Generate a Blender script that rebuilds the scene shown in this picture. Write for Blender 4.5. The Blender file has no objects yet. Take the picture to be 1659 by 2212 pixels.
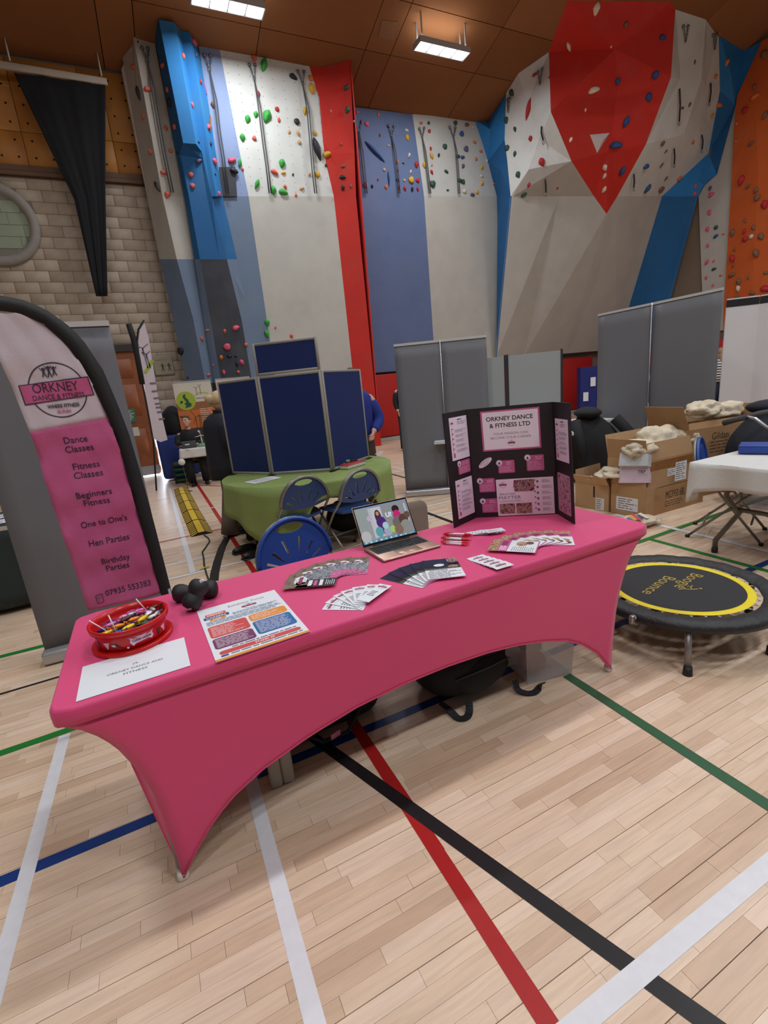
import bpy, bmesh, math, random
from mathutils import noise as mnoise
from mathutils import Vector, Matrix
random.seed(7)
SC = bpy.context.scene
COL = SC.collection
PI = math.pi
# ---------------------------------------------------------------- camera
IW, IH, FPX = 1659.0, 2212.0, 1029.45
PITCH, ROLL, YAW, CAMH = 0.2543, -0.0986, -0.4264, 1.4846
_cy, _sy = math.cos(YAW), math.sin(YAW)
FW = Vector((-_sy*math.cos(PITCH), _cy*math.cos(PITCH), -math.sin(PITCH)))
_r0 = Vector((_cy, _sy, 0)); _u0 = _r0.cross(FW)
RT = math.cos(ROLL)*_r0 + math.sin(ROLL)*_u0
UP = -math.sin(ROLL)*_r0 + math.cos(ROLL)*_u0
CP = Vector((0, 0, CAMH))
cam_data = bpy.data.cameras.new('camera')
cam = bpy.data.objects.new('camera', cam_data); COL.objects.link(cam)
M = Matrix((RT, UP, -FW)).transposed().to_4x4(); M.translation = CP
cam.matrix_world = M
cam_data.sensor_fit = 'VERTICAL'; cam_data.sensor_height = 36.0
cam_data.lens = FPX/IH*36.0
cam_data.clip_start = 0.02; cam_data.clip_end = 200
SC.camera = cam
# ---------------------------------------------------------------- world, exposure
W = bpy.data.worlds.new('world'); SC.world = W; W.use_nodes = True
W.node_tree.nodes['Background'].inputs[0].default_value = (0.92, 0.95, 1.0, 1)
W.node_tree.nodes['Background'].inputs[1].default_value = 0.13
SC.view_settings.view_transform = 'Standard'; SC.view_settings.look = 'None'
SC.view_settings.gamma = 1.0; SC.view_settings.use_curve_mapping = False
SC.view_settings.exposure = 0.0
SC.cycles.max_bounces = 6; SC.cycles.diffuse_bounces = 4; SC.cycles.glossy_bounces = 3
SC.cycles.transmission_bounces = 4; SC.cycles.caustics_reflective = False; SC.cycles.caustics_refractive = False
SC.cycles.use_denoising = True
SC.cycles.sample_clamp_indirect = 4.0
LAMP_POWER = 105.0        # watts of the two fittings near the climbing walls
HALL_POWER = 132.0       # watts of the unseen fittings added to light the hall
LAMP_GLOW = 9.0           # emission of its diffuser
# ---------------------------------------------------------------- rays from the photograph (for measuring real positions)
def ray(px, py):
    return RT*((px-IW/2)/FPX) - UP*((py-IH/2)/FPX) + FW
def at(px, py, Y=None, z=None, X=None):
    d = ray(px, py)
    if Y is not None: t = (Y-CP.y)/d.y
    elif X is not None: t = (X-CP.x)/d.x
    else: t = (z-CP.z)/d.z
    return CP + d*t
# ---------------------------------------------------------------- materials
def lin(c):
    out = []
    for v in c:
        v = v/255.0
        out.append(v/12.92 if v <= 0.04045 else ((v+0.055)/1.055)**2.4)
    return tuple(out)
MATS = {}
def mat(name, rgb, rough=0.6, metal=0.0, noise=None, bump=None, emit=None, alpha=None, trans=None, attr=False, spec=0.5, mix=None, sheen=0):
    """noise=(scale, amount) varies the colour; bump=(scale, strength); mix=(rgb, scale, lo, hi) blotches of a second colour"""
    if name in MATS: return MATS[name]
    m = bpy.data.materials.new(name); m.use_nodes = True
    nt = m.node_tree; b = nt.nodes['Principled BSDF']
    col = lin(rgb)
    b.inputs['Base Color'].default_value = (*col, 1)
    b.inputs['Roughness'].default_value = rough; b.inputs['Metallic'].default_value = metal
    b.inputs['Specular IOR Level'].default_value = spec
    if sheen: b.inputs['Sheen Weight'].default_value = sheen
    tc = None
    def coords():
        nonlocal tc
        if tc is None: tc = nt.nodes.new('ShaderNodeTexCoord')
        return tc.outputs['Object']
    src = None
    if noise or mix or attr:
        rgbn = nt.nodes.new('ShaderNodeRGB'); rgbn.outputs[0].default_value = (*col, 1); src = rgbn.outputs[0]
        if mix:
            n = nt.nodes.new('ShaderNodeTexNoise'); n.inputs['Scale'].default_value = mix[1]; n.inputs['Detail'].default_value = 3
            nt.links.new(coords(), n.inputs['Vector'])
            r = nt.nodes.new('ShaderNodeMapRange'); r.inputs['From Min'].default_value = mix[2]; r.inputs['From Max'].default_value = mix[3]
            nt.links.new(n.outputs['Fac'], r.inputs['Value'])
            mx = nt.nodes.new('ShaderNodeMix'); mx.data_type = 'RGBA'
            nt.links.new(r.outputs[0], mx.inputs[0]); nt.links.new(src, mx.inputs[6])
            mx.inputs[7].default_value = (*lin(mix[0]), 1); src = mx.outputs[2]
        if noise:
            n = nt.nodes.new('ShaderNodeTexNoise'); n.inputs['Scale'].default_value = noise[0]; n.inputs['Detail'].default_value = 4
            nt.links.new(coords(), n.inputs['Vector'])
            hs = nt.nodes.new('ShaderNodeHueSaturation'); r = nt.nodes.new('ShaderNodeMapRange')
            r.inputs['From Min'].default_value = 0.25; r.inputs['From Max'].default_value = 0.75
            r.inputs['To Min'].default_value = 1-noise[1]; r.inputs['To Max'].default_value = 1+noise[1]
            nt.links.new(n.outputs['Fac'], r.inputs['Value']); nt.links.new(r.outputs[0], hs.inputs['Value'])
            nt.links.new(src, hs.inputs['Color']); src = hs.outputs[0]
        if attr:
            a = nt.nodes.new('ShaderNodeAttribute'); a.attribute_name = 'tone'
            mm = nt.nodes.new('ShaderNodeMix'); mm.data_type = 'RGBA'; mm.blend_type = 'MULTIPLY'; mm.inputs[0].default_value = 1
            nt.links.new(src, mm.inputs[6]); nt.links.new(a.outputs['Color'], mm.inputs[7]); src = mm.outputs[2]
        nt.links.new(src, b.inputs['Base Color'])
    if bump:
        n = nt.nodes.new('ShaderNodeTexNoise'); n.inputs['Scale'].default_value = bump[0]; n.inputs['Detail'].default_value = 3
        nt.links.new(coords(), n.inputs['Vector'])
        bp = nt.nodes.new('ShaderNodeBump'); bp.inputs['Strength'].default_value = bump[1]; bp.inputs['Distance'].default_value = 0.01
        nt.links.new(n.outputs['Fac'], bp.inputs['Height']); nt.links.new(bp.outputs[0], b.inputs['Normal'])
    if emit:
        b.inputs['Emission Color'].default_value = (*lin(emit[0]), 1); b.inputs['Emission Strength'].default_value = emit[1]
    if alpha is not None: b.inputs['Alpha'].default_value = alpha
    if trans is not None: b.inputs['Transmission Weight'].default_value = trans
    MATS[name] = m
    return m
def photo_mat(name, cols, scale=30.0, rough=0.35):
    """printed photograph: blotches of a few colours"""
    if name in MATS: return MATS[name]
    m = bpy.data.materials.new(name); m.use_nodes = True
    nt = m.node_tree; b = nt.nodes['Principled BSDF']; b.inputs['Roughness'].default_value = rough
    tc = nt.nodes.new('ShaderNodeTexCoord'); n = nt.nodes.new('ShaderNodeTexNoise')
    n.inputs['Scale'].default_value = scale; n.inputs['Detail'].default_value = 5; n.inputs['Roughness'].default_value = 0.65
    n.inputs['Distortion'].default_value = 0.6
    nt.links.new(tc.outputs['Object'], n.inputs['Vector'])
    b.inputs['Specular IOR Level'].default_value = .2
    r = nt.nodes.new('ShaderNodeValToRGB'); nt.links.new(n.outputs['Fac'], r.inputs[0])
    e = r.color_ramp.elements; e[0].position = 0.32; e[1].position = 0.68
    while len(e) < len(cols): e.new(0.5)
    for i, c in enumerate(cols):
        e[i].position = 0.32+0.36*i/(len(cols)-1); e[i].color = (*lin(c), 1)
    nt.links.new(r.outputs[0], b.inputs['Base Color'])
    MATS[name] = m
    return m
# ---------------------------------------------------------------- objects
def tag(o, label=None, cat=None, group=None, kind=None):
    if label: o['label'] = label
    if cat: o['category'] = cat
    if group: o['group'] = group
    if kind: o['kind'] = kind
    return o
ORIG = {}
def thing(name, label, cat, loc=(0, 0, 0), group=None, rotz=0.0):
    o = bpy.data.objects.new(name, None); COL.objects.link(o); o.empty_display_size = 0.1
    o.location = loc; o.rotation_euler = (0, 0, rotz)
    return tag(o, label, cat, group)
def wmat(o):
    m = Matrix.LocRotScale(o.location, o.rotation_euler, o.scale)
    while o.parent:
        o = o.parent; m = Matrix.LocRotScale(o.location, o.rotation_euler, o.scale) @ m
    return m
def link_mesh(name, me, parent=None, world=True):
    o = bpy.data.objects.new(name, me); COL.objects.link(o)
    if parent:
        o.parent = parent
        if world: me.transform(wmat(parent).inverted())
    elif world and len(me.vertices):
        xs = [v.co for v in me.vertices]
        c = Vector((sum(v.x for v in xs)/len(xs), sum(v.y for v in xs)/len(xs), min(v.z for v in xs)))
        me.transform(Matrix.Translation(-c)); o.location = c
    return o
def frame_from(n, up=Vector((0, 0, 1))):
    n = Vector(n).normalized(); x = Vector(up).cross(n)
    if x.length < 1e-5: x = Vector((1, 0, 0)).cross(n)
    x.normalize(); return x, n.cross(x), n
class MB:
    def __init__(s): s.v = []; s.f = []; s.m = []; s.ms = []; s.sm = []
    def mi(s, m):
        if m not in s.ms: s.ms.append(m)
        return s.ms.index(m)
    def add(s, vs, fs, m, smooth=False):
        k = len(s.v); s.v += [tuple(v) for v in vs]; i = s.mi(m)
        for f in fs: s.f.append([k+a for a in f]); s.m.append(i); s.sm.append(smooth)
        return s
    def box(s, c, d, m, rot=None, taper=1.0):
        c = Vector(c); hx, hy, hz = d[0]/2, d[1]/2, d[2]/2
        vs = []
        for z, k in ((-hz, 1), (hz, taper)):
            for x, y in ((-hx, -hy), (hx, -hy), (hx, hy), (-hx, hy)): vs.append(Vector((x*k, y*k, z)))
        if rot is not None:
            R = rot if isinstance(rot, Matrix) else Matrix.Rotation(rot, 3, 'Z')
            vs = [R @ v for v in vs]
        return s.add([v+c for v in vs], [(3, 2, 1, 0), (4, 5, 6, 7), (0, 1, 5, 4), (1, 2, 6, 5), (2, 3, 7, 6), (3, 0, 4, 7)], m)
    def rbox(s, c, d, m, r=0.01, rot=None, seg=2):
        bm = bmesh.new(); bmesh.ops.create_cube(bm, size=1)
        for v in bm.verts: v.co = Vector((v.co.x*d[0], v.co.y*d[1], v.co.z*d[2]))
        bmesh.ops.bevel(bm, geom=list(bm.edges), offset=min(r, min(d)*0.49), segments=seg, affect='EDGES', profile=0.5)
        R = Matrix.Identity(3) if rot is None else (rot if isinstance(rot, Matrix) else Matrix.Rotation(rot, 3, 'Z'))
        bm.verts.index_update()
        s.add([R @ v.co + Vector(c) for v in bm.verts], [[v.index for v in f.verts] for f in bm.faces], m, True); bm.free(); return s
    def poly(s, pts, m, thick=None, n=None):
        pts = [Vector(p) for p in pts]; k = len(pts)
        if thick is None: return s.add(pts, [list(range(k))], m)
        if n is None:
            n = Vector((0, 0, 0))
            for i in range(k): n += (pts[i]-pts[0]).cross(pts[(i+1) % k]-pts[0])
        n = Vector(n).normalized()*thick
        vs = pts+[p-n for p in pts]
        fs = [list(range(k)), list(range(2*k-1, k-1, -1))]+[(i, i+k, (i+1) % k+k, (i+1) % k) for i in range(k)]
        return s.add(vs, fs, m)
    def tube(s, path, r, m, n=8, closed=False, caps=True, smooth=True):
        P = [Vector(p) for p in path]; N = len(P); rs = r if isinstance(r, (list, tuple)) else [r]*N
        vs = []; fs = []; prev = None
        for i in range(N):
            if closed: t = P[(i+1) % N]-P[i-1]
            else: t = P[min(i+1, N-1)]-P[max(i-1, 0)]
            if t.length < 1e-9: t = Vector((0, 0, 1))
            t.normalize()
            if prev is None: x, y, _ = frame_from(t)
            else:
                x = prev-t*prev.dot(t)
                if x.length < 1e-6: x, _, _ = frame_from(t)
                x.normalize(); y = t.cross(x)
            prev = x
            for j in range(n):
                a = 2*PI*j/n; vs.append(P[i]+(x*math.cos(a)+y*math.sin(a))*rs[i])
        L = N if closed else N-1
        for i in range(L):
            for j in range(n):
                a, b = i*n+j, i*n+(j+1) % n; c, d = ((i+1) % N)*n+(j+1) % n, ((i+1) % N)*n+j
                fs.append((a, b, c, d))
        if caps and not closed: fs += [list(range(n-1, -1, -1)), [(N-1)*n+j for j in range(n)]]
        return s.add(vs, fs, m, smooth)
    def lathe(s, prof, m, c=(0, 0, 0), n=24, ax=None, caps=True, smooth=True):
        c = Vector(c); x, y, z = (Vector((1, 0, 0)), Vector((0, 1, 0)), Vector((0, 0, 1))) if ax is None else frame_from(ax)
        vs = []; fs = []
        for r, h in prof:
            for j in range(n):
                a = 2*PI*j/n; vs.append(c+x*(r*math.cos(a))+y*(r*math.sin(a))+z*h)
        for i in range(len(prof)-1):
            for j in range(n): fs.append((i*n+j, i*n+(j+1) % n, (i+1)*n+(j+1) % n, (i+1)*n+j))
        if caps:
            if prof[0][0] > 1e-6: fs.append(list(range(n-1, -1, -1)))
            if prof[-1][0] > 1e-6: fs.append([(len(prof)-1)*n+j for j in range(n)])
        return s.add(vs, fs, m, smooth)
    def ell(s, c, r, m, n=12, k=8, rot=None, warp=0, seed=0):
        rnd = random.Random(seed); ph = [rnd.uniform(0, 6.28) for _ in range(6)]
        vs = []; fs = []; R = rot or Matrix.Identity(3); c = Vector(c)
        r = (r, r, r) if isinstance(r, (int, float)) else r
        def pt(th, fi):
            d = Vector((math.sin(th)*math.cos(fi), math.sin(th)*math.sin(fi), math.cos(th)))
            w = 1+warp*(math.sin(2.3*d.x*2+ph[0])+math.sin(2.1*d.y*2+ph[1])+math.sin(1.9*d.z*2+ph[2]))/2
            return R @ Vector((d.x*r[0]*w, d.y*r[1]*w, d.z*r[2]*w))+c
        vs.append(pt(0, 0))
        for i in range(1, k):
            for j in range(n): vs.append(pt(PI*i/k, 2*PI*j/n))
        vs.append(pt(PI, 0))
        for j in range(n): fs.append((0, 1+j, 1+(j+1) % n))
        for i in range(k-2):
            for j in range(n):
                a = 1+i*n; fs.append((a+j, a+n+j, a+n+(j+1) % n, a+(j+1) % n))
        a = 1+(k-2)*n; e = len(vs)-1
        for j in range(n): fs.append((e, a+(j+1) % n, a+j))
        return s.add(vs, fs, m, smooth=True)
    def grid(s, f, nu, nv, m, smooth=True, flip=False):
        vs = [f(i/nu, j/nv) for i in range(nu+1) for j in range(nv+1)]
        fs = []
        for i in range(nu):
            for j in range(nv):
                q = (i*(nv+1)+j, (i+1)*(nv+1)+j, (i+1)*(nv+1)+j+1, i*(nv+1)+j+1)
                fs.append(q[::-1] if flip else q)
        return s.add(vs, fs, m, smooth)
    def mesh(s, name):
        me = bpy.data.meshes.new(name); me.from_pydata(s.v, [], s.f)
        for m in s.ms: me.materials.append(m)
        me.polygons.foreach_set('material_index', s.m); me.polygons.foreach_set('use_smooth', s.sm)
        me.update(); return me
    def build(s, name, parent=None, world=True):
        return link_mesh(name, s.mesh(name), parent, world)
def copy_tree(o, parent=None):
    c = o.copy(); COL.objects.link(c)
    if parent: c.parent = parent
    for ch in list(o.children): copy_tree(ch, c)
    return c
def solidify(o, t, offset=-1, bevel=0):
    md = o.modifiers.new('thick', 'SOLIDIFY'); md.thickness = t; md.offset = offset
    return o
# ---------------------------------------------------------------- lettering and prints
def text_geo(txt, bold=0.0, space=1.0, res=3):
    cu = bpy.data.curves.new('text', 'FONT'); cu.body = txt; cu.align_x = 'CENTER'; cu.size = 1; cu.offset = bold
    cu.resolution_u = res; cu.space_character = space
    ob = bpy.data.objects.new('text', cu)
    me = bpy.data.meshes.new_from_object(ob)
    vs = [(v.co.x, v.co.y) for v in me.vertices]; fs = [list(p.vertices) for p in me.polygons]
    bpy.data.objects.remove(ob); bpy.data.curves.remove(cu); bpy.data.meshes.remove(me)
    return vs, fs
def outline_geo(loops, depth=0.0, res=6):
    """filled 2-D outline with holes -> verts, faces"""
    cu = bpy.data.curves.new('o', 'CURVE'); cu.dimensions = '2D'; cu.fill_mode = 'BOTH'; cu.extrude = depth/2
    for lp in loops:
        sp = cu.splines.new('POLY'); sp.points.add(len(lp)-1); sp.use_cyclic_u = True
        for i, p in enumerate(lp): sp.points[i].co = (p[0], p[1], 0, 1)
    ob = bpy.data.objects.new('o', cu); me = bpy.data.meshes.new_from_object(ob)
    vs = [tuple(v.co) for v in me.vertices]; fs = [list(p.vertices) for p in me.polygons]
    bpy.data.objects.remove(ob); bpy.data.curves.remove(cu); bpy.data.meshes.remove(me)
    return vs, fs
class Pr:
    """flat print on a sheet: local 2-D coordinates, origin o, axes x and y, slightly raised in layers"""
    def __init__(s, o, x, y, lift=0.0006, warp=None):
        s.o = Vector(o); s.x = Vector(x).normalized(); s.y = Vector(y).normalized(); s.n = s.x.cross(s.y); s.mb = MB(); s.l = lift; s.k = lift; s.warp = warp
    def P(s, u, v, dz=0): 
        p = s.o+s.x*u+s.y*v+s.n*(s.k+dz)
        return p+s.warp(u, v) if s.warp else p
    def up(s, d=0.00012): s.k += d; return s
    def poly(s, pts, m): s.mb.add([s.P(*p) for p in pts], [list(range(len(pts)))], m); return s
    def rect(s, x0, y0, x1, y1, m): return s.poly([(x0, y0), (x1, y0), (x1, y1), (x0, y1)], m)
    def rrect(s, x0, y0, x1, y1, r, m):
        pts = []
        for cx, cy, a0 in ((x1-r, y1-r, 0), (x0+r, y1-r, 90), (x0+r, y0+r, 180), (x1-r, y0+r, 270)):
            for i in range(5): a = math.radians(a0+22.5*i); pts.append((cx+r*math.cos(a), cy+r*math.sin(a)))
        return s.poly(pts, m)
    def bilin(s, q, m, nu=48, nv=10):
        """quad q (4 corners) cut into a grid so that it follows the warp"""
        vs = []
        for i in range(nu+1):
            for j in range(nv+1):
                u, v = i/nu, j/nv; a = [(q[0][k]*(1-u)+q[1][k]*u)*(1-v)+(q[3][k]*(1-u)+q[2][k]*u)*v for k in (0, 1)]; vs.append(s.P(*a))
        s.mb.add(vs, [(i*(nv+1)+j, (i+1)*(nv+1)+j, (i+1)*(nv+1)+j+1, i*(nv+1)+j+1) for i in range(nu) for j in range(nv)], m); return s
    def disc(s, cx, cy, r, m, n=20, ry=None):
        return s.poly([(cx+r*math.cos(2*PI*i/n), cy+(ry or r)*math.sin(2*PI*i/n)) for i in range(n)], m)
    def ring(s, cx, cy, r, w, m, n=32, ry=None, a0=0, a1=2*PI):
        ry = ry or r; vs = []
        for i in range(n+1):
            a = a0+(a1-a0)*i/n; c, q = math.cos(a), math.sin(a)
            vs += [s.P(cx+r*c, cy+ry*q), s.P(cx+(r-w)*c, cy+(ry-w)*q)]
        s.mb.add(vs, [(2*i, 2*i+2, 2*i+3, 2*i+1)[::-1] for i in range(n)], m); return s
    def line(s, pts, w, m):
        for (ax, ay), (bx, by) in zip(pts, pts[1:]):
            dx, dy = bx-ax, by-ay; L = math.hypot(dx, dy) or 1; px, py = -dy/L*w/2, dx/L*w/2
            s.poly([(ax-px, ay-py), (bx-px, by-py), (bx+px, by+py), (ax+px, ay+py)], m)
        return s
    def text(s, t, cx, cy, h, m, bold=0.0, fit=None, ang=0.0, align='C', space=1.0, sx=1.0):
        """capital height h (0.7 of size); fit = total width"""
        vs, fs = text_geo(t, bold, space)
        if not vs: return s
        x0 = min(v[0] for v in vs); x1 = max(v[0] for v in vs)
        k = h/0.7; kx = k*sx
        if fit: kx = fit/(x1-x0)
        off = -(x0+x1)/2 if align == 'C' else (-x0 if align == 'L' else -x1)
        ca, sa = math.cos(ang), math.sin(ang)
        out = []
        for v in vs:
            u, w = (v[0]+off)*kx, v[1]*k-h/2
            out.append(s.P(cx+u*ca-w*sa, cy+u*sa+w*ca))
        s.mb.add(out, fs, m); return s
    def greek(s, x0, y0, x1, y1, n, m, ragged=0.3, fill=0.45, seed=1):
        """n lines of small illegible print"""
        rnd = random.Random(seed); dy = (y1-y0)/n
        for i in range(n):
            y = y1-dy*(i+0.5); x = x0; end = x1-(x1-x0)*ragged*rnd.random()
            while x < end:
                w = min(dy*rnd.uniform(1.2, 4.5), end-x)
                s.rect(x, y-dy*fill/2, x+w, y+dy*fill/2, m); x += w+dy*0.5
        return s
    def build(s, parent, name='print'): return s.mb.build(name, parent)
# ================================================================ setting
YB, XR, XL, YF = 12.6, 16.05, -6.5, -5.0
SLOPE = 0.285
def ceil_z(Y): return 8.2+SLOPE*(YB-Y)
def struct(o): o['kind'] = 'structure'; return o
def wood_mat(name, rgb):
    m = bpy.data.materials.new(name); m.use_nodes = True; nt = m.node_tree; b = nt.nodes['Principled BSDF']
    b.inputs['Roughness'].default_value = 0.33; b.inputs['Specular IOR Level'].default_value = 0.45
    g = nt.nodes.new('ShaderNodeNewGeometry'); mp = nt.nodes.new('ShaderNodeMapping'); mp.inputs['Scale'].default_value = (2.2, 26, 1)
    nt.links.new(g.outputs['Position'], mp.inputs[0])
    n = nt.nodes.new('ShaderNodeTexNoise'); n.inputs['Scale'].default_value = 2.2; n.inputs['Detail'].default_value = 6; n.inputs['Distortion'].default_value = 0.8
    nt.links.new(mp.outputs[0], n.inputs['Vector'])
    r = nt.nodes.new('ShaderNodeMapRange'); r.inputs['From Min'].default_value = 0.3; r.inputs['From Max'].default_value = 0.7
    r.inputs['To Min'].default_value = 0.9; r.inputs['To Max'].default_value = 1.08
    nt.links.new(n.outputs['Fac'], r.inputs[0])
    n2 = nt.nodes.new('ShaderNodeTexNoise'); n2.inputs['Scale'].default_value = 55; n2.inputs['Detail'].default_value = 2
    nt.links.new(g.outputs['Position'], n2.inputs['Vector'])
    r2 = nt.nodes.new('ShaderNodeMapRange'); r2.inputs['From Min'].default_value = 0.72; r2.inputs['From Max'].default_value = 0.8
    r2.inputs['To Min'].default_value = 1; r2.inputs['To Max'].default_value = 0.82
    nt.links.new(n2.outputs['Fac'], r2.inputs[0])
    mu = nt.nodes.new('ShaderNodeMath'); mu.operation = 'MULTIPLY'; nt.links.new(r.outputs[0], mu.inputs[0]); nt.links.new(r2.outputs[0], mu.inputs[1])
    hs = nt.nodes.new('ShaderNodeHueSaturation'); hs.inputs['Color'].default_value = (*lin(rgb), 1); nt.links.new(mu.outputs[0], hs.inputs['Value'])
    nt.links.new(hs.outputs[0], b.inputs['Base Color']); MATS[name] = m; return m
PLANK_M = [wood_mat('maple_%d' % i, c) for i, c in enumerate([(221, 194, 168), (216, 188, 161), (211, 181, 154), (224, 198, 174), (204, 173, 146), (218, 191, 166)])]
subfloor = mat('subfloor_dark', (70, 52, 38), 0.8)
flo = MB().box(((XL+XR)/2, (YB+YF)/2, -0.06), (XR-XL+1, YB-YF+1, 0.1), subfloor).build('floor')
struct(flo)
# strips of maple 47 mm wide, laid along the hall, four to a panel with a darker seam between panels
STRIP, PANEL = 0.04675, 0.187
planks = []
rnd = random.Random(3)
j = 0; y = 0.844-PANEL*30
while y < YB-0.05:
    seam = (j % 4 == 3)
    w = STRIP-(0.0022 if seam else 0.0007)
    x = XL-rnd.random()*0.5
    while x < XR:
        L = rnd.choice((0.2, 0.26, 0.32, 0.38, 0.45, 0.55))
        planks.append((x, y, L-0.0009, w, rnd.choice((0, 0, 1, 1, 1, 2, 3, 3, 4, 5))))
        x += L
    y += STRIP; j += 1
def plank_seen(p):
    d = Vector((p[0]+p[2]/2, p[1]+p[3]/2, 0))-CP
    q = d.dot(FW)
    if q < 0.2: return None
    u, v = IW/2+FPX*d.dot(RT)/q, IH/2-FPX*d.dot(UP)/q
    if not (-40 < u < IW+40 and 1150 < v < IH+60): return None
    # not under the table cloth's front
    if v < 1560+0.2*(829-u) and 150 < u < 1290: return None
    return q
cand = sorted([(q, i) for i, p in enumerate(planks) for q in [plank_seen(p)] if q])
near = set(i for q, i in cand[:300])
PM = {}
for i in near:
    x, y, L, w, t = planks[i]
    key = (round(L, 4), round(w, 4), t)
    if key not in PM:
        mb = MB().box((0, 0, -0.006), (L, w, 0.012), PLANK_M[t]); PM[key] = mb.mesh('plank')
    o = bpy.data.objects.new('plank', PM[key]); COL.objects.link(o); o.parent = flo
    o.location = Vector((x+L/2, y+w/2, (i % 3)*0.0001))-flo.location
V = []; F = []; MI = []
for i, (x, y, L, w, t) in enumerate(planks):
    if i in near: continue
    k = len(V)
    V += [(x, y, 0), (x+L, y, 0), (x+L, y+w, 0), (x, y+w, 0), (x, y, -.012), (x+L, y, -.012), (x+L, y+w, -.012), (x, y+w, -.012)]
    F += [(k, k+1, k+2, k+3), (k, k+4, k+5, k+1), (k+1, k+5, k+6, k+2), (k+2, k+6, k+7, k+3), (k+3, k+7, k+4, k)]; MI += [t]*5
me = bpy.data.meshes.new('planks'); me.from_pydata(V, [], F)
for m in PLANK_M: me.materials.append(m)
me.polygons.foreach_set('material_index', MI); me.update()
o = link_mesh('strip_flooring', me, flo); o['kind'] = 'stuff'
# ---- court lines (painted; a fraction of a millimetre proud)
LW = dict(white=mat('line_white', (222, 222, 226), 0.35, noise=(30, .04)), red=mat('line_red', (168, 34, 34), 0.35, noise=(30, .05)), blue=mat('line_blue', (28, 58, 122), 0.35, noise=(30, .06)),
          green=mat('line_green', (38, 118, 50), 0.35, noise=(30, .05)), dgreen=mat('line_dark_green', (52, 92, 62), 0.35, noise=(30, .05)), black=mat('line_black', (34, 31, 33), 0.35, noise=(30, .06)), orange=mat('line_orange', (190, 80, 50), 0.4))
for _m in LW.values(): _m.node_tree.nodes['Principled BSDF'].inputs['Specular IOR Level'].default_value = .25
LZ = [0.0006]
def court(pts, w, c, px=True, label=None):
    LZ[0] += 0.00012
    P = [at(*p, z=0) if px else Vector((*p, 0)) for p in pts]
    vs = []
    for i in range(len(P)):
        t = P[min(i+1, len(P)-1)]-P[max(i-1, 0)]; n = Vector((-t.y, t.x, 0)).normalized()*w/2
        vs += [P[i]+n, P[i]-n]
    vs = [Vector((v.x, v.y, LZ[0])) for v in vs]
    o = MB().add(vs, [(2*i, 2*i+1, 2*i+3, 2*i+2) for i in range(len(P)-1)], LW[c]).build('court_line', flo)
    return o
def ext(a, b, ta, tb):   # line through two photographed points, run on past both
    A, B = at(*a, z=0), at(*b, z=0); d = (B-A).normalized()
    p, q = A-d*ta, B+d*tb; return [(p.x, p.y), (q.x, q.y)]
court(ext((0, 1905), (829, 1560), 3, 11.5), .05, 'blue', False)
court(ext((140, 1587), (16, 2040), 0, 2), .05, 'white', False)
court(ext((546, 1700), (681, 2212), .12, 2), .05, 'white', False)
court(ext((425, 1045), (770, 1572), .8, .7), .05, 'red', False)
court(ext((770, 1572), (1185, 2212), .6, 1.2), .05, 'red', False)
court(ext((700, 1610), (1329, 2065), .5, 1.6), .05, 'black', False)
court(ext((1250, 2212), (1659, 1871), 1, 4), .05, 'white', False)
court(ext((0, 1628), (127, 1584), 3, .3), .05, 'green', False)
court(ext((0, 1419), (91, 1396), 3, 1.0), .05, 'green', False)
court(ext((0, 1500), (115, 1466), 3, .6), .02, 'black', False)
court(ext((1224, 1459), (1659, 1740), .0, 3), .05, 'dgreen', False)
court(ext((1375, 1173), (1640, 1080), .3, 6), .05, 'green', False)
court(ext((1408, 1166), (1648, 1231), .05, 3), .05, 'green', False)
court(ext((1422, 1134), (1640, 1187), .5, 3), .05, 'white', False)
court(ext((362, 1222), (553, 1179), .4, 2), .04, 'white', False)
court(ext((369, 1251), (561, 1204), .3, 2), .04, 'white', False)
court(ext((406, 1107), (478, 1093), .1, 1), .04, 'white', False)
court(ext((366, 1055), (417, 1237), .0, .0), .05, 'white', False)
court(ext((390, 1162), (484, 1142), .8, .6), .03, 'red', False)
court([(363, 1022), (370, 1032), (385, 1041), (412, 1047), (470, 1050), (520, 1049)], .05, 'orange')
court([(462, 1256), (464, 1238), (470, 1213), (480, 1182), (492, 1160)], .08, 'black')
court(ext((910, 1097), (974, 1083), .3, 1), .04, 'white', False)
court(ext((922, 1120), (976, 1107), .5, 1), .04, 'white', False)
court(ext((914, 1105), (976, 1128), .2, 1), .05, 'black', False)
court(ext((820, 1003), (874, 1015), .5, 1), .05, 'white', False)
court(ext((821, 1028), (873, 1017), .5, 1), .04, 'white', False)
court(ext((822, 1018), (875, 1032), .5, 1), .05, 'dgreen', False)
court(ext((1325, 933), (1390, 920), 1, 1), .05, 'white', False)
court(ext((1325, 950), (1372, 945), 1, 1), .05, 'dgreen', False)
court([(1336, 914), (1345, 920), (1349, 927), (1346, 934), (1336, 940), (1325, 943)], .12, 'orange')
court([(1325, 922), (1335, 928), (1339, 936), (1334, 944), (1326, 948)], .1, 'blue')
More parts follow.
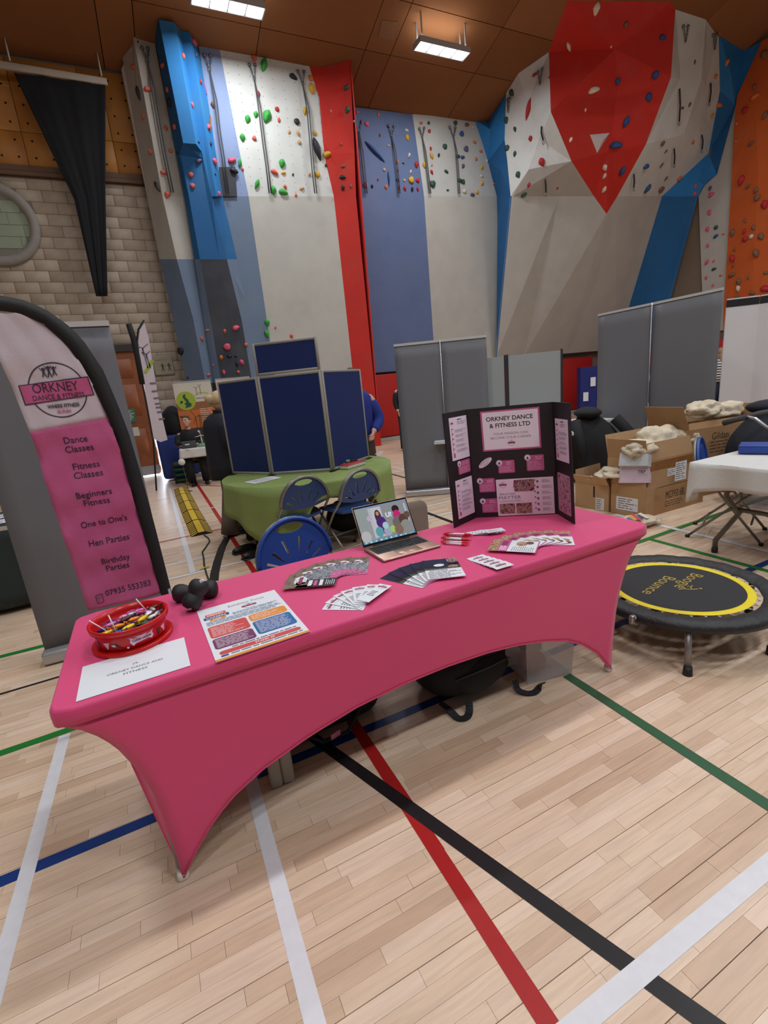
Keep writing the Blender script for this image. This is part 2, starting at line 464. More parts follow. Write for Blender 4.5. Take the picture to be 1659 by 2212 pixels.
# ---- back wall: concrete blocks, timber acoustic boards above, porthole, door
block_m = [mat('block_%d' % i, c, 0.85, noise=(14, .07), bump=(60, .4)) for i, c in enumerate([(176, 160, 142), (168, 152, 134), (182, 168, 150)])]
joint_m = mat('mortar', (128, 114, 100), 0.9)
WX0 = XL
wb = struct(MB().box(((XL+XR)/2, YB+0.15, 4.6), (XR-XL+.6, 0.26, 9.2), joint_m).build('wall_back'))
PHX, PHZ, PHR = -2.02, 5.3, 0.66          # porthole
DX0, DX1, DZ = -1.75, 0.0, 2.82           # door opening
BW, BH = 0.43, 0.2125
bm_cache = {}
row = 0; z = 0.0
while z < 6.1:
    x = -3.46+(BW/2 if row % 2 else 0)
    while x < 0.95:
        cx, cz = x+BW/2, z+BH/2
        inport = math.hypot(cx-PHX, cz-PHZ) < PHR+0.02
        indoor = DX0-0.05 < cx < DX1+0.1 and cz < DZ+0.1
        if not inport and not indoor:
            k = rnd.randrange(3)
            if k not in bm_cache:
                bm_cache[k] = MB().rbox((0, 0, 0), (BW-.009, .06, BH-.009), block_m[k], .004, seg=1).mesh('block')
            o = bpy.data.objects.new('block', bm_cache[k]); COL.objects.link(o); o.parent = wb
            o.location = Vector((cx, YB+.044, cz))-wb.location
        x += BW
    z += BH; row += 1
trim_m = mat('dark_timber', (96, 66, 42), 0.6, noise=(8, .12))
t = struct(MB().box((-1.2, YB-.03, 6.2), (4.4, .1, .07), trim_m).build('trim_1')); struct(MB().box((-1.2, YB-.015, 6.3), (4.4, .07, .1), trim_m).build('trim_2'))
# acoustic boards
ply = [mat('ply_%d' % i, c, 0.5, noise=(3, .1), spec=.35) for i, c in enumerate([(176, 118, 56), (168, 110, 50), (184, 126, 62)])]
hole_m = mat('hole_dark', (28, 18, 10), 0.9)
def board(x0, x1, z0, z1, k):
    b = MB().rbox(((x0+x1)/2, YB-.005, (z0+z1)/2), (x1-x0-.008, .05, z1-z0-.008), ply[k], .004, seg=1).build('acoustic_board', wb)
    h = MB()
    n = max(1, round((x1-x0)/.3)); r = max(1, round((z1-z0)/.3))
    for i in range(n):
        for jj in range(r):
            c = Vector((x0+(i+.5)*(x1-x0)/n, YB-.0312, z0+(jj+.5)*(z1-z0)/r))
            h.lathe([(0, 0), (.021, 0)], hole_m, c, 10, ax=(0, -1, 0), caps=False)
    h.build('drilled_hole', b)
bx = [-3.3, -2.0, -1.18, .0, .4, 1.2]
for i in range(len(bx)-1):
    board(bx[i], bx[i+1], 6.35, 6.93, i % 3); board(bx[i], bx[i+1], 6.93, 8.15, (i+1) % 3)
# porthole window
ringm = mat('cast_stone', (150, 144, 138), 0.8, noise=(10, .06))
win = struct(thing('window_1', None, None, (PHX, YB, PHZ)))
prof = [(PHR+.1, -.0), (PHR+.1, .06), (PHR+.02, .1), (PHR-.06, .07), (PHR-.1, -.05)]
MB().lathe(prof, ringm, (PHX, YB+.0, PHZ), 48, ax=(0, -1, 0), caps=False).build('window_frame', win)
glass = mat('pane_glass', (200, 215, 205), 0.04, alpha=.18, spec=.6)
MB().lathe([(0, 0), (PHR-.05, 0)], glass, (PHX, YB-.02, PHZ), 40, ax=(0, -1, 0), caps=False).build('pane', win)
gb = MB(); gmat = mat('corridor_block', (150, 160, 132), 0.85, noise=(12, .06)); 
for r in range(6):
    zz = -.54+r*.215; hc = math.sqrt(max(0, (PHR-.02)**2-max(abs(zz-.1), abs(zz+.1))**2))
    x = -hc
    while x < hc-.02:
        x2 = min(x+.43 if x > -hc+.01 or r % 2 else x+.22, hc); gb.box((PHX+(x+x2)/2, YB+.005, PHZ+zz), (x2-x-.008, .02, .205), gmat); x = x2
gb.build('inner_wall', win)
# door
dwood = [mat('door_wood', (142, 78, 40), 0.45, noise=(5, .12)), mat('door_frame_wood', (104, 58, 32), 0.5)]
door = struct(thing('door_1', None, None, (DX0, YB, 0)))
MB().box((DX0-.04, YB-.0, DZ/2), (.08, .12, DZ), dwood[1]).box((DX1+.16, YB-.0, DZ/2), (.14, .12, DZ), dwood[1]).build('door_frame', door)
MB().box(((DX0+DX1)/2, YB-.02, DZ+.06), (DX1-DX0+.4, .16, .14), mat('transom_dark', (52, 44, 40), .6)).build('transom', door)
for i, x in enumerate((-1.29, -.44)):
    leaf = MB().box((x, YB+.0, DZ/2+.02), (.83, .06, DZ-.06), dwood[0]).build('door_leaf', door)
    for zz, hh in ((.75, .7), (1.75, .7), (2.45, .42)):
        MB().rbox((x, YB-.032, zz), (.56, .014, hh), dwood[0], .006, seg=1).build('door_panel', leaf)
    MB().box((x, YB-.036, .12), (.8, .008, .22), mat('kick_steel', (176, 178, 182), .3, .7)).build('kick_plate', leaf)
day = mat('daylight_gap', (215, 232, 255), .5, emit=((215, 232, 255), 60.0))
MB().box((.035, YB+.0, DZ/2), (.03, .012, DZ-.1), day).box((-.42, YB-.0, .006), (.84, .06, .008), day).build('daylight_gap', door)
for zz, hh, c in ((1.42, .32, (66, 110, 84)), (1.05, .2, (206, 200, 188))):
    n = MB().box((-.72+.3, YB-.045, zz), (.24, .004, hh), mat('notice_%d' % c[0], c, .6)).build('notice', door)
    Pr((-.42, YB-.047, zz), (1, 0, 0), (0, 0, 1)).greek(-.1, -hh*.35, .1, hh*.4, 7, mat('notice_ink', (210, 214, 206) if c[0] < 100 else (60, 60, 60), .7), seed=5).build(n)
# other walls, ceiling
paint = mat('hall_paint', (120, 104, 88), 0.85, noise=(4, .04))
struct(MB().box((XL-.15, (YB+YF)/2, 6), (.3, YB-YF, 14), paint).build('wall_left'))
struct(MB().box((XR+.15, (YB+YF)/2, 6), (.3, YB-YF, 14), paint).build('wall_right'))
cm = [mat('ceiling_%d' % i, c, 0.8, noise=(1.2, .05), spec=.1) for i, c in enumerate([(140, 92, 58), (134, 87, 54), (146, 97, 62)])]
cgap = mat('ceiling_gap', (46, 28, 14), .9)
yr = 3.2          # ridge
cl = struct(MB().poly([(XL, YB, ceil_z(YB)+.05), (XR, YB, ceil_z(YB)+.05), (XR, yr, ceil_z(yr)+.05), (XL, yr, ceil_z(yr)+.05)], cgap, -.05, n=(0, SLOPE, 1))
            .poly([(XL, yr, ceil_z(yr)+.05), (XR, yr, ceil_z(yr)+.05), (XR, YF, ceil_z(yr)+.05-SLOPE*(yr-YF)), (XL, YF, ceil_z(yr)+.05-SLOPE*(yr-YF))], cm[0], -.05, n=(0, -SLOPE, 1)).build('ceiling'))
xs = [.53]
seq = [.61, 2.3, 2.29]
k = 0; x = .53; xs = [.53]
while x < XR: x += seq[k % 3]; k += 1; xs.append(min(x, XR))
x = .53; k = 2; left = []
while x > XL: x -= seq[k % 3]; k -= 1; left.append(max(x, XL))
xs = sorted(set(left+xs))
ys = [YB+.0, 11.2, 10.15, 7.85, 6.8, 4.5, yr]
for a, b in zip(xs, xs[1:]):
    for c, d in zip(ys, ys[1:]):
        if b-a < .1: continue
        q = [(a+.008, c-.008), (b-.008, c-.008), (b-.008, d+.008), (a+.008, d+.008)]
        MB().poly([(px, py, ceil_z(py)) for px, py in q], rnd.choice(cm), -.03, n=(0, SLOPE, 1)).build('ceiling_panel', cl)
vq = [at(825, 42, Y=10.56), at(860, 46, Y=10.52), at(850, 85, Y=10.87), at(817, 80, Y=10.89)]
MB().poly([Vector((p.x, p.y, ceil_z(p.y)-.01)) for p in vq], mat('vent_plate', (136, 92, 56), .6), -.02, n=(0, SLOPE, 1)).build('vent_plate', cl)
# ---- ceiling fittings
glow = mat('lamp_glow', (240, 248, 255), .4, emit=((232, 243, 255), LAMP_GLOW))
lampm = mat('lamp_body', (170, 168, 166), .5); wire = mat('lamp_wire', (120, 122, 124), .4, .6)
def lamp(cx, cy, label, first=None, power=LAMP_POWER):
    cz = (ceil_z(cy) if cy > yr else ceil_z(yr)-SLOPE*(yr-cy))-.48
    if first is None:
        t = thing('ceiling_light', label, 'light', (cx, cy, cz))
        b = MB(); Lx, Ly = 1.26, .30
        b.box((cx, cy, cz+.06), (Lx, Ly, .05), lampm).box((cx-Lx/2, cy, cz+.02), (.02, Ly, .1), lampm).box((cx+Lx/2, cy, cz+.02), (.02, Ly, .1), lampm)
        b.box((cx, cy-Ly/2, cz+.02), (Lx, .014, .09), lampm).box((cx, cy+Ly/2, cz+.02), (Lx, .014, .09), lampm)
        b.build('housing', t)
        MB().box((cx, cy, cz+.012), (Lx-.03, Ly-.03, .012), glow).build('diffuser', t)
        g = MB()
        for i in range(1, 4): g.box((cx-Lx/2+i*Lx/4, cy, cz-.004), (.014, Ly, .014), wire)
        for i in range(1, 48): g.box((cx-Lx/2+i*Lx/48, cy, cz-.006), (.003, Ly, .005), wire)
        for i in range(1, 5): g.box((cx, cy-Ly/2+i*Ly/5, cz-.006), (Lx, .003, .005), wire)
        g.build('wire_guard', t)
        for sx in (-.55, .55):
            for sy in (-.1, .1): MB().box((cx+sx, cy+sy, cz+.28), (.03, .02, .44), lampm).build('hanger', t)
    else:
        if power != LAMP_POWER: cz -= 1.2
        t = copy_tree(first); t.location = (cx, cy, cz); t['label'] = label
        for ch in t.children:
            if ch.name.startswith('hanger') and power != LAMP_POWER: ch.scale = (1, 1, 3.4)
    ld = bpy.data.lights.new('lamp_light', 'AREA'); ld.shape = 'RECTANGLE'; ld.size = 1.22; ld.size_y = .27; ld.energy = power; ld.color = (0.93, 0.97, 1.0)
    lo = bpy.data.objects.new('lamp_light', ld); COL.objects.link(lo); lo.location = (cx, cy, cz-.03)
    ud = bpy.data.lights.new('lamp_uplight', 'AREA'); ud.shape = 'RECTANGLE'; ud.size = 1.2; ud.size_y = .25; ud.energy = HALL_POWER*.1 if power != LAMP_POWER else power*.07; ud.color = (0.93, 0.97, 1.0)
    uo = bpy.data.objects.new('lamp_uplight', ud); COL.objects.link(uo); uo.location = (cx, cy, cz+.1); uo.rotation_euler = (PI, 0, 0)  # upward light added to brighten the dark ceiling
    return t
first = lamp(2.67, 10.42, 'bright caged ceiling light above the blue climbing column')
lamp(7.15, 10.36, 'bright caged ceiling light between the two climbing walls', first)
for X in (-1.8, 2.67, 7.15, 11.6):
    for Y in (6.4, 2.6, -2.4):  # rows added out of view to light the hall and ceiling
        lamp(X, Y, 'caged ceiling light further along the hall roof, out of view', first, HALL_POWER if Y < 5 else HALL_POWER*.25)['group'] = 'hall lights out of view'
# ================================================================ the stand's table
TA = 0.0207
TX, TY = -0.3971, 1.378
TL, TD, TZ = 2.4268, 0.70, 0.743
_c, _s = math.cos(TA), math.sin(TA)
def T(u, v, z=TZ): return Vector((TX+u*_c-v*_s, TY+u*_s+v*_c, z))
TXD, TYD = Vector((_c, _s, 0)), Vector((-_s, _c, 0))
pink = mat('pink_spandex', (214, 64, 118), 0.62, noise=(300, .03), bump=(900, .06), sheen=.15)
# folding table under the cloth
ft = thing('folding_table', 'white plastic folding table mostly hidden under the stretched pink cover', 'table', T(TL/2, TD/2, 0))
wplastic = mat('white_plastic', (214, 212, 206), .45); tube_g = mat('grey_tube', (150, 150, 150), .4, .6)
MB().rbox(T(TL/2, TD/2, .715), (TL-.02, TD-.02, .045), wplastic, .02, rot=TA).build('tabletop', ft)
for u in (.205, TL-.205):
    for v in (.055, TD-.055):
        MB().tube([T(u, v, .69), T(u, v, .05)], .014, tube_g).build('leg', ft)
        MB().rbox(T(u, v, .018), (.036, .036, .036), wplastic, .01, rot=TA).build('foot_cap', ft)
    MB().tube([T(u, .055, .35), T(u, TD-.055, .35)], .011, tube_g).build('crossbar', ft)
# stretched cover: top, rim band and four Coons-patch skirts
rc = .05
def rim(u, off=0.0):
    """point on the rounded rectangle, u in 0..4 (front, right, back, left); half-way corners at integers"""
    k = int(u) % 4; f = u-int(u)
    P = [(0, 0), (TL, 0), (TL, TD), (0, TD)]
    a, b = P[k], P[(k+1) % 4]
    L = math.hypot(b[0]-a[0], b[1]-a[1]); t = f*L
    dx, dy = (b[0]-a[0])/L, (b[1]-a[1])/L; nx, ny = -dy, dx
    q = rc*PI/4
    # arc halves at each end of the edge
    if t < rc*0.8:
        th = (t/(rc*0.8))*(PI/4); cx, cy = a[0]+dx*rc+nx*rc, a[1]+dy*rc+ny*rc
        ang = PI/4-th
        return (cx-dx*rc*math.sin(ang)-nx*rc*math.cos(ang), cy-dy*rc*math.sin(ang)-ny*rc*math.cos(ang))
    if t > L-rc*0.8:
        th = ((t-(L-rc*0.8))/(rc*0.8))*(PI/4); cx, cy = b[0]-dx*rc+nx*rc, b[1]-dy*rc+ny*rc
        return (cx+dx*rc*math.sin(th)-nx*rc*math.cos(th), cy+dy*rc*math.sin(th)-ny*rc*math.cos(th))
    tt = rc*(1) + (t-rc*.8)/(L-1.6*rc)*(L-2*rc)
    return (a[0]+dx*tt, a[1]+dy*tt)
def inset(p, d):
    cx, cy = TL/2, TD/2
    return (p[0]+(-1 if p[0] > cx else 1)*d*min(1, abs(p[0]-cx)/(.5*TL)*1), p[1]+(-1 if p[1] > cy else 1)*d*min(1, abs(p[1]-cy)/(.5*TD)*1))
ridge = [(0, .69), (.02, .675), (.05, .655), (.09, .61), (.118, .56), (.145, .49), (.167, .42), (.186, .325), (.198, .19), (.204, .1), (.207, .018)]
arch_f = [(0, .018), (.03, .066), (.09, .145), (.18, .228), (.30, .288), (.47, .34), (.66, .378), (.85, .394), (1.05, .396), (1.25, .385), (1.42, .362), (1.58, .325), (1.72, .278), (1.82, .22), (1.92, .135), (1.97, .066), (2.013, .018)]
def interp(tab, x):
    for (x0, y0), (x1, y1) in zip(tab, tab[1:]):
        if x <= x1: return y0+(y1-y0)*(x-x0)/(x1-x0)
    return tab[-1][1]
def ridge_pt(ci, t):
    """ci corner index, t 0 rim .. 1 foot"""
    z = .69-.672*t; d = ridge[-1][0]
    for (d0, z0), (d1, z1) in zip(ridge, ridge[1:]):
        if z >= z1: d = d0+(d1-d0)*(z0-z)/(z0-z1); break
    sx, sy = [(1, 1), (-1, 1), (-1, -1), (1, -1)][ci]; cx, cy = [(0, 0), (TL, 0), (TL, TD), (0, TD)][ci]
    k0 = rc*.29
    return T(cx+sx*(k0*(1-t)+d), cy+sy*(k0*(1-t)+.030*t+.008), z)
def skirt(k):
    long = k % 2 == 0
    c0, c1 = k, (k+1) % 4
    def top(u):
        p = rim(k+u*.99999); return T(p[0], p[1], .69)
    F0, F1 = ridge_pt(c0, 1), ridge_pt(c1, 1)
    def hem(u):
        p = F0.lerp(F1, u)
        if long:
            x = u*2.013 if k == 0 else (1-u)*2.013
            p.z = interp(arch_f, x)
        else:
            p.z = .018+.56*(1-abs(2*u-1)**2.6)
            p += (TXD if k == 1 else -TXD)*(.12*(1-abs(2*u-1)**2))*1.0
        return p
    def S(u, v):
        # Coons patch
        a, b, c, d = top(u), hem(u), ridge_pt(c0, v), ridge_pt(c1, v)
        r1 = a.lerp(b, v); r2 = c.lerp(d, u)
        r3 = top(0).lerp(F0, v).lerp(top(1).lerp(F1, v), u)
        return r1+r2-r3
    return S
mb = MB()
N = 48
loop = [rim(4*i/(N*4)) for i in range(N*4)]
R = 5
prof = [(.012, TZ+.0), (.004, TZ-.004), (0, TZ-.012), (-.001, .715), (0.0, .69)]
vs = []; n4 = len(loop)
for d, z in prof:
    for p in loop:
        q = inset(p, d); vs.append(T(q[0], q[1], z))
fs = [list(range(n4))]
for i in range(len(prof)-1):
    for j in range(n4): fs.append((i*n4+j, (i+1)*n4+j, (i+1)*n4+(j+1) % n4, i*n4+(j+1) % n4))
mb.add(vs[:n4], [list(range(n4))], pink)
mb.add(vs, fs[1:], pink, True)
for k in range(4): mb.grid(skirt(k), 56 if k % 2 == 0 else 24, 20, pink, True, flip=True)
cover = mb.build('table_cover')
tag(cover, 'bright pink stretch cover pulled tight over the long table, arched hems', 'table cover')
solidify(cover, .002)
hm = MB()
for k in (0, 1, 2, 3):
    S = skirt(k); hm.tube([S(i/40, 1.0) for i in range(41)], .0035, pink, 5)
hm.build('hem', cover)
# ---------------------------------------------------------------- papers lying on the table
PZ = TZ+.0012
white_p = mat('paper_white', (222, 224, 230), .55); ink = mat('ink_dark', (42, 40, 46), .6); inkg = mat('ink_grey', (112, 106, 118), .6)
def sheet(name, label, cat, c, w, h, rot, z=PZ, m=None, group=None, th=.0005):
    """flat sheet centred at c (x, y); rot in degrees; returns object and a print on it with origin at the sheet's centre"""
    r = math.radians(rot); x, y = Vector((math.cos(r), math.sin(r), 0)), Vector((-math.sin(r), math.cos(r), 0))
    o = MB().box((0, 0, th/2), (w, h, th), m or white_p).build(name, None, world=False)
    o.location = (c[0], c[1], z); o.rotation_euler = (0, 0, r)
    tag(o, label, cat, group)
    return o, Pr((c[0], c[1], z+th), x, y, .0002)
dpink = mat('print_pink', (196, 92, 142), .5); maroon = mat('print_maroon', (150, 52, 84), .5); lpink = mat('print_pale_pink', (226, 190, 212), .55)
def logo(p, cx, cy, s, ang=0.0, txt=False):
    """stand's badge: ring, slanted band, three dancers"""
    c, q = math.cos(ang), math.sin(ang)
    def rp(u, v): return (cx+u*c-v*q, cy+u*q+v*c)
    p.ring(cx, cy, s*.5, s*.03, ink, 28)
    p.up()
    p.poly([rp(-.62*s, -.12*s), rp(.62*s, -.12*s), rp(.62*s, .17*s), rp(-.62*s, .17*s)], maroon)
    p.up()
    for i in (-1, 0, 1):
        b = rp(i*.1*s, .22*s); p.disc(*rp(i*.1*s, .36*s), s*.03, ink, 8); p.poly([rp((i*.1-.03)*s, .2*s), rp((i*.1+.03)*s, .2*s), rp((i*.1+.02)*s, .33*s), rp((i*.1-.02)*s, .33*s)], ink)
    if txt:
        p.text('ORKNEY', *rp(0, .07*s), .1*s, white_p, ang=ang); p.text('DANCE & FITNESS', *rp(0, -.06*s), .06*s, white_p, ang=ang)
    return p
o, p = sheet('name_card', 'white stand card with printed stand number at the front left table corner', 'card', (-.186, 1.508), .294, .204, 1.6, th=.001)
p.text('29.', 0, .02, .011, ink); p.text('ORKNEY DANCE AND', 0, -.005, .0115, ink, fit=.152); p.text('FITNESS', 0, -.028, .0115, ink, fit=.064)
p.build(o)
# exhibitor poster, A3
o, p = sheet('exhibitor_poster', 'colourful printed exhibitor sheet with four coloured text boxes, near front edge', 'poster', (.172, 1.6), .297, .425, 2.6)
pc = dict(r=mat('pr_red', (204, 72, 72), .5), o=mat('pr_orange', (226, 138, 40), .5), b=mat('pr_blue', (22, 98, 160), .5), v=mat('pr_purple', (112, 52, 98), .5), n=mat('pr_navy', (38, 78, 140), .5))
X0, Y0 = -.1485, -.2125
def XY(u, v): return (X0+u, Y0+v)
def RR(u0, v0, u1, v1, r, m): p.rrect(X0+u0, Y0+v0, X0+u1, Y0+v1, r, m)
p.text('Exhibitor Focus', *XY(.175, .385), .017, mat('ink_brown', (120, 84, 90), .6), fit=.135)
logo(p, *XY(.178, .346), .045)
p.up(); RR(.02, .338, .092, .362, .003, mat('pr_coral', (216, 98, 70), .5)); RR(.012, .316, .1, .338, .002, pc['n']); RR(.03, .298, .085, .316, .002, pc['o'])
p.up(); p.text('ORKNEY', *XY(.056, .35), .013, white_p, .02, fit=.06); p.text('CAREERS', *XY(.055, .327), .012, white_p, .02, fit=.07); p.text('FAIR', *XY(.056, .307), .011, white_p, .02, fit=.03)
p.greek(*XY(.015, .262), *XY(.282, .296), 5, mat('ink_blue', (96, 130, 160), .6), .1, .4, 3)
p.greek(*XY(.11, .3), *XY(.282, .322), 3, mat('ink_blue', (96, 130, 160), .6), .2, .4, 4)
RR(.012, .16, .143, .252, .012, pc['r']); RR(.152, .2, .285, .256, .012, pc['o']); RR(.152, .088, .285, .192, .012, pc['b']); RR(.012, .076, .143, .152, .012, pc['v'])
p.up(); wq = mat('ink_pale', (232, 216, 216), .6)
p.greek(*XY(.02, .168), *XY(.136, .244), 11, wq, .5, .3, 5); p.greek(*XY(.16, .208), *XY(.278, .25), 5, wq, .6, .3, 6); p.greek(*XY(.16, .096), *XY(.278, .186), 12, wq, .2, .3, 7); p.greek(*XY(.02, .083), *XY(.136, .146), 9, wq, .2, .3, 8)
p.greek(*XY(.06, .062), *XY(.27, .07), 1, ink, .0, .5, 9)
RR(.018, .034, .28, .057, .011, pc['r']); p.up(); p.text('STAND 29', *XY(.16, .0455), .011, white_p, .02, fit=.062)
p.greek(*XY(.05, .02), *XY(.28, .03), 1, inkg, .0, .5, 10); p.rect(*XY(.0, .0), *XY(.297, .012), pc['o']); p.rect(*XY(.02, .02), *XY(.042, .03), pc['n'])
p.build(o)
# ---- fans of flyers and cards
def fan(n, c1, r1, c2, r2, build, top_first=True, jit=0.0):
    d = math.radians(r1-r2); cd, sd = math.cos(d), math.sin(d)
    # c1 - p = R(d)(c2 - p)
    ax, ay = c1[0]-(cd*c2[0]-sd*c2[1]), c1[1]-(sd*c2[0]+cd*c2[1])
    a, b = 1-cd, sd
    det = a*a+b*b; px, py = (a*ax-b*ay)/det, (b*ax+a*ay)/det
    rn = random.Random(n*7+int(r1)); proto = None
    for i in range(n):
        f = i/(n-1); rot = r1+(r2-r1)*f+(rn.uniform(-jit, jit) if 0 < i < n-1 else 0); t = math.radians(rot-r1)
        x = px+math.cos(t)*(c1[0]-px)-math.sin(t)*(c1[1]-py); y = py+math.sin(t)*(c1[0]-px)+math.cos(t)*(c1[1]-py)
        lay = (n-1-i) if top_first else i
        z = PZ+lay*.0022
        if proto is None: proto = build((x, y), rot, z); o = proto
        else:
            o = copy_tree(proto); o.location = (x, y, z); o.rotation_euler = (0, 0, math.radians(rot))
        yield i, o
ordn = ['first', 'second', 'third', 'fourth', 'fifth', 'sixth', 'seventh', 'eighth', 'ninth', 'tenth']
ph_br = photo_mat('photo_brown', [(48, 36, 32), (104, 84, 70), (150, 130, 112), (74, 58, 50), (196, 180, 164)], 45)
ph_gy = photo_mat('photo_grey', [(40, 40, 46), (96, 98, 106), (160, 162, 170), (62, 62, 68)], 50)
blackp = mat('print_black', (28, 24, 26), .4)
def b_brown(c, rot, z):
    o, p = sheet('collage_flyer', '', 'flyer', c, .148, .21, rot, z, group='brown collage flyers')
    p.rect(-.074, .04, .074, .105, ph_br); p.rect(-.074, -.105, .0, .04, blackp); p.rect(.0, -.085, .074, .04, ph_gy)
    p.up(); p.rect(.0, -.105, .074, -.075, dpink); p.rect(-.074, -.012, -.02, .06, ph_br)
    p.poly([(-.05, .05), (-.02, .07), (.03, .07), (.05, .045), (.02, .02), (-.03, .02)], white_p); p.poly([(-.074, .06), (-.05, .05), (-.05, -.02), (-.074, -.02)], blackp)
    p.up(); p.rect(-.035, .036, .035, .053, maroon); p.ring(0, .045, .02, .0015, ink, 20)
    p.up(); p.greek(-.064, -.01, -.008, .01, 1, white_p, 0, .8, 3); p.greek(-.062, -.03, -.012, -.014, 1, dpink, 0, .8, 5); p.greek(-.066, -.054, -.008, -.036, 1, white_p, 0, .8, 8)
    for i in range(5): p.rect(-.062, -.066-.008*i, -.062+.05-.006*(i % 3), -.0635-.008*i, white_p)
    p.text('+', .04, -.09, .012, white_p)
    p.build(o); return o
for i, o in fan(6, (.4615, 1.795), 64, (.664, 1.857), -26.5, b_brown): o['label'] = 'brown photo collage flyer, %s from the left in its fan' % ordn[i]
ph_dk = photo_mat('photo_stage', [(7, 6, 10), (13, 11, 18), (34, 30, 76), (9, 8, 13), (52, 46, 60)], 30)
ph_sk = photo_mat('photo_skin', [(90, 50, 40), (190, 150, 130), (60, 50, 60), (210, 180, 165)], 40)
def b_dark(c, rot, z):
    o, p = sheet('booking_flyer', '', 'flyer', c, .148, .21, rot, z, group='dark booking flyers')
    p.rect(-.074, .0, .074, .105, ph_dk); p.up(); p.rect(.03, .055, .074, .105, ph_sk); p.poly([(-.074, .01), (.0, .0), (.074, .03), (.074, -.01), (-.074, -.01)], mat('print_olive', (62, 62, 52), .4))
    p.up(); p.disc(-.01, .035, .022, white_p, 20, .014); p.disc(.045, .012, .022, ph_sk, 16, .014)
    p.up(); p.text('HOW TO BOOK', -.02, -.02, .009, ink, .03, fit=.075); p.greek(-.066, -.098, .066, -.03, 8, inkg, .4, .35, 3)
    p.rect(-.074, -.105, .074, -.1015, dpink); p.build(o); return o
for i, o in fan(5, (.814, 1.587), 25.5, (.947, 1.564), -23, b_dark, False): o['label'] = 'dark stage photo booking flyer, %s from the left in its fan' % ordn[i]
def b_card(c, rot, z):
    o, p = sheet('price_card', '', 'card', c, .055, .153, rot, z, group='narrow white cards')
    logo(p, 0, .053, .032); p.greek(-.018, -.03, .018, .015, 4, inkg, .35, .4, 5); p.build(o); return o
for i, o in fan(7, (.49, 1.4985), 52, (.6165, 1.5125), -59, b_card, False, 3): o['label'] = 'narrow white card with ring badge, %s from the left in its fan' % ordn[i]
ph_tr = photo_mat('photo_bead', [(60, 40, 30), (150, 110, 80), (200, 170, 140), (90, 64, 48)], 60)
def b_pink(c, rot, z):
    o, p = sheet('pink_flyer', '', 'flyer', c, .148, .205, rot, z, group='pink banded flyers')
    p.rect(-.074, .062, .074, .1025, ph_tr); p.rect(-.074, .02, .074, .062, dpink); p.up()
    for k in range(4): p.rect(-.062, .026+.008*k, -.062+.05+.008*(k % 2), .0315+.008*k, lpink)
    p.rect(.0, .03, .06, .056, mat('print_plum', (142, 58, 98), .5))
    p.disc(.03, -.03, .03, ph_tr, 20, .024); p.disc(.045, -.062, .02, mat('print_umber', (104, 80, 66), .5), 16, .018)
    p.greek(-.066, -.09, .0, .005, 11, inkg, .3, .3, 6); p.rect(-.074, -.1025, .074, -.098, dpink); p.build(o); return o
for i, o in fan(6, (1.33, 1.58), 39.7, (1.556, 1.563), -41, b_pink): o['label'] = 'pink banded flyer with round photos, %s from the left in its fan' % ordn[i]
proto = None
for i in range(5):
    c = (1.137+.002*i, 1.58-.0345*i)
    if proto is None:
        proto, p = sheet('business_card', '', 'card', c, .085, .056, -1, PZ, group='row of overlapped business cards')
        logo(p, 0, 0, .04); p.build(proto); o = proto
    else: o = copy_tree(proto); o.location = (*c, PZ+.0022*i)
    o['label'] = 'white business card with ring badge, %s from the back of its row' % ordn[i]
proto = None; rn = random.Random(4)
for i in range(8):
    c = (1.318+.012*i, 1.868-.0095*i)
    if proto is None:
        proto, p = sheet('note_card', '', 'card', c, .09, .055, -28, PZ, group='spread pile of small white cards')
        p.greek(-.035, -.01, .03, .012, 3, inkg, .4, .35, 2); p.rect(-.04, -.024, .04, -.02, maroon); p.build(proto); o = proto
    else: o = copy_tree(proto); o.location = (*c, PZ+.0022*i); o.rotation_euler = (0, 0, math.radians(-28+rn.uniform(-14, 14)))
    o['label'] = 'small white note card in spread pile by the black board, %s from the left' % ordn[i]
# ---- pens
penw = mat('pen_white', (226, 222, 222), .3); penr = mat('pen_red', (214, 44, 62), .3)
pproto = None
ends = [((1.119, 1.847), (1.2, 1.73)), ((1.126, 1.872), (1.225, 1.748)), ((1.149, 1.906), (1.262, 1.769)), ((1.16, 1.915), (1.25, 1.795)), ((1.178, 1.943), (1.298, 1.815)), ((1.19, 1.95), (1.285, 1.828)), ((1.215, 1.957), (1.297, 1.834)), ((1.14, 1.89), (1.232, 1.765))]
ends.sort(key=lambda e: e[0][1])
for i, (a, b) in enumerate(ends):
    ang = math.atan2(b[1]-a[1], b[0]-a[0]); c = ((a[0]+b[0])/2, (a[1]+b[1])/2)
    if pproto is None:
        pproto = thing('pen', '', 'pen', (0, 0, 0), 'promotional pens')
        MB().lathe([(.0052, -.045), (.0052, .032)], penw, (0, 0, .006), 10, ax=(1, 0, 0)).build('barrel', pproto)
        MB().lathe([(.0052, .032), (.0058, .034), (.005, .05), (.0016, .068), (.0008, .072)], penr, (0, 0, .006), 10, ax=(1, 0, 0)).build('tip', pproto)
        MB().lathe([(.0025, -.072), (.003, -.062), (.0056, -.06), (.0056, -.045)], penr, (0, 0, .006), 10, ax=(1, 0, 0)).build('push_button', pproto)
        MB().box((-.045, 0, .0125), (.034, .004, .002), penr).build('clip', pproto)
        o = pproto
    else: o = copy_tree(pproto)
    o.location = (c[0], c[1], PZ+(.009 if i in (2, 5) else 0)); o.rotation_euler = (0, 0, ang)
    o['label'] = 'white pen with red ends, %s from the front of its pile' % ordn[i]
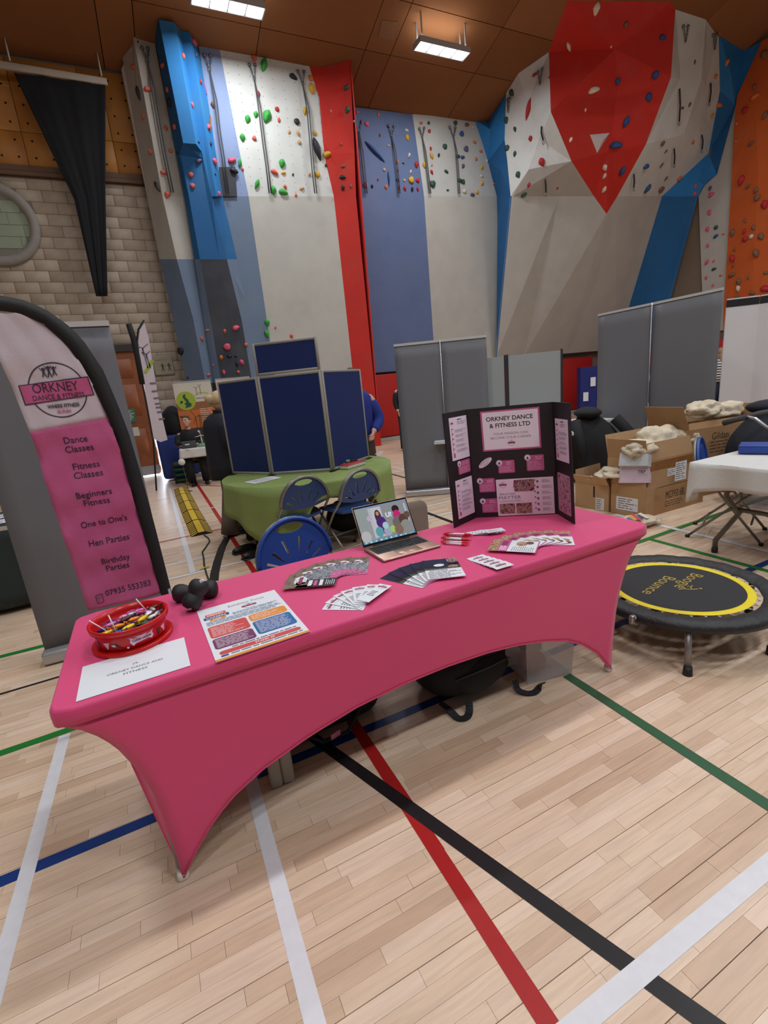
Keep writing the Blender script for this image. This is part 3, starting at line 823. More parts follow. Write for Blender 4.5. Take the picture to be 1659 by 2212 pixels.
# ---------------------------------------------------------------- laptop
lp = thing('laptop', 'open rose gold laptop showing a video of a talk', 'laptop', (.94, 1.905, TZ), rotz=math.radians(1.5))
alu = mat('rose_gold', (196, 160, 144), .35, .75); keym = mat('key_black', (22, 20, 22), .45); bez = mat('bezel_black', (10, 10, 12), .15)
MB().rbox((0, 0, .0075), (.304, .205, .012), alu, .006).build('base', lp, False)
kb = MB().rbox((0, .034, .0137), (.27, .104, .0006), keym, .0003, seg=1).build('keyboard_well', lp, False)
k = MB()
for r in range(6):
    n = 14 if r else 14
    for c in range(n):
        if r == 5 and 4 <= c <= 8: continue
        k.rbox((-.126+c*.0194, .078-r*.0172, .0147), (.0168, .0146 if r else .008, .0014), keym, .0006, seg=1)
k.rbox((.0, -.008, .0147), (.094, .0146, .0014), keym, .0006, seg=1)
kk = k.build('keys', lp, False); kk['kind'] = 'stuff'
MB().rbox((0, -.058, .0136), (.12, .075, .0006), mat('trackpad', (186, 150, 134), .3, .6), .0003, seg=1).build('trackpad', lp, False)
MB().tube([(-.1, .104, .012), (.1, .104, .012)], .005, mat('hinge_black', (30, 28, 28), .4), 8).build('hinge', lp, False)
tilt = math.radians(27)
ly = Vector((0, math.sin(tilt), math.cos(tilt))); ln = Vector((1, 0, 0)).cross(ly)
lid_c = Vector((0, .104, .012))
Rl = Matrix((Vector((1, 0, 0)), ly, ln)).transposed()
lid = MB().rbox(lid_c+ly*.103-ln*.003, (.304, .206, .005), alu, .0045, rot=Rl).build('lid', lp, False)
sc = MB()
sc.box(lid_c+ly*.105-ln*.0003, (.298, .198, .0008), bez, rot=Rl); sc.build('bezel', lp, False)
W_ = wmat(lp)
p = Pr(W_ @ (lid_c+ly*.106), W_.to_3x3() @ Vector((1, 0, 0)), W_.to_3x3() @ ly, .0006)
SCR = .75
def em(n, c): return mat('scr_'+n, tuple(v*.0 for v in c), .2, emit=(c, SCR))
p.rect(-.1435, -.0895, .1435, .0895, em('wall', (150, 152, 156)))
p.up(.0002).rect(-.1435, .086, .1435, .0895, em('bar', (120, 160, 220))); p.rect(-.1435, -.0895, -.06, .086, em('wall2', (158, 166, 166))); p.rect(-.075, -.07, -.005, .08, em('banner', (206, 204, 214)))
p.rect(.122, -.06, .132, .07, em('strip', (190, 200, 222)))
p.up(.0002); p.rect(-.1435, -.0895, .1435, -.078, em('dock', (90, 150, 196)))
for i in range(20): p.up(.00001).rect(-.135+i*.0136, -.088, -.125+i*.0136, -.0795, em('dock%d' % (i % 4), [(190, 214, 232), (70, 130, 190), (226, 230, 236), (110, 190, 160)][i % 4]))
p.up(.0002); p.text('U?', .028, .03, .022, em('txt', (226, 240, 250)), .05, fit=.034)
def blob(x, y, rx, ry, n, c): p.up(.00005).disc(x, y, rx, em(n, c), 18, ry)
blob(-.03, .03, .017, .036, 'hair1', (72, 40, 36)); blob(-.03, .046, .008, .011, 'face', (196, 150, 130)); blob(-.022, -.0, .026, .03, 'purple', (78, 40, 120)); blob(-.012, -.04, .016, .028, 'skirt', (104, 56, 140))
blob(.072, .05, .02, .02, 'hair2', (40, 26, 30)); blob(.072, .015, .022, .03, 'pink', (208, 40, 120)); blob(-.045, -.045, .02, .026, 'teal', (96, 170, 180))
for i, (x, y, r, c) in enumerate([(-.12, -.055, .026, (196, 196, 196)), (.0, -.05, .022, (168, 180, 196)), (.03, -.045, .016, (170, 220, 96)), (-.005, -.02, .016, (184, 214, 226)), (.066, -.02, .03, (120, 110, 106)), (.1, -.01, .026, (92, 66, 56)), (.105, -.05, .034, (150, 150, 150)), (.06, -.055, .024, (140, 110, 96)), (-.08, .03, .012, (206, 180, 214)), (.125, .01, .016, (110, 80, 66))]): blob(x, y, r, r*1.1, 'head%d' % i, c)
p.build(lp, 'screen_picture')
# ---------------------------------------------------------------- tri-fold board
blk = mat('black_card', (32, 25, 30), .55)
tf = thing('display_board', 'black tri-fold card display board with pink and white papers pinned on', 'display board', (1.62, 1.9, TZ))
BP = [Vector((1.308, 2.014, TZ+.001)), Vector((1.505, 2.092, TZ+.001)), Vector((1.852, 1.846, TZ+.001)), Vector((1.774, 1.656, TZ+.001))]
BH_ = .590; lean = Vector((-.018, .015, 0))
def bpanel(a, b, outer=None):
    x = (b-a).normalized(); y = (Vector((0, 0, BH_))+lean).normalized(); n = x.cross(y)
    w = (b-a).length
    MB().poly([a, b, b+y*BH_, a+y*BH_], blk, .005, n=n).build('board_panel', tf)
    return a, x, y, n, w
PA = [bpanel(BP[0], BP[1]), bpanel(BP[1], BP[2]), bpanel(BP[2], BP[3])]
def pinned(k, u0, v0, u1, v1, name, m, rnd_=0.0):
    a, x, y, n, w = PA[k]
    q = [(u0, v0), (u1, v0), (u1, v1), (u0, v1)]
    if rnd_:
        pp = []
        for cx, cy, a0 in ((u1-rnd_, v1-rnd_, 0), (u0+rnd_, v1-rnd_, 90), (u0+rnd_, v0+rnd_, 180), (u1-rnd_, v0+rnd_, 270)):
            for i in range(4): t = math.radians(a0+30*i); pp.append((cx+rnd_*math.cos(t), cy+rnd_*math.sin(t)))
        q = pp
    o = MB().poly([a+x*u+y*v+n*.0012 for u, v in q], m, .0008, n=n).build(name, tf)
    return o, Pr(a+x*(u0+u1)/2+y*(v0+v1)/2+n*.0012, x, y, .0002)
ppal = mat('paper_lilac', (234, 222, 238), .55)
o, p = pinned(1, .066, .362, .363, .572, 'title_sheet', dpink)
p.rect(-.14, -.097, .14, .097, mat('paper_pink_white', (238, 230, 240), .55)); p.up()
p.text('ORKNEY DANCE', -.003, .062, .0215, ink, .02, fit=.235); p.text('& FITNESS LTD', -.003, .027, .0215, ink, .02, fit=.205)
p.text('YOUR PASSION CAN', -.002, -.017, .0115, inkg, 0, fit=.175); p.text('BECOME YOUR CAREER', -.002, -.038, .0115, inkg, 0, fit=.205); logo(p, 0, -.068, .03); p.build(o)
a, x, y, n, w = PA[1]
o = MB().poly([a+x*(.072+.042*math.cos(t)*math.cos(.62)-.016*math.sin(t)*math.sin(.62))+y*(.302+.042*math.cos(t)*math.sin(.62)+.016*math.sin(t)*math.cos(.62))+n*.0012 for t in [2*PI*i/20 for i in range(20)]], ppal, .0008, n=n).build('cut_out_title', tf)
Pr(a+x*.072+y*.302+n*.0012, x, y, .0004).text('QUALIFICATIONS', -.003, .007, .0062, inkg, ang=.62, fit=.062).text('AND CPD\'S', .005, -.006, .006, inkg, ang=.62, fit=.034).build(o)
for (u0, v0, u1, v1, rag) in ((.138, .24, .222, .308, 1), (.284, .243, .372, .327, 2), (.03, .141, .113, .217, 3), (.036, .026, .118, .104, 4)):
    o, p = pinned(1, u0, v0, u1, v1, 'pink_notice', dpink, .005)
    hw, hh = (u1-u0)/2, (v1-v0)/2
    p.disc(-hw+.006, hh-.012, .0165, ppal, 20); p.up().ring(-hw+.006, hh-.012, .0155, .001, ink); p.poly([(-hw-.001, hh-.02), (-hw+.013, hh-.02), (-hw+.006, hh-.004)], ink)
    p.greek(-hw+.006, -hh+.006, hw-.006, hh-.03, 7, lpink, .3, .3, rag); p.greek(-hw*.0, hh-.026, hw-.008, hh-.006, 2, lpink, .3, .4, rag+5); p.build(o)
o, p = pinned(1, .119, .004, .414, .206, 'skills_poster', mat('paper_blush', (236, 224, 236), .5))
hw, hh = .1475, .101
logo(p, -.112, .07, .032); p.up()
p.rrect(-.055, .03, .05, .094, .008, photo_mat('photo_maroon', [(30, 14, 18), (90, 30, 50), (190, 150, 150), (60, 24, 34), (210, 190, 190)], 40)); p.poly([(-.075, .03), (-.03, .09), (-.055, .094), (-.06, .05)], dpink)
p.up(); p.text('SKILLS THAT', -.09, .02, .0105, inkg, fit=.085); p.text('MATTER', -.08, -.0, .0165, inkg, fit=.115); p.text('IN FITNESS & DANCE FITNESS', -.08, -.018, .005, inkg, fit=.11)
p.line([(-.135, -.026), (-.01, -.024)], .001, dpink)
phm = photo_mat('photo_sepia', [(40, 24, 24), (120, 80, 74), (190, 150, 140), (70, 44, 42)], 55)
p.rect(-.137, -.09, -.056, -.034, phm); p.rect(-.05, -.092, .032, -.034, phm)
for i in range(6):
    yy = .084-.031*i; p.disc(.052, yy+.004, .004, maroon, 10); p.disc(.066, yy-.004, .006, [inkg, maroon][i % 2], 10, .007); p.greek(.088, yy-.012, .138, yy+.006, 4, inkg, .4, .3, i)
p.line([(-.14, -.08), (-.09, -.094), (0, -.096)], .002, lpink); p.build(o)
def timeline(k, u0, v0, u1, v1, seed, head):
    o, p = pinned(k, u0, v0, u1, v1, 'timeline_sheet', ppal)
    hw, hh = (u1-u0)/2, (v1-v0)/2
    logo(p, -hw+.022, hh-.03, .02); p.up(); p.greek(-.008, hh-.018, .03, hh-.01, 1, inkg, 0, .8, seed); p.greek(-.01, hh-.04, hw-.01, hh-.022, 2, inkg, .4, .3, seed)
    p.up(); p.rect(-hw+.014, -hh+.014, -hw+.03, hh-.055, dpink); p.up()
    for i in range(5): yy = hh-.07-i*(2*hh-.09)/5; p.disc(-hw+.026, yy, .0115, ppal, 14); p.ring(-hw+.026, yy, .0115, .0012, dpink, 16); p.greek(-hw+.045, yy-.008, hw-.012, yy+.008, 3, inkg, .4, .3, seed+i)
    p.build(o)
timeline(0, .042, .345, .2, .562, 3, True); timeline(0, .045, .035, .2, .24, 20, True); timeline(2, .03, .3, .178, .51, 40, False)
o, p = pinned(0, .085, .265, .195, .335, 'pink_notice', dpink, .005); p.disc(-.045, .022, .015, ppal); p.up().poly([(-.052, .014), (-.038, .014), (-.045, .03)], ink); p.greek(-.046, -.03, .048, .004, 5, lpink, .3, .3, 60); p.greek(-.02, .01, .048, .03, 2, lpink, .3, .3, 61); p.build(o)
o, p = pinned(2, .03, .03, .178, .235, 'photo_collage', mat('photo_edge', (190, 140, 160), .5), .01)
phv = photo_mat('photo_mauve', [(60, 36, 60), (150, 96, 120), (206, 160, 180), (96, 60, 86)], 45)
p.rect(-.068, .03, .068, .094, phv); p.rect(-.068, -.035, -.01, .026, phv); p.rect(-.004, -.035, .068, .026, phv); p.rect(-.068, -.096, .068, -.04, phv); p.build(o)
# ---------------------------------------------------------------- sweet tub
red = mat('tub_red', (196, 22, 24), .28, noise=(20, .03)); RC = Vector((-.195, 1.712, TZ))
tub = thing('sweet_tub', 'round red plastic sweet tub full of wrapped chocolates, standing in its lid', 'tub', RC)
MB().lathe([(.0, .016), (.104, .016), (.106, .03), (.108, .05), (.110, .066), (.1205, .070), (.122, .086), (.119, .0875), (.113, .086), (.109, .07), (.105, .035), (.0, .034)], red, RC, 56).build('body', tub)
MB().lathe([(0, .0), (.122, .0), (.124, .004), (.124, .013), (.120, .0155), (.112, .013), (0, .013)], red, RC, 56).build('lid', tub)
def curved(ang, z, R):
    a = math.radians(ang); n = Vector((math.cos(a), math.sin(a), 0)); x = Vector((-math.sin(a), math.cos(a), 0))
    return Pr(RC+n*R+Vector((0, 0, z)), x, (0, 0, 1), .0006, lambda u, v: x*(R*math.sin(u/R)-u)+n*(R*math.cos(u/R)-R))
p = curved(-72, .044, .1085)
star = [(-.036, -.006), (-.033, .005), (-.041, .013), (-.02, .010), (0, .0085), (.02, .010), (.041, .015), (.034, .004), (.038, -.006), (.03, -.015), (.02, -.0085), (0, -.010), (-.02, -.0125), (-.028, -.019)]
for i in range(len(star)): p.poly([(0, 0), star[i], star[(i+1) % len(star)]], lpink)
p.up(); p.text('Celebrations', 0, -.001, .0085, mat('label_wine', (110, 30, 52), .5), .02, fit=.058); p.build(tub, 'tub_label')
brn = mat('choc_brown', (84, 42, 36), .4); sil = mat('wrap_silver', (190, 186, 192), .25, .4)
for ang, kind in ((-112, 0), (-130, 1), (-150, 2), (-40, 2), (-28, 1), (-95, 3)):
    p = curved(ang, .036, .108)
    if kind == 0: p.poly([(-.018, .008), (.0, .006), (.016, -.012), (-.012, -.006)], brn); p.up().poly([(-.016, .006), (-.004, .004), (-.002, -.004), (-.013, -.002)], sil)
    elif kind == 1: p.poly([(-.012, .01), (.012, .012), (.004, -.012)], lpink)
    elif kind == 2: p.poly([(-.006, .012), (.006, .014), (.004, -.012), (-.005, -.01)], brn)
    else: p.disc(0, -.012, .004, lpink, 8)
    p.build(tub, 'printed_sweet')
wraps = dict(yellow=(226, 196, 30), orange=(226, 132, 34), pink=(222, 104, 168), purple=(74, 48, 110), blue=(34, 70, 130), silver=(200, 202, 208), brown=(86, 46, 36), green=(40, 70, 52), white=(226, 226, 230), magenta=(170, 50, 110))
WM = {k: mat('wrap_'+k, v, .25, .15) for k, v in wraps.items()}
sproto = {}
def sweet(col, L, x, y, z, yaw, pitch, label):
    key = (col, L)
    if key not in sproto:
        t = thing('wrapped_sweet', '', 'sweet', (0, 0, 0), 'wrapped sweets in the red tub')
        MB().ell((0, 0, 0), (L/2, .0085, .007), WM[col], 10, 6, warp=.05, seed=L*1000).build('wrapped_body', t, False)
        for s_ in (-1, 1):
            v = [(s_*L*.47, 0, 0)]; n = 7
            for i in range(n): a = (i/(n-1)-.5)*1.9; v.append((s_*(L*.47+.014*math.cos(a)), .013*math.sin(a), .003*(1 if i % 2 else -1)))
            MB().add(v, [(0, i, i+1) for i in range(1, n)]+[(0, i+1, i) for i in range(1, n)], WM[col]).build('twisted_end', t, False)
        sproto[key] = t; o = t
    else: o = copy_tree(sproto[key])
    o.location = RC+Vector((x, y, z+.007)); o.rotation_euler = (0, pitch, yaw); o['label'] = label
rn = random.Random(11)
spots = [('yellow', .05, .0, -.062, .066, .5, 'long yellow wrapped sweet at the front of the red tub'), ('yellow', .05, .042, -.03, .07, .9, 'yellow wrapped sweet standing proud in the middle of the tub'), ('orange', .045, -.03, -.035, .068, .4, 'orange and brown wrapped sweet left of the yellow one'),
 ('pink', .04, -.055, .0, .066, .5, 'pink wrapped sweet at the left of the tub'), ('pink', .04, .03, .055, .068, .2, 'pink wrapped sweet at the back of the tub beside a lollipop stick'), ('pink', .04, -.02, .04, .066, .7, 'pink wrapped sweet at the back left of the tub'),
 ('brown', .045, -.01, .012, .068, .45, 'brown wrapped sweet in the middle of the tub'), ('silver', .035, .085, -.012, .068, 1.2, 'silver wrapped sweet at the right edge of the tub'), ('silver', .035, .072, .03, .07, 2.0, 'silver wrapped sweet near the right lollipop'), ('silver', .035, .008, .035, .07, .4, 'silver wrapped sweet behind the brown one'),
 ('white', .03, .07, -.03, .068, .3, 'white wrapped sweet at the right front of the tub'), ('white', .03, .06, .0, .07, .8, 'white wrapped sweet below the right lollipop'), ('purple', .04, -.08, -.02, .062, -.3, 'purple wrapped sweet at the far left of the tub'), ('purple', .04, .02, .03, .066, .5, 'purple wrapped sweet behind the middle'), ('purple', .04, -.05, .025, .064, .1, 'purple wrapped sweet under the back left pink ones'),
 ('blue', .04, -.035, -.075, .062, .1, 'blue wrapped sweet at the front left rim of the tub'), ('blue', .04, .088, .01, .064, 1.3, 'blue wrapped sweet against the right rim'), ('green', .04, .05, -.055, .062, .6, 'dark green wrapped sweet at the front right of the tub'), ('green', .04, .03, -.06, .06, 1.0, 'dark green wrapped sweet next to the long yellow one'),
 ('magenta', .038, .045, .03, .068, .1, 'magenta wrapped sweet in the right half of the tub'), ('magenta', .038, .0, .065, .066, .3, 'magenta wrapped sweet at the back rim'), ('yellow', .04, -.065, -.055, .062, .15, 'yellow wrapped sweet at the left front rim of the tub'), ('orange', .04, .015, -.015, .07, .35, 'orange wrapped sweet lying across the middle of the tub'), ('brown', .045, .072, .04, .072, .2, 'dark brown wrapped sweet at the back right rim')]
for col, L, x, y, z, yaw, lab in spots: sweet(col, L, x, y, z, yaw, rn.uniform(-.2, .2), lab)
for c in range(16):   # lower layer that shows between the upper ones
    a = c*2.4; r = .018*math.sqrt(c); sweet(['purple', 'brown', 'magenta', 'pink', 'blue', 'green'][c % 6], .04, r*math.cos(a), r*math.sin(a), .048, a, 0, 'wrapped sweet in the lower layer of the tub, mostly covered')
stick = mat('lolly_stick', (232, 214, 222), .4)
for (ax, ay, az), (bx, by, bz), c, lab in (((-.06, -.045, .066), (-.108, -.02, .112), 'orange', 'lollipop leaning out of the left of the red tub'), ((-.035, -.07, .066), (-.048, -.05, .125), 'yellow', 'lollipop standing at the front left of the red tub'), ((.055, .03, .074), (.03, .04, .125), 'silver', 'lollipop at the back right of the red tub')):
    t = thing('lollipop', lab, 'lollipop', RC+Vector((ax, ay, az)), 'lollipops in the red tub')
    MB().tube([RC+Vector((ax, ay, az)), RC+Vector((bx, by, bz))], .002, stick, 8).build('stick', t)
    MB().ell(RC+Vector((ax, ay, az-.008)), .013, WM[c], 12, 8).build('candy_head', t)
# ---------------------------------------------------------------- dumbbells
neo = mat('neoprene_black', (26, 25, 28), .6, bump=(300, .1)); dl = mat('dumbbell_mark', (214, 206, 216), .5)
def dumbbell(a, b, label, mark):
    a, b = Vector(a), Vector(b); d = (b-a).normalized(); L = (b-a).length
    t = thing('dumbbell', label, 'dumbbell', Vector(((a.x+b.x)/2, (a.y+b.y)/2, TZ)), 'pair of small dumbbells')
    R_ = .037; pr = [(0, -.027), (.014, -.0265), (.026, -.023), (.034, -.014), (R_, 0), (.035, .014), (.029, .028), (.022, .042)]
    mid = [(.022, L-.042), (.029, L-.028), (.035, L-.014), (R_, L), (.034, L+.014), (.026, L+.023), (.014, L+.0265), (0, L+.027)]
    MB().lathe(pr+mid, neo, a, 28, ax=d).build('weight', t)
    for e, s_ in mark:
        c = a if e == 0 else b; n = -d if e == 0 else d
        n = (n*.7+(CP-c).normalized()*.7).normalized()
        x, y, z = frame_from(n); x = -x if x.dot(RT) < 0 else x; y = z.cross(x)
        q = Pr(c+n*.0372, x, y, .0006, lambda u, v: -n*((u*u+v*v)/(2*.033)))
        for k in range(5): q.rect(-.009+.004*k, -.0025, -.0062+.004*k, .004, dl)
        q.rect(-.011, -.0062, .009, -.0042, dl); q.build(t, 'weight_mark')
    return t
L1 = at(389, 1281.5, z=TZ+.0345); R1 = at(455, 1272.5, z=TZ+.0345)
d1 = (R1-L1).normalized(); L1b, R1b = L1, R1
dumbbell(L1b, R1b, 'black dumbbell lying flat on the pink table, underneath the other one', [])
F1 = at(414.5, 1300.5, z=TZ+.0345); T1 = at(429.5, 1267.5, z=TZ+.083)
dumbbell(F1, T1, 'black dumbbell propped across the other one, white marks on its ends', [(0, 1), (1, 1)])
# ---------------------------------------------------------------- things under the table
blackc = mat('bag_black', (20, 20, 23), .75, bump=(200, .2)); blackw = mat('webbing_black', (28, 29, 34), .7)
clear = mat('clear_plastic', (222, 222, 226), .25, alpha=.3, spec=.5)
bx_ = thing('storage_box', 'translucent plastic storage box under the right end of the table', 'box', (1.54, 1.72, 0))
ba, bb = at(1147, 1478, z=0), at(1228, 1456, z=0); xd = (bb-ba).normalized(); yd = Vector((-xd.y, xd.x, 0)); w_ = (bb-ba).length+.04
def slab(mb, a, x, w, h, t, m, top=1.06):
    n = x.cross(Vector((0, 0, 1)))
    mb.poly([a, a+x*w, a+x*w*1.03+Vector((0, 0, h))+n*.012, a-x*w*.03+Vector((0, 0, h))+n*.012], m, t, n=n)
w2 = .36; O = ba-xd*.02
for a, x, w in ((O, xd, w_), (O+xd*w_, yd, w2), (O+xd*w_+yd*w2, -xd, w_), (O+yd*w2, -yd, w2)):
    mb = MB(); slab(mb, a+Vector((0, 0, .003)), x, w, .3, .003, clear); mb.build('side', bx_)
MB().poly([O+Vector((0, 0, .005)), O+xd*w_+Vector((0, 0, .005)), O+xd*w_+yd*w2+Vector((0, 0, .005)), O+yd*w2+Vector((0, 0, .005))], clear, .003).build('bottom', bx_)
for i, (px, py, pz, c, n) in enumerate(((.05, .06, .08, (150, 70, 96), 'folded pink cloth inside the clear storage box'), (.13, .15, .06, (120, 112, 104), 'folded grey cloth inside the clear storage box'))):
    c3 = O+xd*(w_*.5)*(0.7+.6*i)+yd*py*1.6+Vector((0, 0, .065+.0))
    tag(MB().ell(c3, (.07, .06, .055), mat('cloth_%d' % i, c, .9), 14, 8, rot=Matrix.Rotation(math.atan2(xd.y, xd.x), 3, 'Z'), warp=.08, seed=i).build('folded_cloth'), n, 'cloth')
# backpack lying in the middle
bp_c = Vector((1.15, 1.78, 0)); rp = Matrix.Rotation(math.radians(4), 3, 'Z')
bpk = thing('backpack', 'black backpack lying under the middle of the table, straps trailing forward', 'backpack', bp_c)
MB().ell(bp_c+Vector((0, .05, .135)), (.27, .20, .135), blackc, 24, 14, rot=rp, warp=.07, seed=5).build('body', bpk)
MB().ell(bp_c+Vector((.03, -.1, .12)), (.17, .07, .09), blackc, 18, 10, rot=rp, warp=.05, seed=9).build('front_pocket', bpk)
MB().tube([bp_c+Vector((-.13, -.145, .16)), bp_c+Vector((.03, -.168, .18)), bp_c+Vector((.19, -.13, .16))], .004, mat('zip_grey', (62, 62, 66), .4), 6).build('zip', bpk)
def strap(pix, zs, w=.034):
    K = [at(x, y, z=z) for (x, y), z in zip(pix, zs)]; P = []; mb = MB(); vs = []
    for i in range(len(K)-1):
        a, b, c, d = K[max(i-1, 0)], K[i], K[i+1], K[min(i+2, len(K)-1)]
        for t in (0, .25, .5, .75): P.append(.5*((2*b)+(c-a)*t+(2*a-5*b+4*c-d)*t*t+(3*b-a-3*c+d)*t**3))
    P.append(K[-1])
    for i, q in enumerate(P):
        t = (P[min(i+1, len(P)-1)]-P[max(i-1, 0)]).normalized(); s_ = t.cross(Vector((0, 0, 1))).normalized()*w/2
        if i: s_ = s_ if s_.dot(prev) > 0 else -s_
        prev = s_; vs += [q-s_, q+s_, q+s_+Vector((0, 0, .004)), q-s_+Vector((0, 0, .004))]
    fs = []
    for i in range(len(P)-1):
        for k in range(4): fs.append((4*i+k, 4*i+(k+1) % 4, 4*i+4+(k+1) % 4, 4*i+4+k))
    fs += [(0, 3, 2, 1), (4*len(P)-4, 4*len(P)-3, 4*len(P)-2, 4*len(P)-1)]
    return mb.add(vs, fs, blackw)
strap([(950, 1518), (972, 1535), (990, 1552), (1008, 1550), (1014, 1535), (1012, 1510)], [.05, .02, .006, .006, .012, .06]).build('strap', bpk)
strap([(1112, 1470), (1120, 1490), (1138, 1498), (1155, 1496), (1166, 1484), (1172, 1476)], [.06, .02, .006, .006, .02, .05]).build('strap', bpk)
# soft bag further left
sb_c = Vector((.50, 1.98, 0))
sbag = thing('soft_bag', 'black soft bag with a pink tag lying under the left half of the table', 'bag', sb_c)
MB().rbox(sb_c+Vector((-.05, -.02, .128)), (.56, .34, .255), blackc, .1, rot=Matrix.Rotation(.03, 3, 'Z'), seg=5).build('body', sbag)
MB().tube([sb_c+Vector((-.2, -.19, .1)), sb_c+Vector((-.1, -.22, .02)), sb_c+Vector((.02, -.22, .02)), sb_c+Vector((.1, -.19, .1))], .01, blackw, 8).build('handle', sbag)
tg = at(725, 1587, z=.06)
MB().rbox(tg, (.05, .006, .026), mat('tag_pink', (206, 122, 156), .5), .002, rot=Matrix.Rotation(.3, 3, 'Z')).build('tag', sbag)
# grey plastic case on its edge
gc = at(614, 1700, z=0); greyc = mat('case_grey', (150, 144, 134), .5, noise=(20, .04))
cs = thing('plastic_case', 'grey plastic case standing on edge behind the left table leg', 'case', gc+Vector((.02, .2, 0)))
rz = Matrix.Rotation(math.radians(-6), 3, 'Z')
for s_ in (-1, 1): MB().rbox(gc+Vector((s_*.024+.02, .2, .2)), (.049, .4, .39), greyc, .012, rot=rz, seg=2).build('case_half', cs)
MB().tube([gc+Vector((.02, .1, .385)), gc+Vector((.02, .12, .42)), gc+Vector((.02, .26, .42)), gc+Vector((.02, .28, .385))], .01, greyc, 8).build('handle', cs)
# ================================================================ feather flag beside the table
FY = 2.5
def F2(px, py): p = at(px, py, Y=FY); return (p.x, p.z)
def wr(x, z): return .006*math.sin(23*z+9*x)+.004*math.sin(41*z-17*x+1.3)*(1 if z < 1.5 else .6)+.003*math.sin(70*x+30*z)
flag = thing('feather_flag', 'tall pink and white feather flag with black sleeve listing dance and fitness classes', 'flag', (-.12, FY, 0))
inner = [F2(*p) for p in [(0, 670.6), (47.5, 678.5), (95, 700.7), (142.4, 743.4), (177, 790.9), (202.5, 838.4), (232.6, 901.6), (262.7, 984), (294.3, 1101), (345, 1275), (356, 1313)]]
outer = [F2(*p) for p in [(0, 637.4), (60, 650), (105, 672), (145, 701), (177, 731), (221.5, 797), (253, 870), (278.5, 936.5), (303.8, 1022), (335.4, 1139), (370, 1275), (380, 1313)]]
leftp = [F2(0, 670.6), F2(0, 778), F2(65, 931.7), F2(110.8, 1082), F2(191, 1316)]
leftp = [(leftp[0][0]-.03, leftp[0][1]+.005)]+[(min(x, -.44), z) for x, z in leftp[1:]]
def xat(tab, z):
    t = sorted(tab, key=lambda p: -p[1])
    for (x0, z0), (x1, z1) in zip(t, t[1:]):
        if z0 >= z >= z1: return x0+(x1-x0)*(z0-z)/((z0-z1) or 1)
    return t[0][0] if z > t[0][1] else t[-1][0]
fw = mat('flag_white', (206, 194, 202), .75, bump=(60, .2)); fp = mat('flag_pink', (196, 92, 140), .75, bump=(60, .2)); fk = mat('flag_black', (30, 29, 31), .8, bump=(150, .2))
zt = inner[0][1]+.006; zm = at(65, 931.7, Y=FY).z; zb = at(191, 1316, Y=FY).z-.008
slant = (at(232.6, 901.6, Y=FY).z-zm)/(at(232.6, 901.6, Y=FY).x-at(65, 931.7, Y=FY).x)
def flagpart(z0, z1, m, name, nz):
    def S(u, v):
        z = z0+(z1-z0)*u
        xl = xat(leftp, z); xr = max(xat(inner, z), xl+.004); x = xl+(xr-xl)*v
        k = slant*(x+.45)
        if z0 == zm: z += k*(1-u)
        if z1 == zm: z += k*u
        return Vector((x, FY+wr(x, z), z))
    o = MB().grid(S, nz, 14, m).build(name, flag); solidify(o, .0012); return o
up_ = flagpart(zt, zm, fw, 'white_panel', 26); lo_ = flagpart(zm, zb, fp, 'pink_panel', 50)
# sleeve as a swept flat tube between inner and outer curve
mb = MB(); n = 40; vs = []
for i in range(n+1):
    t = i/n
    def par(tab):
        L = [0]
        for a, b in zip(tab, tab[1:]): L.append(L[-1]+math.hypot(b[0]-a[0], b[1]-a[1]))
        s = t*L[-1]
        for k in range(len(tab)-1):
            if s <= L[k+1]+1e-9:
                f = (s-L[k])/(L[k+1]-L[k]); return (tab[k][0]*(1-f)+tab[k+1][0]*f, tab[k][1]*(1-f)+tab[k+1][1]*f)
        return tab[-1]
    a = par([(inner[0][0]-.05, inner[0][1]+.004)]+inner); b = par([(outer[0][0]-.05, outer[0][1]+.003)]+outer)
    c = ((a[0]+b[0])/2, (a[1]+b[1])/2)
    vs += [Vector((a[0], FY-.001, a[1])), Vector((c[0], FY-.011, c[1])), Vector((b[0], FY, b[1])), Vector((c[0], FY+.011, c[1]))]
mb.add(vs, [(4*i+k, 4*i+4+k, 4*i+4+(k+1) % 4, 4*i+(k+1) % 4) for i in range(n) for k in range(4)], fk, True)
mb.build('sleeve', flag)
pb = at(372, 1290, Y=FY)
MB().tube([(pb.x-.008, FY, pb.z+.05), (pb.x-.002, FY, .02)], .009, mat('pole_grey', (120, 120, 124), .4, .5), 8).build('pole', flag)
for a in range(4):
    r = a*PI/2+.5; MB().tube([(pb.x, FY, .03), (pb.x+.3*math.cos(r), FY+.3*math.sin(r), .012)], .012, fk, 6).build('base_foot', flag)
ang = math.atan(slant)
p = Pr(Vector((0, FY-.0016, 0)), (1, 0, 0), (0, 0, 1), .0008, lambda u, v: Vector((0, wr(u, v), 0)))
inkv = mat('flag_ink', (58, 46, 66), .7)
def FT(txt, px, py, h0, x0=None, x1=None, m=inkv, bold=.008):
    c = at(px, py, Y=FY); fit = None; h = h0*1.8
    if x0 is not None: fit = (at(x1, py, Y=FY)-at(x0, py, Y=FY)).length
    q = Pr(p.o, p.x, p.y, .0008, p.warp); q.k = p.k; q.text(txt, c.x, c.z, h, m, bold, fit); q.build(flag, 'lettering')
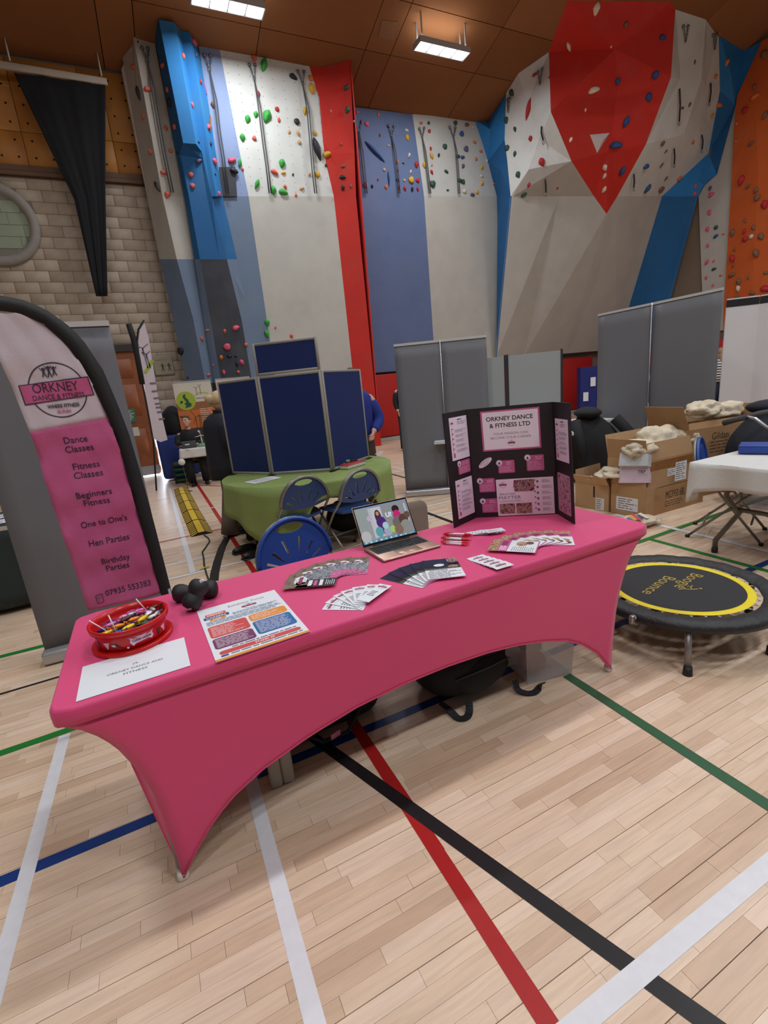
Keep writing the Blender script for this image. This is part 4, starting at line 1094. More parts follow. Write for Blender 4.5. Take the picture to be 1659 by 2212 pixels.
# badge
c = at(125.5, 843, Y=FY); rx = (at(188, 843, Y=FY).x-at(60, 843, Y=FY).x)/2; rz = (at(118, 783, Y=FY).z-at(135, 903, Y=FY).z)/2
p.ring(c.x, c.z, rx, .0045, inkv, 48, ry=rz); p.up(.0008)
q = [at(*a, Y=FY) for a in ((38.6, 833), (190.5, 813), (204, 853), (54, 876))]
p.bilin([(a.x, a.z) for a in (q[3], q[2], q[1], q[0])], inkv); p.up(.0006)
cx_, cz_ = sum(a.x for a in q)/4, sum(a.z for a in q)/4
p.bilin([(cx_+(a.x-cx_)*.965, cz_+(a.z-cz_)*.9) for a in (q[3], q[2], q[1], q[0])], fp); p.up(.0014)
FT('ORKNEY', 120, 836, .021, 70, 171, bold=0); FT('DANCE & FITNESS', 128, 856, .0115, 72, 185, bold=0)
FT('WHERE FITNESS', 137, 876, .0080, 102, 172, bold=.03); FT('IS FUN', 139, 888, .007, 124, 153, m=fp, bold=.03)
for i, (px, py, h) in enumerate(((95, 805, .028), (106, 803, .036), (117, 802, .028))):
    g = at(px, py, Y=FY); p, keep = Pr(p.o, p.x, p.y, .0008, p.warp), p; p.k = keep.k; p.disc(g.x, g.z+h*.5, .0055, inkv, 10); p.line([(g.x, g.z+h*.4), (g.x, g.z-h*.15)], .008, inkv)
    p.line([(g.x-.002, g.z-h*.1), (g.x-.007, g.z-h*.65)], .0045, inkv); p.line([(g.x+.002, g.z-h*.1), (g.x+.007, g.z-h*.65)], .0045, inkv)
    p.line([(g.x, g.z+h*.3), (g.x-.013, g.z+h*.62)], .0035, inkv); p.line([(g.x, g.z+h*.3), (g.x+.013, g.z+h*.62)], .0035, inkv); p.build(flag, 'dancer_print'); p = keep
p.k = .0004
for t, px, py, x0, x1 in (('Dance', 163.5, 949, 138, 190), ('Classes', 171.5, 968, 140, 203), ('Fitness', 186, 1005, 157, 216), ('Classes', 191, 1024, 159, 223), ('Beginners', 203.5, 1065, 165, 243), ('Fitness', 209, 1083, 181, 238), ("One to One's", 225, 1126, 175, 276), ('Hen Parties', 236, 1166, 192, 281), ('Birthday', 250, 1207, 219, 281), ('Parties', 254, 1223.5, 229, 280), ('07935 553383', 277, 1270, 228, 327)):
    FT(t, px, py, .0155, x0, x1)
p.build(flag, 'badge_print'); p = Pr(p.o, p.x, p.y, .0008, p.warp); p.k = .0012
g = at(216, 1292, Y=FY); p.rrect(g.x-.014, g.z-.022, g.x+.014, g.z+.022, .006, inkv); p.up(); p.rrect(g.x-.0115, g.z-.0195, g.x+.0115, g.z+.0195, .005, fp); p.up().ring(g.x, g.z+.009, .008, .0022, inkv, 16)
for k in range(3): p.rect(g.x-.008, g.z-.004-.005*k, g.x+.008, g.z-.0025-.005*k, inkv)
p.build(flag, 'phone_symbol')
# ================================================================ grey banner stands
gfab = mat('banner_grey', (112, 113, 118), .8, bump=(200, .1)); silv = mat('stand_silver', (190, 190, 192), .35, .6)
def rollup(a, b, h, label, seam=False):
    a, b = Vector((*a, 0)), Vector((*b, 0)); x = (b-a).normalized(); n = x.cross(Vector((0, 0, 1))); w = (b-a).length
    t = thing('rollup_banner', label, 'banner stand', (a+b)/2, 'plain grey roll-up stands')
    mid = (a+b)/2; R = Matrix((x, -n, Vector((0, 0, 1)))).transposed()
    MB().rbox(mid+Vector((0, 0, .045)), (w+.03, .15, .085), silv, .02, rot=R, seg=2).build('base', t)
    for s_ in ((0, w) if not seam else (0, w/2, w)):
        pass
    def S(u, v):
        return a+x*(w*u)+Vector((0, 0, .09+(h-.11)*v))+n*(.012*math.sin(PI*u)*math.sin(PI*v)+.01)
    if not seam:
        o = MB().grid(S, 8, 12, gfab).build('fabric', t); solidify(o, .002)
    else:
        for k in range(2):
            o = MB().grid(lambda u, v: S(k*.503+u*.497, v), 6, 12, gfab).build('fabric', t); solidify(o, .002)
        MB().tube([mid+n*.03+Vector((0, 0, .05)), mid+n*.03+Vector((0, 0, h))], .006, silv, 8).build('pole', t)
    MB().box(mid+Vector((0, 0, h-.012))+n*.01, (w+.005, .016, .03), mat('rail_white', (196, 194, 190), .4), rot=R).build('top_rail', t)
    MB().tube([mid-n*.02+Vector((0, 0, .05)), mid-n*.02+Vector((0, 0, h-.02))], .01, silv, 8).build('support_pole', t)
    return t
rollup((-.885, 3.44), (-.115, 3.42), 2.02, 'tall grey roll-up banner stand behind the pink feather flag')
rollup((2.965, 5.72), (4.0, 5.17), 2.0, 'pair of grey roll-up panels behind the black tri-fold board', True)
rollup((6.2, 5.35), (6.2, 3.62), 2.22, 'dark grey roll-up panels behind the cardboard boxes', True)
# ================================================================ table with dark cloth at the left edge
def draped(name, label, poly, z, drop, m, group=None, wave=.015, nz=6, per=6, seed=1, hemf=None):
    """cloth over a table: poly = (x, y) outline counter-clockwise"""
    P = []
    for i in range(len(poly)):
        a, b = Vector((*poly[i], 0)), Vector((*poly[(i+1) % len(poly)], 0)); L = (b-a).length; k = max(2, int(L/.04))
        for j in range(k): P.append(a.lerp(b, j/k))
    n = len(P); c = sum(P, Vector())/n; mb = MB(); vs = []; L = [0]
    for i in range(n): L.append(L[-1]+(P[(i+1) % n]-P[i]).length)
    for k in range(nz+1):
        f = k/nz
        for i, q in enumerate(P):
            o = (q-c); o.normalize()
            w = wave*f*(math.sin(L[i]*2*PI/(per*.05)+seed)+.6*math.sin(L[i]*2*PI/(per*.083)+2*seed))
            d = drop*(1 if hemf is None else hemf(q))
            vs.append(q+o*(w+.012*f)+Vector((0, 0, z-d*f)))
    fs = [[k*n+i, (k+1)*n+i, (k+1)*n+(i+1) % n, k*n+(i+1) % n] for k in range(nz) for i in range(n)]
    mb.add(vs, fs, m, True); mb.add([q+Vector((0, 0, z)) for q in P], [list(range(n))], m)
    o = mb.build(name); tag(o, label, 'tablecloth', group); solidify(o, .003); return o
def round_pts(cx, cy, r, n=40, ry=None): return [(cx+r*math.cos(2*PI*i/n), cy+(ry or r)*math.sin(2*PI*i/n)) for i in range(n)]
gtube = mat('leg_grey', (104, 98, 90), .45, .4); blkt = mat('leg_black', (26, 24, 24), .5); topw = mat('tabletop_pale', (188, 184, 176), .5)
def trestle(label, poly, z, legs, m=topw, lm=gtube, name='folding_table'):
    c = sum((Vector((*q, 0)) for q in poly), Vector())/len(poly)
    t = thing(name, label, 'table', c)
    MB().poly([(x, y, z) for x, y in poly], m, .035, n=(0, 0, 1)).build('tabletop', t)
    for x, y in legs: MB().tube([(x, y, z-.035), (x, y, .0)], .014, lm, 8).build('leg', t)
    return t
dk = mat('cloth_dark_green', (40, 50, 48), .85, bump=(80, .2))
DP = [(-3.2, 4.62), (-1.0, 4.58), (-1.0, 5.3), (-3.2, 5.35)]
trestle('table under a dark green cloth at the left edge behind the grey banner', DP, .72, [(-1.2, 4.75), (-1.2, 5.15), (-3, 4.75), (-3, 5.15)])
draped('table_cloth', 'dark green cloth hanging to the floor at the left edge', DP, .728, .68, dk, wave=.03, per=9)
for i, (x, y, r) in enumerate(((-1.3, 4.75, 12), (-1.5, 4.95, -20), (-1.22, 5.05, 30))):
    o, p = sheet('leaflet', 'white printed leaflet on the dark green table at the left edge, %s one' % ['nearest', 'left', 'rear'][i], 'leaflet', (x, y), .3, .21, r, z=.732+.002*i)
    p.greek(-.12, -.08, .12, .08, 7, inkg, .3, .4, i); p.build(o)
# ================================================================ folding chairs
bluep = mat('chair_blue', (34, 74, 150), .38, bump=(300, .05)); bluep2 = mat('chair_blue_dark', (28, 62, 118), .4, bump=(300, .05)); ctube = mat('chair_tube', (136, 132, 124), .35, .6)
def arch(n=24, a=.225, b=.235): return [(a*math.cos(PI*i/n), b*math.sin(PI*i/n)) for i in range(n+1)]
def chair(label, loc, rz, seatm=bluep, front_rim=True):
    """sitter looks towards local -y"""
    t = thing('folding_chair', label, 'chair', loc, 'blue folding chairs', rz)
    out = arch()+[(-.2, -.02), (-.1, -.045), (0, -.052), (.1, -.045), (.2, -.02)]
    hole = [(.085*math.cos(PI*i/10), .178+.034*math.sin(PI*i/10)) for i in range(11)]+[(-.05, .162), (0, .155), (.05, .162)]
    loops = [out, hole]
    for a in (-64, -42, -17, 12, 36, 60):
        s_, c_ = math.sin(math.radians(a)), math.cos(math.radians(a)); r0, r1 = .075, (.16 if abs(a) > 30 else .18)
        ox, oy = s_*.035, -.05
        w0, w1 = .004, .0085
        loops.append([(ox+s_*r0-c_*w0, oy+c_*r0+s_*w0), (ox+s_*r1-c_*w1, oy+c_*r1+s_*w1), (ox+s_*r1+c_*w1, oy+c_*r1-s_*w1), (ox+s_*r0+c_*w0, oy+c_*r0-s_*w0)])
    vs, fs = outline_geo(loops, .012)
    def bend(u, v, d): return Vector((u, .215+.16*v+d, .585+v*1.0))
    MB().add([bend(u, v, w) for u, v, w in vs], fs, seatm).build('backrest', t, False)
    rim_ = [bend(u, v, -.008) for u, v in arch()]
    MB().tube(rim_, .012, seatm if front_rim else ctube, 8).build('back_rim', t, False)
    fr = [bend(u*1.0, v, .014) for u, v in arch(16)]
    for s_ in (1, -1):
        top = fr[0] if s_ > 0 else fr[-1]
        MB().tube([top, Vector((s_*.222, .1, .46)), Vector((s_*.222, -.24, .012))], .0105, ctube, 8).build('front_leg', t, False)
        MB().tube([Vector((s_*.19, -.17, .425)), Vector((s_*.2, .26, .012))], .0105, ctube, 8).build('rear_leg', t, False)
        for y in (-.24, .26): MB().rbox((s_*(.222 if y < 0 else .2), y, .012), (.03, .034, .024), blkt, .008).build('rubber_foot', t, False)
    MB().tube(fr, .0105, ctube, 8).build('back_tube', t, False)
    MB().tube([(-.2, -.165, .16), (.2, -.165, .16)], .008, ctube, 6).build('stretcher', t, False)
    MB().tube([(-.196, .16, .12), (.196, .16, .12)], .008, ctube, 6).build('stretcher', t, False)
    sv, sf = outline_geo([[(.2*math.cos(a)*(1 if math.sin(a) < 0 else .96), .2*math.sin(a)) for a in [2*PI*i/32 for i in range(32)]]], .022)
    def sq(u, v):   # squarish seat
        k = max(abs(u), abs(v)); r = math.hypot(u, v); f = (r/k)**.65 if k > 1e-6 else 1
        return u*f, v*f
    MB().add([Vector((sq(u, v)[0], sq(u, v)[1]-.02, .445+w-.25*(u*u)*0+.02*(abs(u)/.2)**2)) for u, v, w in sv], sf, seatm).build('seat', t, False)
    return t
chair('bright blue folding chair behind the pink table, left of the laptop', (.625, 2.36, 0), math.radians(9), bluep)
chair('dark blue folding chair with grey tube rim at the green table, left of the two', (1.03, 4.18, 0), math.radians(188), bluep2, False)
chair('dark blue folding chair with grey tube rim at the green table, right of the two', (1.47, 4.05, 0), math.radians(196), bluep2, False)
bc = thing('plastic_chair', 'beige plastic chair behind the laptop, only its rounded back showing', 'chair', (1.42, 2.55, 0))
beige = mat('chair_beige', (150, 142, 128), .5)
vs, fs = outline_geo([[(-.2, 0)]+[(-.2+.06-.06*math.cos(a), .20+.06*math.sin(a)) for a in [PI/2*i/6 for i in range(7)]]+[(.2-.06+.06*math.sin(a), .20+.06*math.cos(a)) for a in [PI/2*i/6 for i in range(7)]]+[(.2, 0)]], .01)
BCX = 1.31
MB().add([Vector((BCX+u, 2.66+w-.5*u*u, .5+v)) for u, v, w in vs], fs, beige).build('backrest', bc)
MB().rbox((BCX, 2.45, .44), (.42, .42, .03), beige, .014).build('seat', bc)
for sx in (-.19, .19):
    for y0, y1 in ((2.28, 2.24), (2.64, 2.7)): MB().tube([(BCX+sx, y0, .43), (BCX+sx*1.1, y1, 0)], .011, ctube, 8).build('leg', bc)
    MB().tube([(BCX+sx*.9, 2.62, .44), (BCX+sx*.9, 2.66, .54)], .011, ctube, 8).build('back_support', bc)
# ================================================================ round green table with blue display boards
GC = (1.38, 4.86)
gcloth = mat('cloth_green', (128, 146, 82), .8, bump=(40, .25), noise=(6, .05))
trestle('round table hidden under the olive green cloth', round_pts(*GC, .86), .722, [(1.0, 4.4), (1.8, 4.4), (1.0, 5.2), (1.8, 5.2)], lm=blkt, name='round_table')
def ghem(q):
    a = math.atan2(q.y-GC[1], q.x-GC[0]); d = math.degrees(a) % 360
    tab = [(0, .9), (90, .8), (150, .5), (180, .42), (205, .62), (225, .98), (243, 1.0), (250, .5), (256, .25), (292, .22), (300, .7), (320, .95), (360, .9)]
    for (d0, v0), (d1, v1) in zip(tab, tab[1:]):
        if d <= d1: return v0+(v1-v0)*(d-d0)/(d1-d0)
    return .9
draped('table_cloth', 'olive green tablecloth over the round table with blue boards, hanging in folds', round_pts(*GC, .875, 72), .732, .62, gcloth, wave=.022, per=7, hemf=ghem)
feltb = mat('felt_blue', (14, 36, 92), .9, bump=(300, .1)); frame = mat('board_frame', (150, 144, 136), .5)
db = thing('display_boards', 'folding navy felt display boards in grey frames on the green table', 'display board', (1.4, 4.85, .735))
BX = [Vector((.68, 5.32, .737)), Vector((.99, 4.815, .737)), Vector((1.515, 4.445, .737)), Vector((2.105, 4.895, .737))]
def felt(a, b, z0, z1):
    x = (b-a).normalized(); n = x.cross(Vector((0, 0, 1))); w = (b-a).length; R = Matrix((x, -n, Vector((0, 0, 1)))).transposed(); m = (a+b)/2; fr_ = .024
    h = z1-z0; c = Vector((m.x, m.y, (z0+z1)/2))
    f = MB().box(c, (w-.03, .012, h-.03), feltb, rot=R).build('felt_panel', db)
    for s_ in (-1, 1):
        MB().rbox(c+x*s_*(w/2-fr_/2-.002), (fr_, .022, h), frame, .004, rot=R, seg=1).build('frame_upright', f)
        MB().rbox(c+Vector((0, 0, s_*(h/2-fr_/2))), (w-2*fr_, .02, fr_), frame, .004, rot=R, seg=1).build('frame_rail', f)
for k in range(3): felt(BX[k], BX[k+1], .745, 1.70)
felt(BX[1], BX[2], 1.705, 2.0)
for k in (0, 1, 2, 3): MB().box(BX[k]+Vector((0, 0, .004)), (.09, .03, .008), blkt, rot=.5).build('board_foot', db)
o, p = sheet('paper', 'white printed paper lying on the left of the green table', 'paper', (.86, 4.63), .3, .21, 20, z=.7355); p.greek(-.12, -.08, .12, .08, 8, inkg, .3, .35, 4); p.build(o)
bk = at(755, 1004, z=.755)
bo = thing('book', 'red covered thick book on the right of the green table', 'book', (bk.x, bk.y, .735), rotz=.5)
MB().rbox((0, 0, .018), (.29, .2, .034), mat('page_white', (214, 206, 200), .7), .002, seg=1).build('pages', bo, False)
MB().rbox((0, 0, .0375), (.3, .21, .005), mat('book_red', (170, 44, 50), .5), .002, seg=1).build('cover', bo, False)
ky = thing('key_bunch', 'bunch of keys with a green fob lying on the red book', 'keys', (bk.x-.03, bk.y+.03, .776), rotz=.3)
MB().rbox((.03, 0, .014), (.05, .03, .026), mat('fob_green', (86, 170, 130), .4), .008).build('fob', ky, False)
MB().tube([(-.03+.02*math.cos(a), .02*math.sin(a), .004) for a in [2*PI*i/14 for i in range(14)]], .002, silv, 5, closed=True).build('ring', ky, False)
for a in (.3, 1.4, 2.6): MB().rbox((-.03+.04*math.cos(a), .04*math.sin(a), .006), (.05, .014, .003), mat('key_metal', (90, 84, 78), .4, .7), .001, rot=a, seg=1).build('key', ky, False)
MB().rbox((.11, .0, .008), (.09, .03, .014), blkt, .006).build('strap', ky, False)
tag(MB().ell((1.05, 4.9, .16), (.26, .2, .16), blackc, 18, 10, warp=.08, seed=2).build('bag'), 'black bag on the floor under the green table, left', 'bag')
tag(MB().ell((1.72, 4.72, .19), (.24, .2, .19), blackc, 18, 10, warp=.07, seed=6).build('bag'), 'black bag on the floor under the green table, right, behind the chair', 'bag')
# ================================================================ people
def skin(J, E, m, name, parent, sub=2):
    ks = list(J); me = bpy.data.meshes.new(name)
    me.from_pydata([J[k][0] for k in ks], [(ks.index(a), ks.index(b)) for a, b in E], [])
    ob = bpy.data.objects.new(name, me); COL.objects.link(ob)
    ob.modifiers.new('skin', 'SKIN').use_smooth_shade = True
    sd = ob.modifiers.new('sub', 'SUBSURF'); sd.levels = sub; sd.render_levels = sub
    if not me.skin_vertices: me.attributes.new
    sv = me.skin_vertices[0].data if me.skin_vertices else None
    for i, k in enumerate(ks):
        r = J[k][1]; r = (r, r) if isinstance(r, (int, float)) else r
        sv[i].radius = r; sv[i].use_root = (i == 0)
    dg = bpy.context.evaluated_depsgraph_get(); ev = ob.evaluated_get(dg)
    nm = bpy.data.meshes.new_from_object(ev)
    bpy.data.objects.remove(ob); bpy.data.meshes.remove(me)
    nm.materials.clear(); nm.materials.append(m); nm.name = name
    for pl in nm.polygons: pl.use_smooth = True
    return link_mesh(name, nm, parent)
skinm = mat('skin_tone', (206, 158, 134), .5); shoe = mat('shoe_black', (20, 20, 22), .4)
def head(c, f, hairm, parent, s=1.0, bun=None, eyes=True):
    """head centre c, facing direction f (horizontal)"""
    f = Vector(f).normalized(); r = f.cross(Vector((0, 0, 1))); R = Matrix((r, f, Vector((0, 0, 1)))).transposed(); c = Vector(c)
    def L(x, y, z): return c+R @ Vector((x, y, z))*s
    h = MB().ell(c, (.073*s, .093*s, .115*s), skinm, 20, 14, rot=R)
    h.ell(L(0, .03, -.055), (.056*s, .058*s, .062*s), skinm, 16, 10, rot=R)
    h.ell(L(0, .094, -.012), (.013*s, .02*s, .026*s), skinm, 10, 8, rot=R)
    for k in (-1, 1): h.ell(L(k*.074, -.005, -.012), (.012*s, .022*s, .033*s), skinm, 8, 6, rot=R)
    ho = h.build('head', parent)
    if eyes:
        for k in (-1, 1):
            MB().ell(L(k*.03, .083, .012), (.012*s, .008*s, .007*s), mat('eye_white', (210, 206, 200), .3), 8, 6, rot=R).ell(L(k*.03, .088, .012), (.006*s, .005*s, .006*s), mat('iris', (50, 40, 36), .3), 8, 6, rot=R).build('eye', ho)
            MB().ell(L(k*.031, .088, .03), (.018*s, .006*s, .0045*s), hairm, 8, 6, rot=R).build('eyebrow', ho)
        MB().ell(L(0, .086, -.06), (.024*s, .006*s, .007*s), mat('lips', (176, 106, 98), .5), 10, 6, rot=R).build('mouth', ho)
    hh = MB().ell(L(0, -.022, .03), (.082*s, .094*s, .098*s), hairm, 22, 14, rot=R, warp=.03, seed=4)
    for k in range(9):
        a = (k/8-.5)*2.2; hh.ell(L(.07*math.sin(a), .052*math.cos(a)+.012, .092-.008*(k % 2)), (.022*s, .024*s, .02*s), hairm, 8, 6, rot=R, warp=.1, seed=k)
    if bun: hh.ell(L(*bun), (.05*s, .048*s, .062*s), hairm, 14, 10, rot=R, warp=.08, seed=2)
    hh.build('hair', ho); return ho
def hand(w, d, side, parent, s=1.0):
    """palm at wrist w pointing along d, five curled fingers"""
    d = Vector(d).normalized(); side = Vector(side).normalized(); nrm = d.cross(side)
    R = Matrix((side, d, nrm)).transposed(); w = Vector(w)
    h = MB().ell(w+d*.045*s, (.038*s, .052*s, .016*s), skinm, 12, 8, rot=R)
    for i, (x, L) in enumerate(((-.028, .062), (-.01, .074), (.009, .07), (.027, .055))):
        b = w+d*.085*s+side*x*s; h.tube([b, b+d*L*.5*s+nrm*.006*s, b+d*L*.8*s+nrm*.024*s, b+d*L*.85*s+nrm*.042*s], [.0085*s, .008*s, .0075*s, .005*s], skinm, 8)
    b = w+d*.03*s-side*.034*s; h.tube([b, b+d*.03*s-side*.02*s, b+d*.058*s-side*.016*s+nrm*.012*s], [.011*s, .009*s, .006*s], skinm, 8)
    return h.build('hand', parent)
def shoe_at(p, f, parent, s=1.0, m=shoe):
    f = Vector(f).normalized(); r = f.cross(Vector((0, 0, 1))); R = Matrix((r, f, Vector((0, 0, 1)))).transposed(); p = Vector(p)
    MB().ell(p+f*.07*s+Vector((0, 0, .038*s)), (.043*s, .135*s, .04*s), m, 16, 8, rot=R).rbox(p+f*.07*s+Vector((0, 0, .01)), (.085*s, .26*s, .02), m, .009, rot=R).build('shoe', parent)
# ---- woman in navy coat, facing the boards (+x), back turned
navy = mat('coat_navy', (24, 26, 36), .85, bump=(120, .25)); taupe = mat('trousers_taupe', (104, 94, 84), .85, bump=(100, .15)); blond = mat('hair_blond', (184, 158, 118), .55, noise=(60, .18))
wx, wy = .70, 5.72
wm = thing('person', 'person with blond bun, navy coat and taupe flared trousers standing beside the blue boards', 'person', (wx, wy, 0))
body = skin({'pelvis': ((wx, wy, .92), (.13, .10)), 'chest': ((wx, wy, 1.2), (.13, .11)), 'neck': ((wx+.01, wy, 1.38), .05), 'skull': ((wx+.03, wy, 1.5), .06), 'shL': ((wx, wy+.17, 1.31), .05), 'elL': ((wx+.02, wy+.23, 1.06), .04), 'wrL': ((wx+.14, wy+.2, .9), .03), 'shR': ((wx, wy-.17, 1.31), .05), 'elR': ((wx-.01, wy-.23, 1.06), .04), 'wrR': ((wx+.14, wy-.2, .9), .03), 'hipL': ((wx, wy+.09, .84), .08), 'knL': ((wx+.0, wy+.12, .47), .055), 'anL': ((wx+.02, wy+.15, .07), .04), 'hipR': ((wx, wy-.09, .84), .08), 'knR': ((wx-.05, wy-.11, .47), .055), 'anR': ((wx-.1, wy-.12, .07), .04)},
     [('pelvis', 'chest'), ('chest', 'neck'), ('neck', 'skull'), ('chest', 'shL'), ('shL', 'elL'), ('elL', 'wrL'), ('chest', 'shR'), ('shR', 'elR'), ('elR', 'wrR'), ('pelvis', 'hipL'), ('hipL', 'knL'), ('knL', 'anL'), ('pelvis', 'hipR'), ('hipR', 'knR'), ('knR', 'anR')], skinm, 'body', wm)
prof_c = [(.25, .66), (.245, .8), (.235, .95), (.225, 1.1), (.22, 1.22), (.2, 1.31), (.13, 1.37), (.075, 1.395)]
def coat(parent, cx, cy, prof, m, fx=1.0, fy=1.15, name='coat', back=0.0):
    mb = MB(); n = 28; vs = []
    for r, z in prof:
        for j in range(n):
            a = 2*PI*j/n; k = 1+.03*math.sin(5*a+z*4)+.02*math.sin(9*a)
            vs.append((cx+r*fx*math.cos(a)*k+back*(z-1), cy+r*fy*math.sin(a)*k, z))
    fs = [(i*n+j, i*n+(j+1) % n, (i+1)*n+(j+1) % n, (i+1)*n+j) for i in range(len(prof)-1) for j in range(n)]
    o = mb.add(vs, fs, m, True).build(name, parent); solidify(o, .008); return o
coat(wm, wx+.02, wy, prof_c, navy, 1.0, 1.02)
coat(wm, wx+.02, wy, [(.085, 1.36), (.082, 1.40), (.088, 1.425), (.08, 1.42)], navy, name='collar')
for k in (-1, 1):
    skin({'a': ((wx, wy+k*.17, 1.31), .085), 'b': ((wx+.0, wy+k*.235, 1.06), .075), 'c': ((wx+.12, wy+k*.2, .92), .055)}, [('a', 'b'), ('b', 'c')], navy, 'sleeve', wm, 2)
    hand((wx+.14, wy+k*.2, .9), (.6, 0, -.6), (0, k, 0), wm)
for x, y, x2, y2 in ((wx-.02, wy-.09, wx-.13, wy-.13), (wx+.0, wy+.09, wx+.1, wy+.15)):
    MB().tube([(x, y, .86), (x+(x2-x)*.3, y+(y2-y)*.4, .5), (x+(x2-x)*.8, y2, .2), (x2, y2, .03)], [.1, .085, .09, .105], taupe, 18).build('trouser_leg', wm)
    shoe_at((x2+.02, y2, 0), (1, -.1, 0), wm)
head((wx+.03, wy-.0, 1.505), (1, .25, 0), blond, wm, .97, bun=(0, -.125, .035))
# ---- person seated behind the boards: only black trousers and shoes show under the cloth
px_, py_ = 1.02, 5.55
blkc = mat('cloth_black', (22, 22, 25), .85, bump=(120, .2)); dhair = mat('hair_dark', (46, 36, 30), .6, noise=(60, .15))
sp = thing('person', 'person seated behind the green table, only black trousers and black shoes visible', 'person', (px_, py_, 0))
skin({'pelvis': ((px_, py_, .5), (.15, .11)), 'chest': ((px_, py_+.05, .85), (.15, .11)), 'neck': ((px_, py_+.03, 1.08), .05), 'skull': ((px_, py_+.02, 1.18), .06), 'shL': ((px_-.18, py_+.04, .98), .055), 'elL': ((px_-.24, py_-.02, .74), .045), 'wrL': ((px_-.15, py_-.16, .62), .032), 'shR': ((px_+.18, py_+.04, .98), .055), 'elR': ((px_+.24, py_-.02, .74), .045), 'wrR': ((px_+.15, py_-.16, .62), .032), 'hipL': ((px_-.1, py_-.05, .5), .085), 'knL': ((px_-.22, py_-.42, .5), .065), 'anL': ((.67, 4.86, .09), .045), 'hipR': ((px_+.1, py_-.05, .5), .085), 'knR': ((px_-.08, py_-.42, .5), .065), 'anR': ((.72, 4.62, .09), .045)},
     [('pelvis', 'chest'), ('chest', 'neck'), ('neck', 'skull'), ('chest', 'shL'), ('shL', 'elL'), ('elL', 'wrL'), ('chest', 'shR'), ('shR', 'elR'), ('elR', 'wrR'), ('pelvis', 'hipL'), ('hipL', 'knL'), ('knL', 'anL'), ('pelvis', 'hipR'), ('hipR', 'knR'), ('knR', 'anR')], blkc, 'body', sp)
head((px_, py_+.0, 1.2), (0, -1, 0), dhair, sp, .95, eyes=False)
for k in (-1, 1): hand((px_+k*.15, py_-.16, .62), (0, -1, -.2), (k, 0, 0), sp, .95)
shoe_at((.67, 4.86, 0), (-1, -.25, 0), sp); shoe_at((.72, 4.62, 0), (-1, -.3, 0), sp)
sc_ = thing('stool', 'low black stool behind the green table carrying the seated person', 'stool', (px_, py_+.02, 0))
MB().rbox((px_, py_+.03, .365), (.36, .34, .04), blkt, .015).build('seat', sc_)
for a in ((-.14, -.1), (.14, -.1), (.14, .16), (-.14, .16)): MB().tube([(px_+a[0], py_+a[1], .35), (px_+a[0]*1.1, py_+a[1]*1.1, 0)], .012, blkt, 8).build('leg', sc_)
# ---- man in blue sweater at the right end of the boards
mx, my = 2.30, 5.62
bsw = mat('sweater_blue', (28, 46, 128), .85, bump=(90, .3)); brt = mat('trousers_brown', (62, 46, 36), .85, bump=(80, .2))
mn = thing('person', 'person in a royal blue sweater and brown trousers half hidden by the blue boards', 'person', (mx, my, 0))
skin({'pelvis': ((mx, my, .95), (.14, .11)), 'chest': ((mx, my, 1.28), (.15, .12)), 'neck': ((mx, my, 1.5), .055), 'skull': ((mx-.02, my, 1.62), .065), 'shL': ((mx+.2, my-.04, 1.4), .06), 'elL': ((mx+.29, my-.06, 1.1), .05), 'wrL': ((mx+.12, my-.2, .96), .036), 'shR': ((mx-.2, my, 1.4), .06), 'elR': ((mx-.27, my-.03, 1.12), .05), 'wrR': ((mx-.16, my-.2, 1.0), .036), 'hipL': ((mx+.1, my, .88), .09), 'knL': ((mx+.13, my, .5), .07), 'anL': ((mx+.16, my, .08), .05), 'hipR': ((mx-.1, my, .88), .09), 'knR': ((mx-.1, my+.02, .5), .07), 'anR': ((mx-.1, my+.02, .08), .05)},
     [('pelvis', 'chest'), ('chest', 'neck'), ('neck', 'skull'), ('chest', 'shL'), ('shL', 'elL'), ('elL', 'wrL'), ('chest', 'shR'), ('shR', 'elR'), ('elR', 'wrR'), ('pelvis', 'hipL'), ('hipL', 'knL'), ('knL', 'anL'), ('pelvis', 'hipR'), ('hipR', 'knR'), ('knR', 'anR')], skinm, 'body', mn)
coat(mn, mx, my, [(.175, .9), (.19, .98), (.195, 1.15), (.205, 1.3), (.2, 1.4), (.14, 1.47), (.07, 1.5)], bsw, 1.1, .82, 'sweater')
for k, e, w_ in ((1, (mx+.3, my-.06, 1.1), (mx+.14, my-.19, .97)), (-1, (mx-.27, my-.03, 1.12), (mx-.17, my-.19, 1.01))):
    skin({'a': ((mx+k*.18, my-.02, 1.38), .095), 'b': (e, .08), 'c': (w_, .055)}, [('a', 'b'), ('b', 'c')], bsw, 'sleeve', mn, 2)
    hand(w_, (-k*.5, -.5, -.4), (0, 0, 1), mn)
for k in (-1, 1):
    MB().tube([(mx+k*.095, my, .95), (mx+k*.12, my, .5), (mx+k*.14, my+.01, .06)], [.115, .1, .085], brt, 18).build('trouser_leg', mn); shoe_at((mx+k*.14, my+.01, 0), (k*.2, -1, 0), mn)
head((mx-.02, my-.02, 1.63), (-.5, -1, 0), dhair, mn)
pf = at(818, 975, Y=5.45); tag(MB().poly([pf, pf+Vector((.07, 0, .0)), pf+Vector((.02, 0, -.05)), pf+Vector((-.06, 0, -.03))], white_p, .003).build('paper_slip'), 'white paper slip held low beside the brown trousers', 'paper')
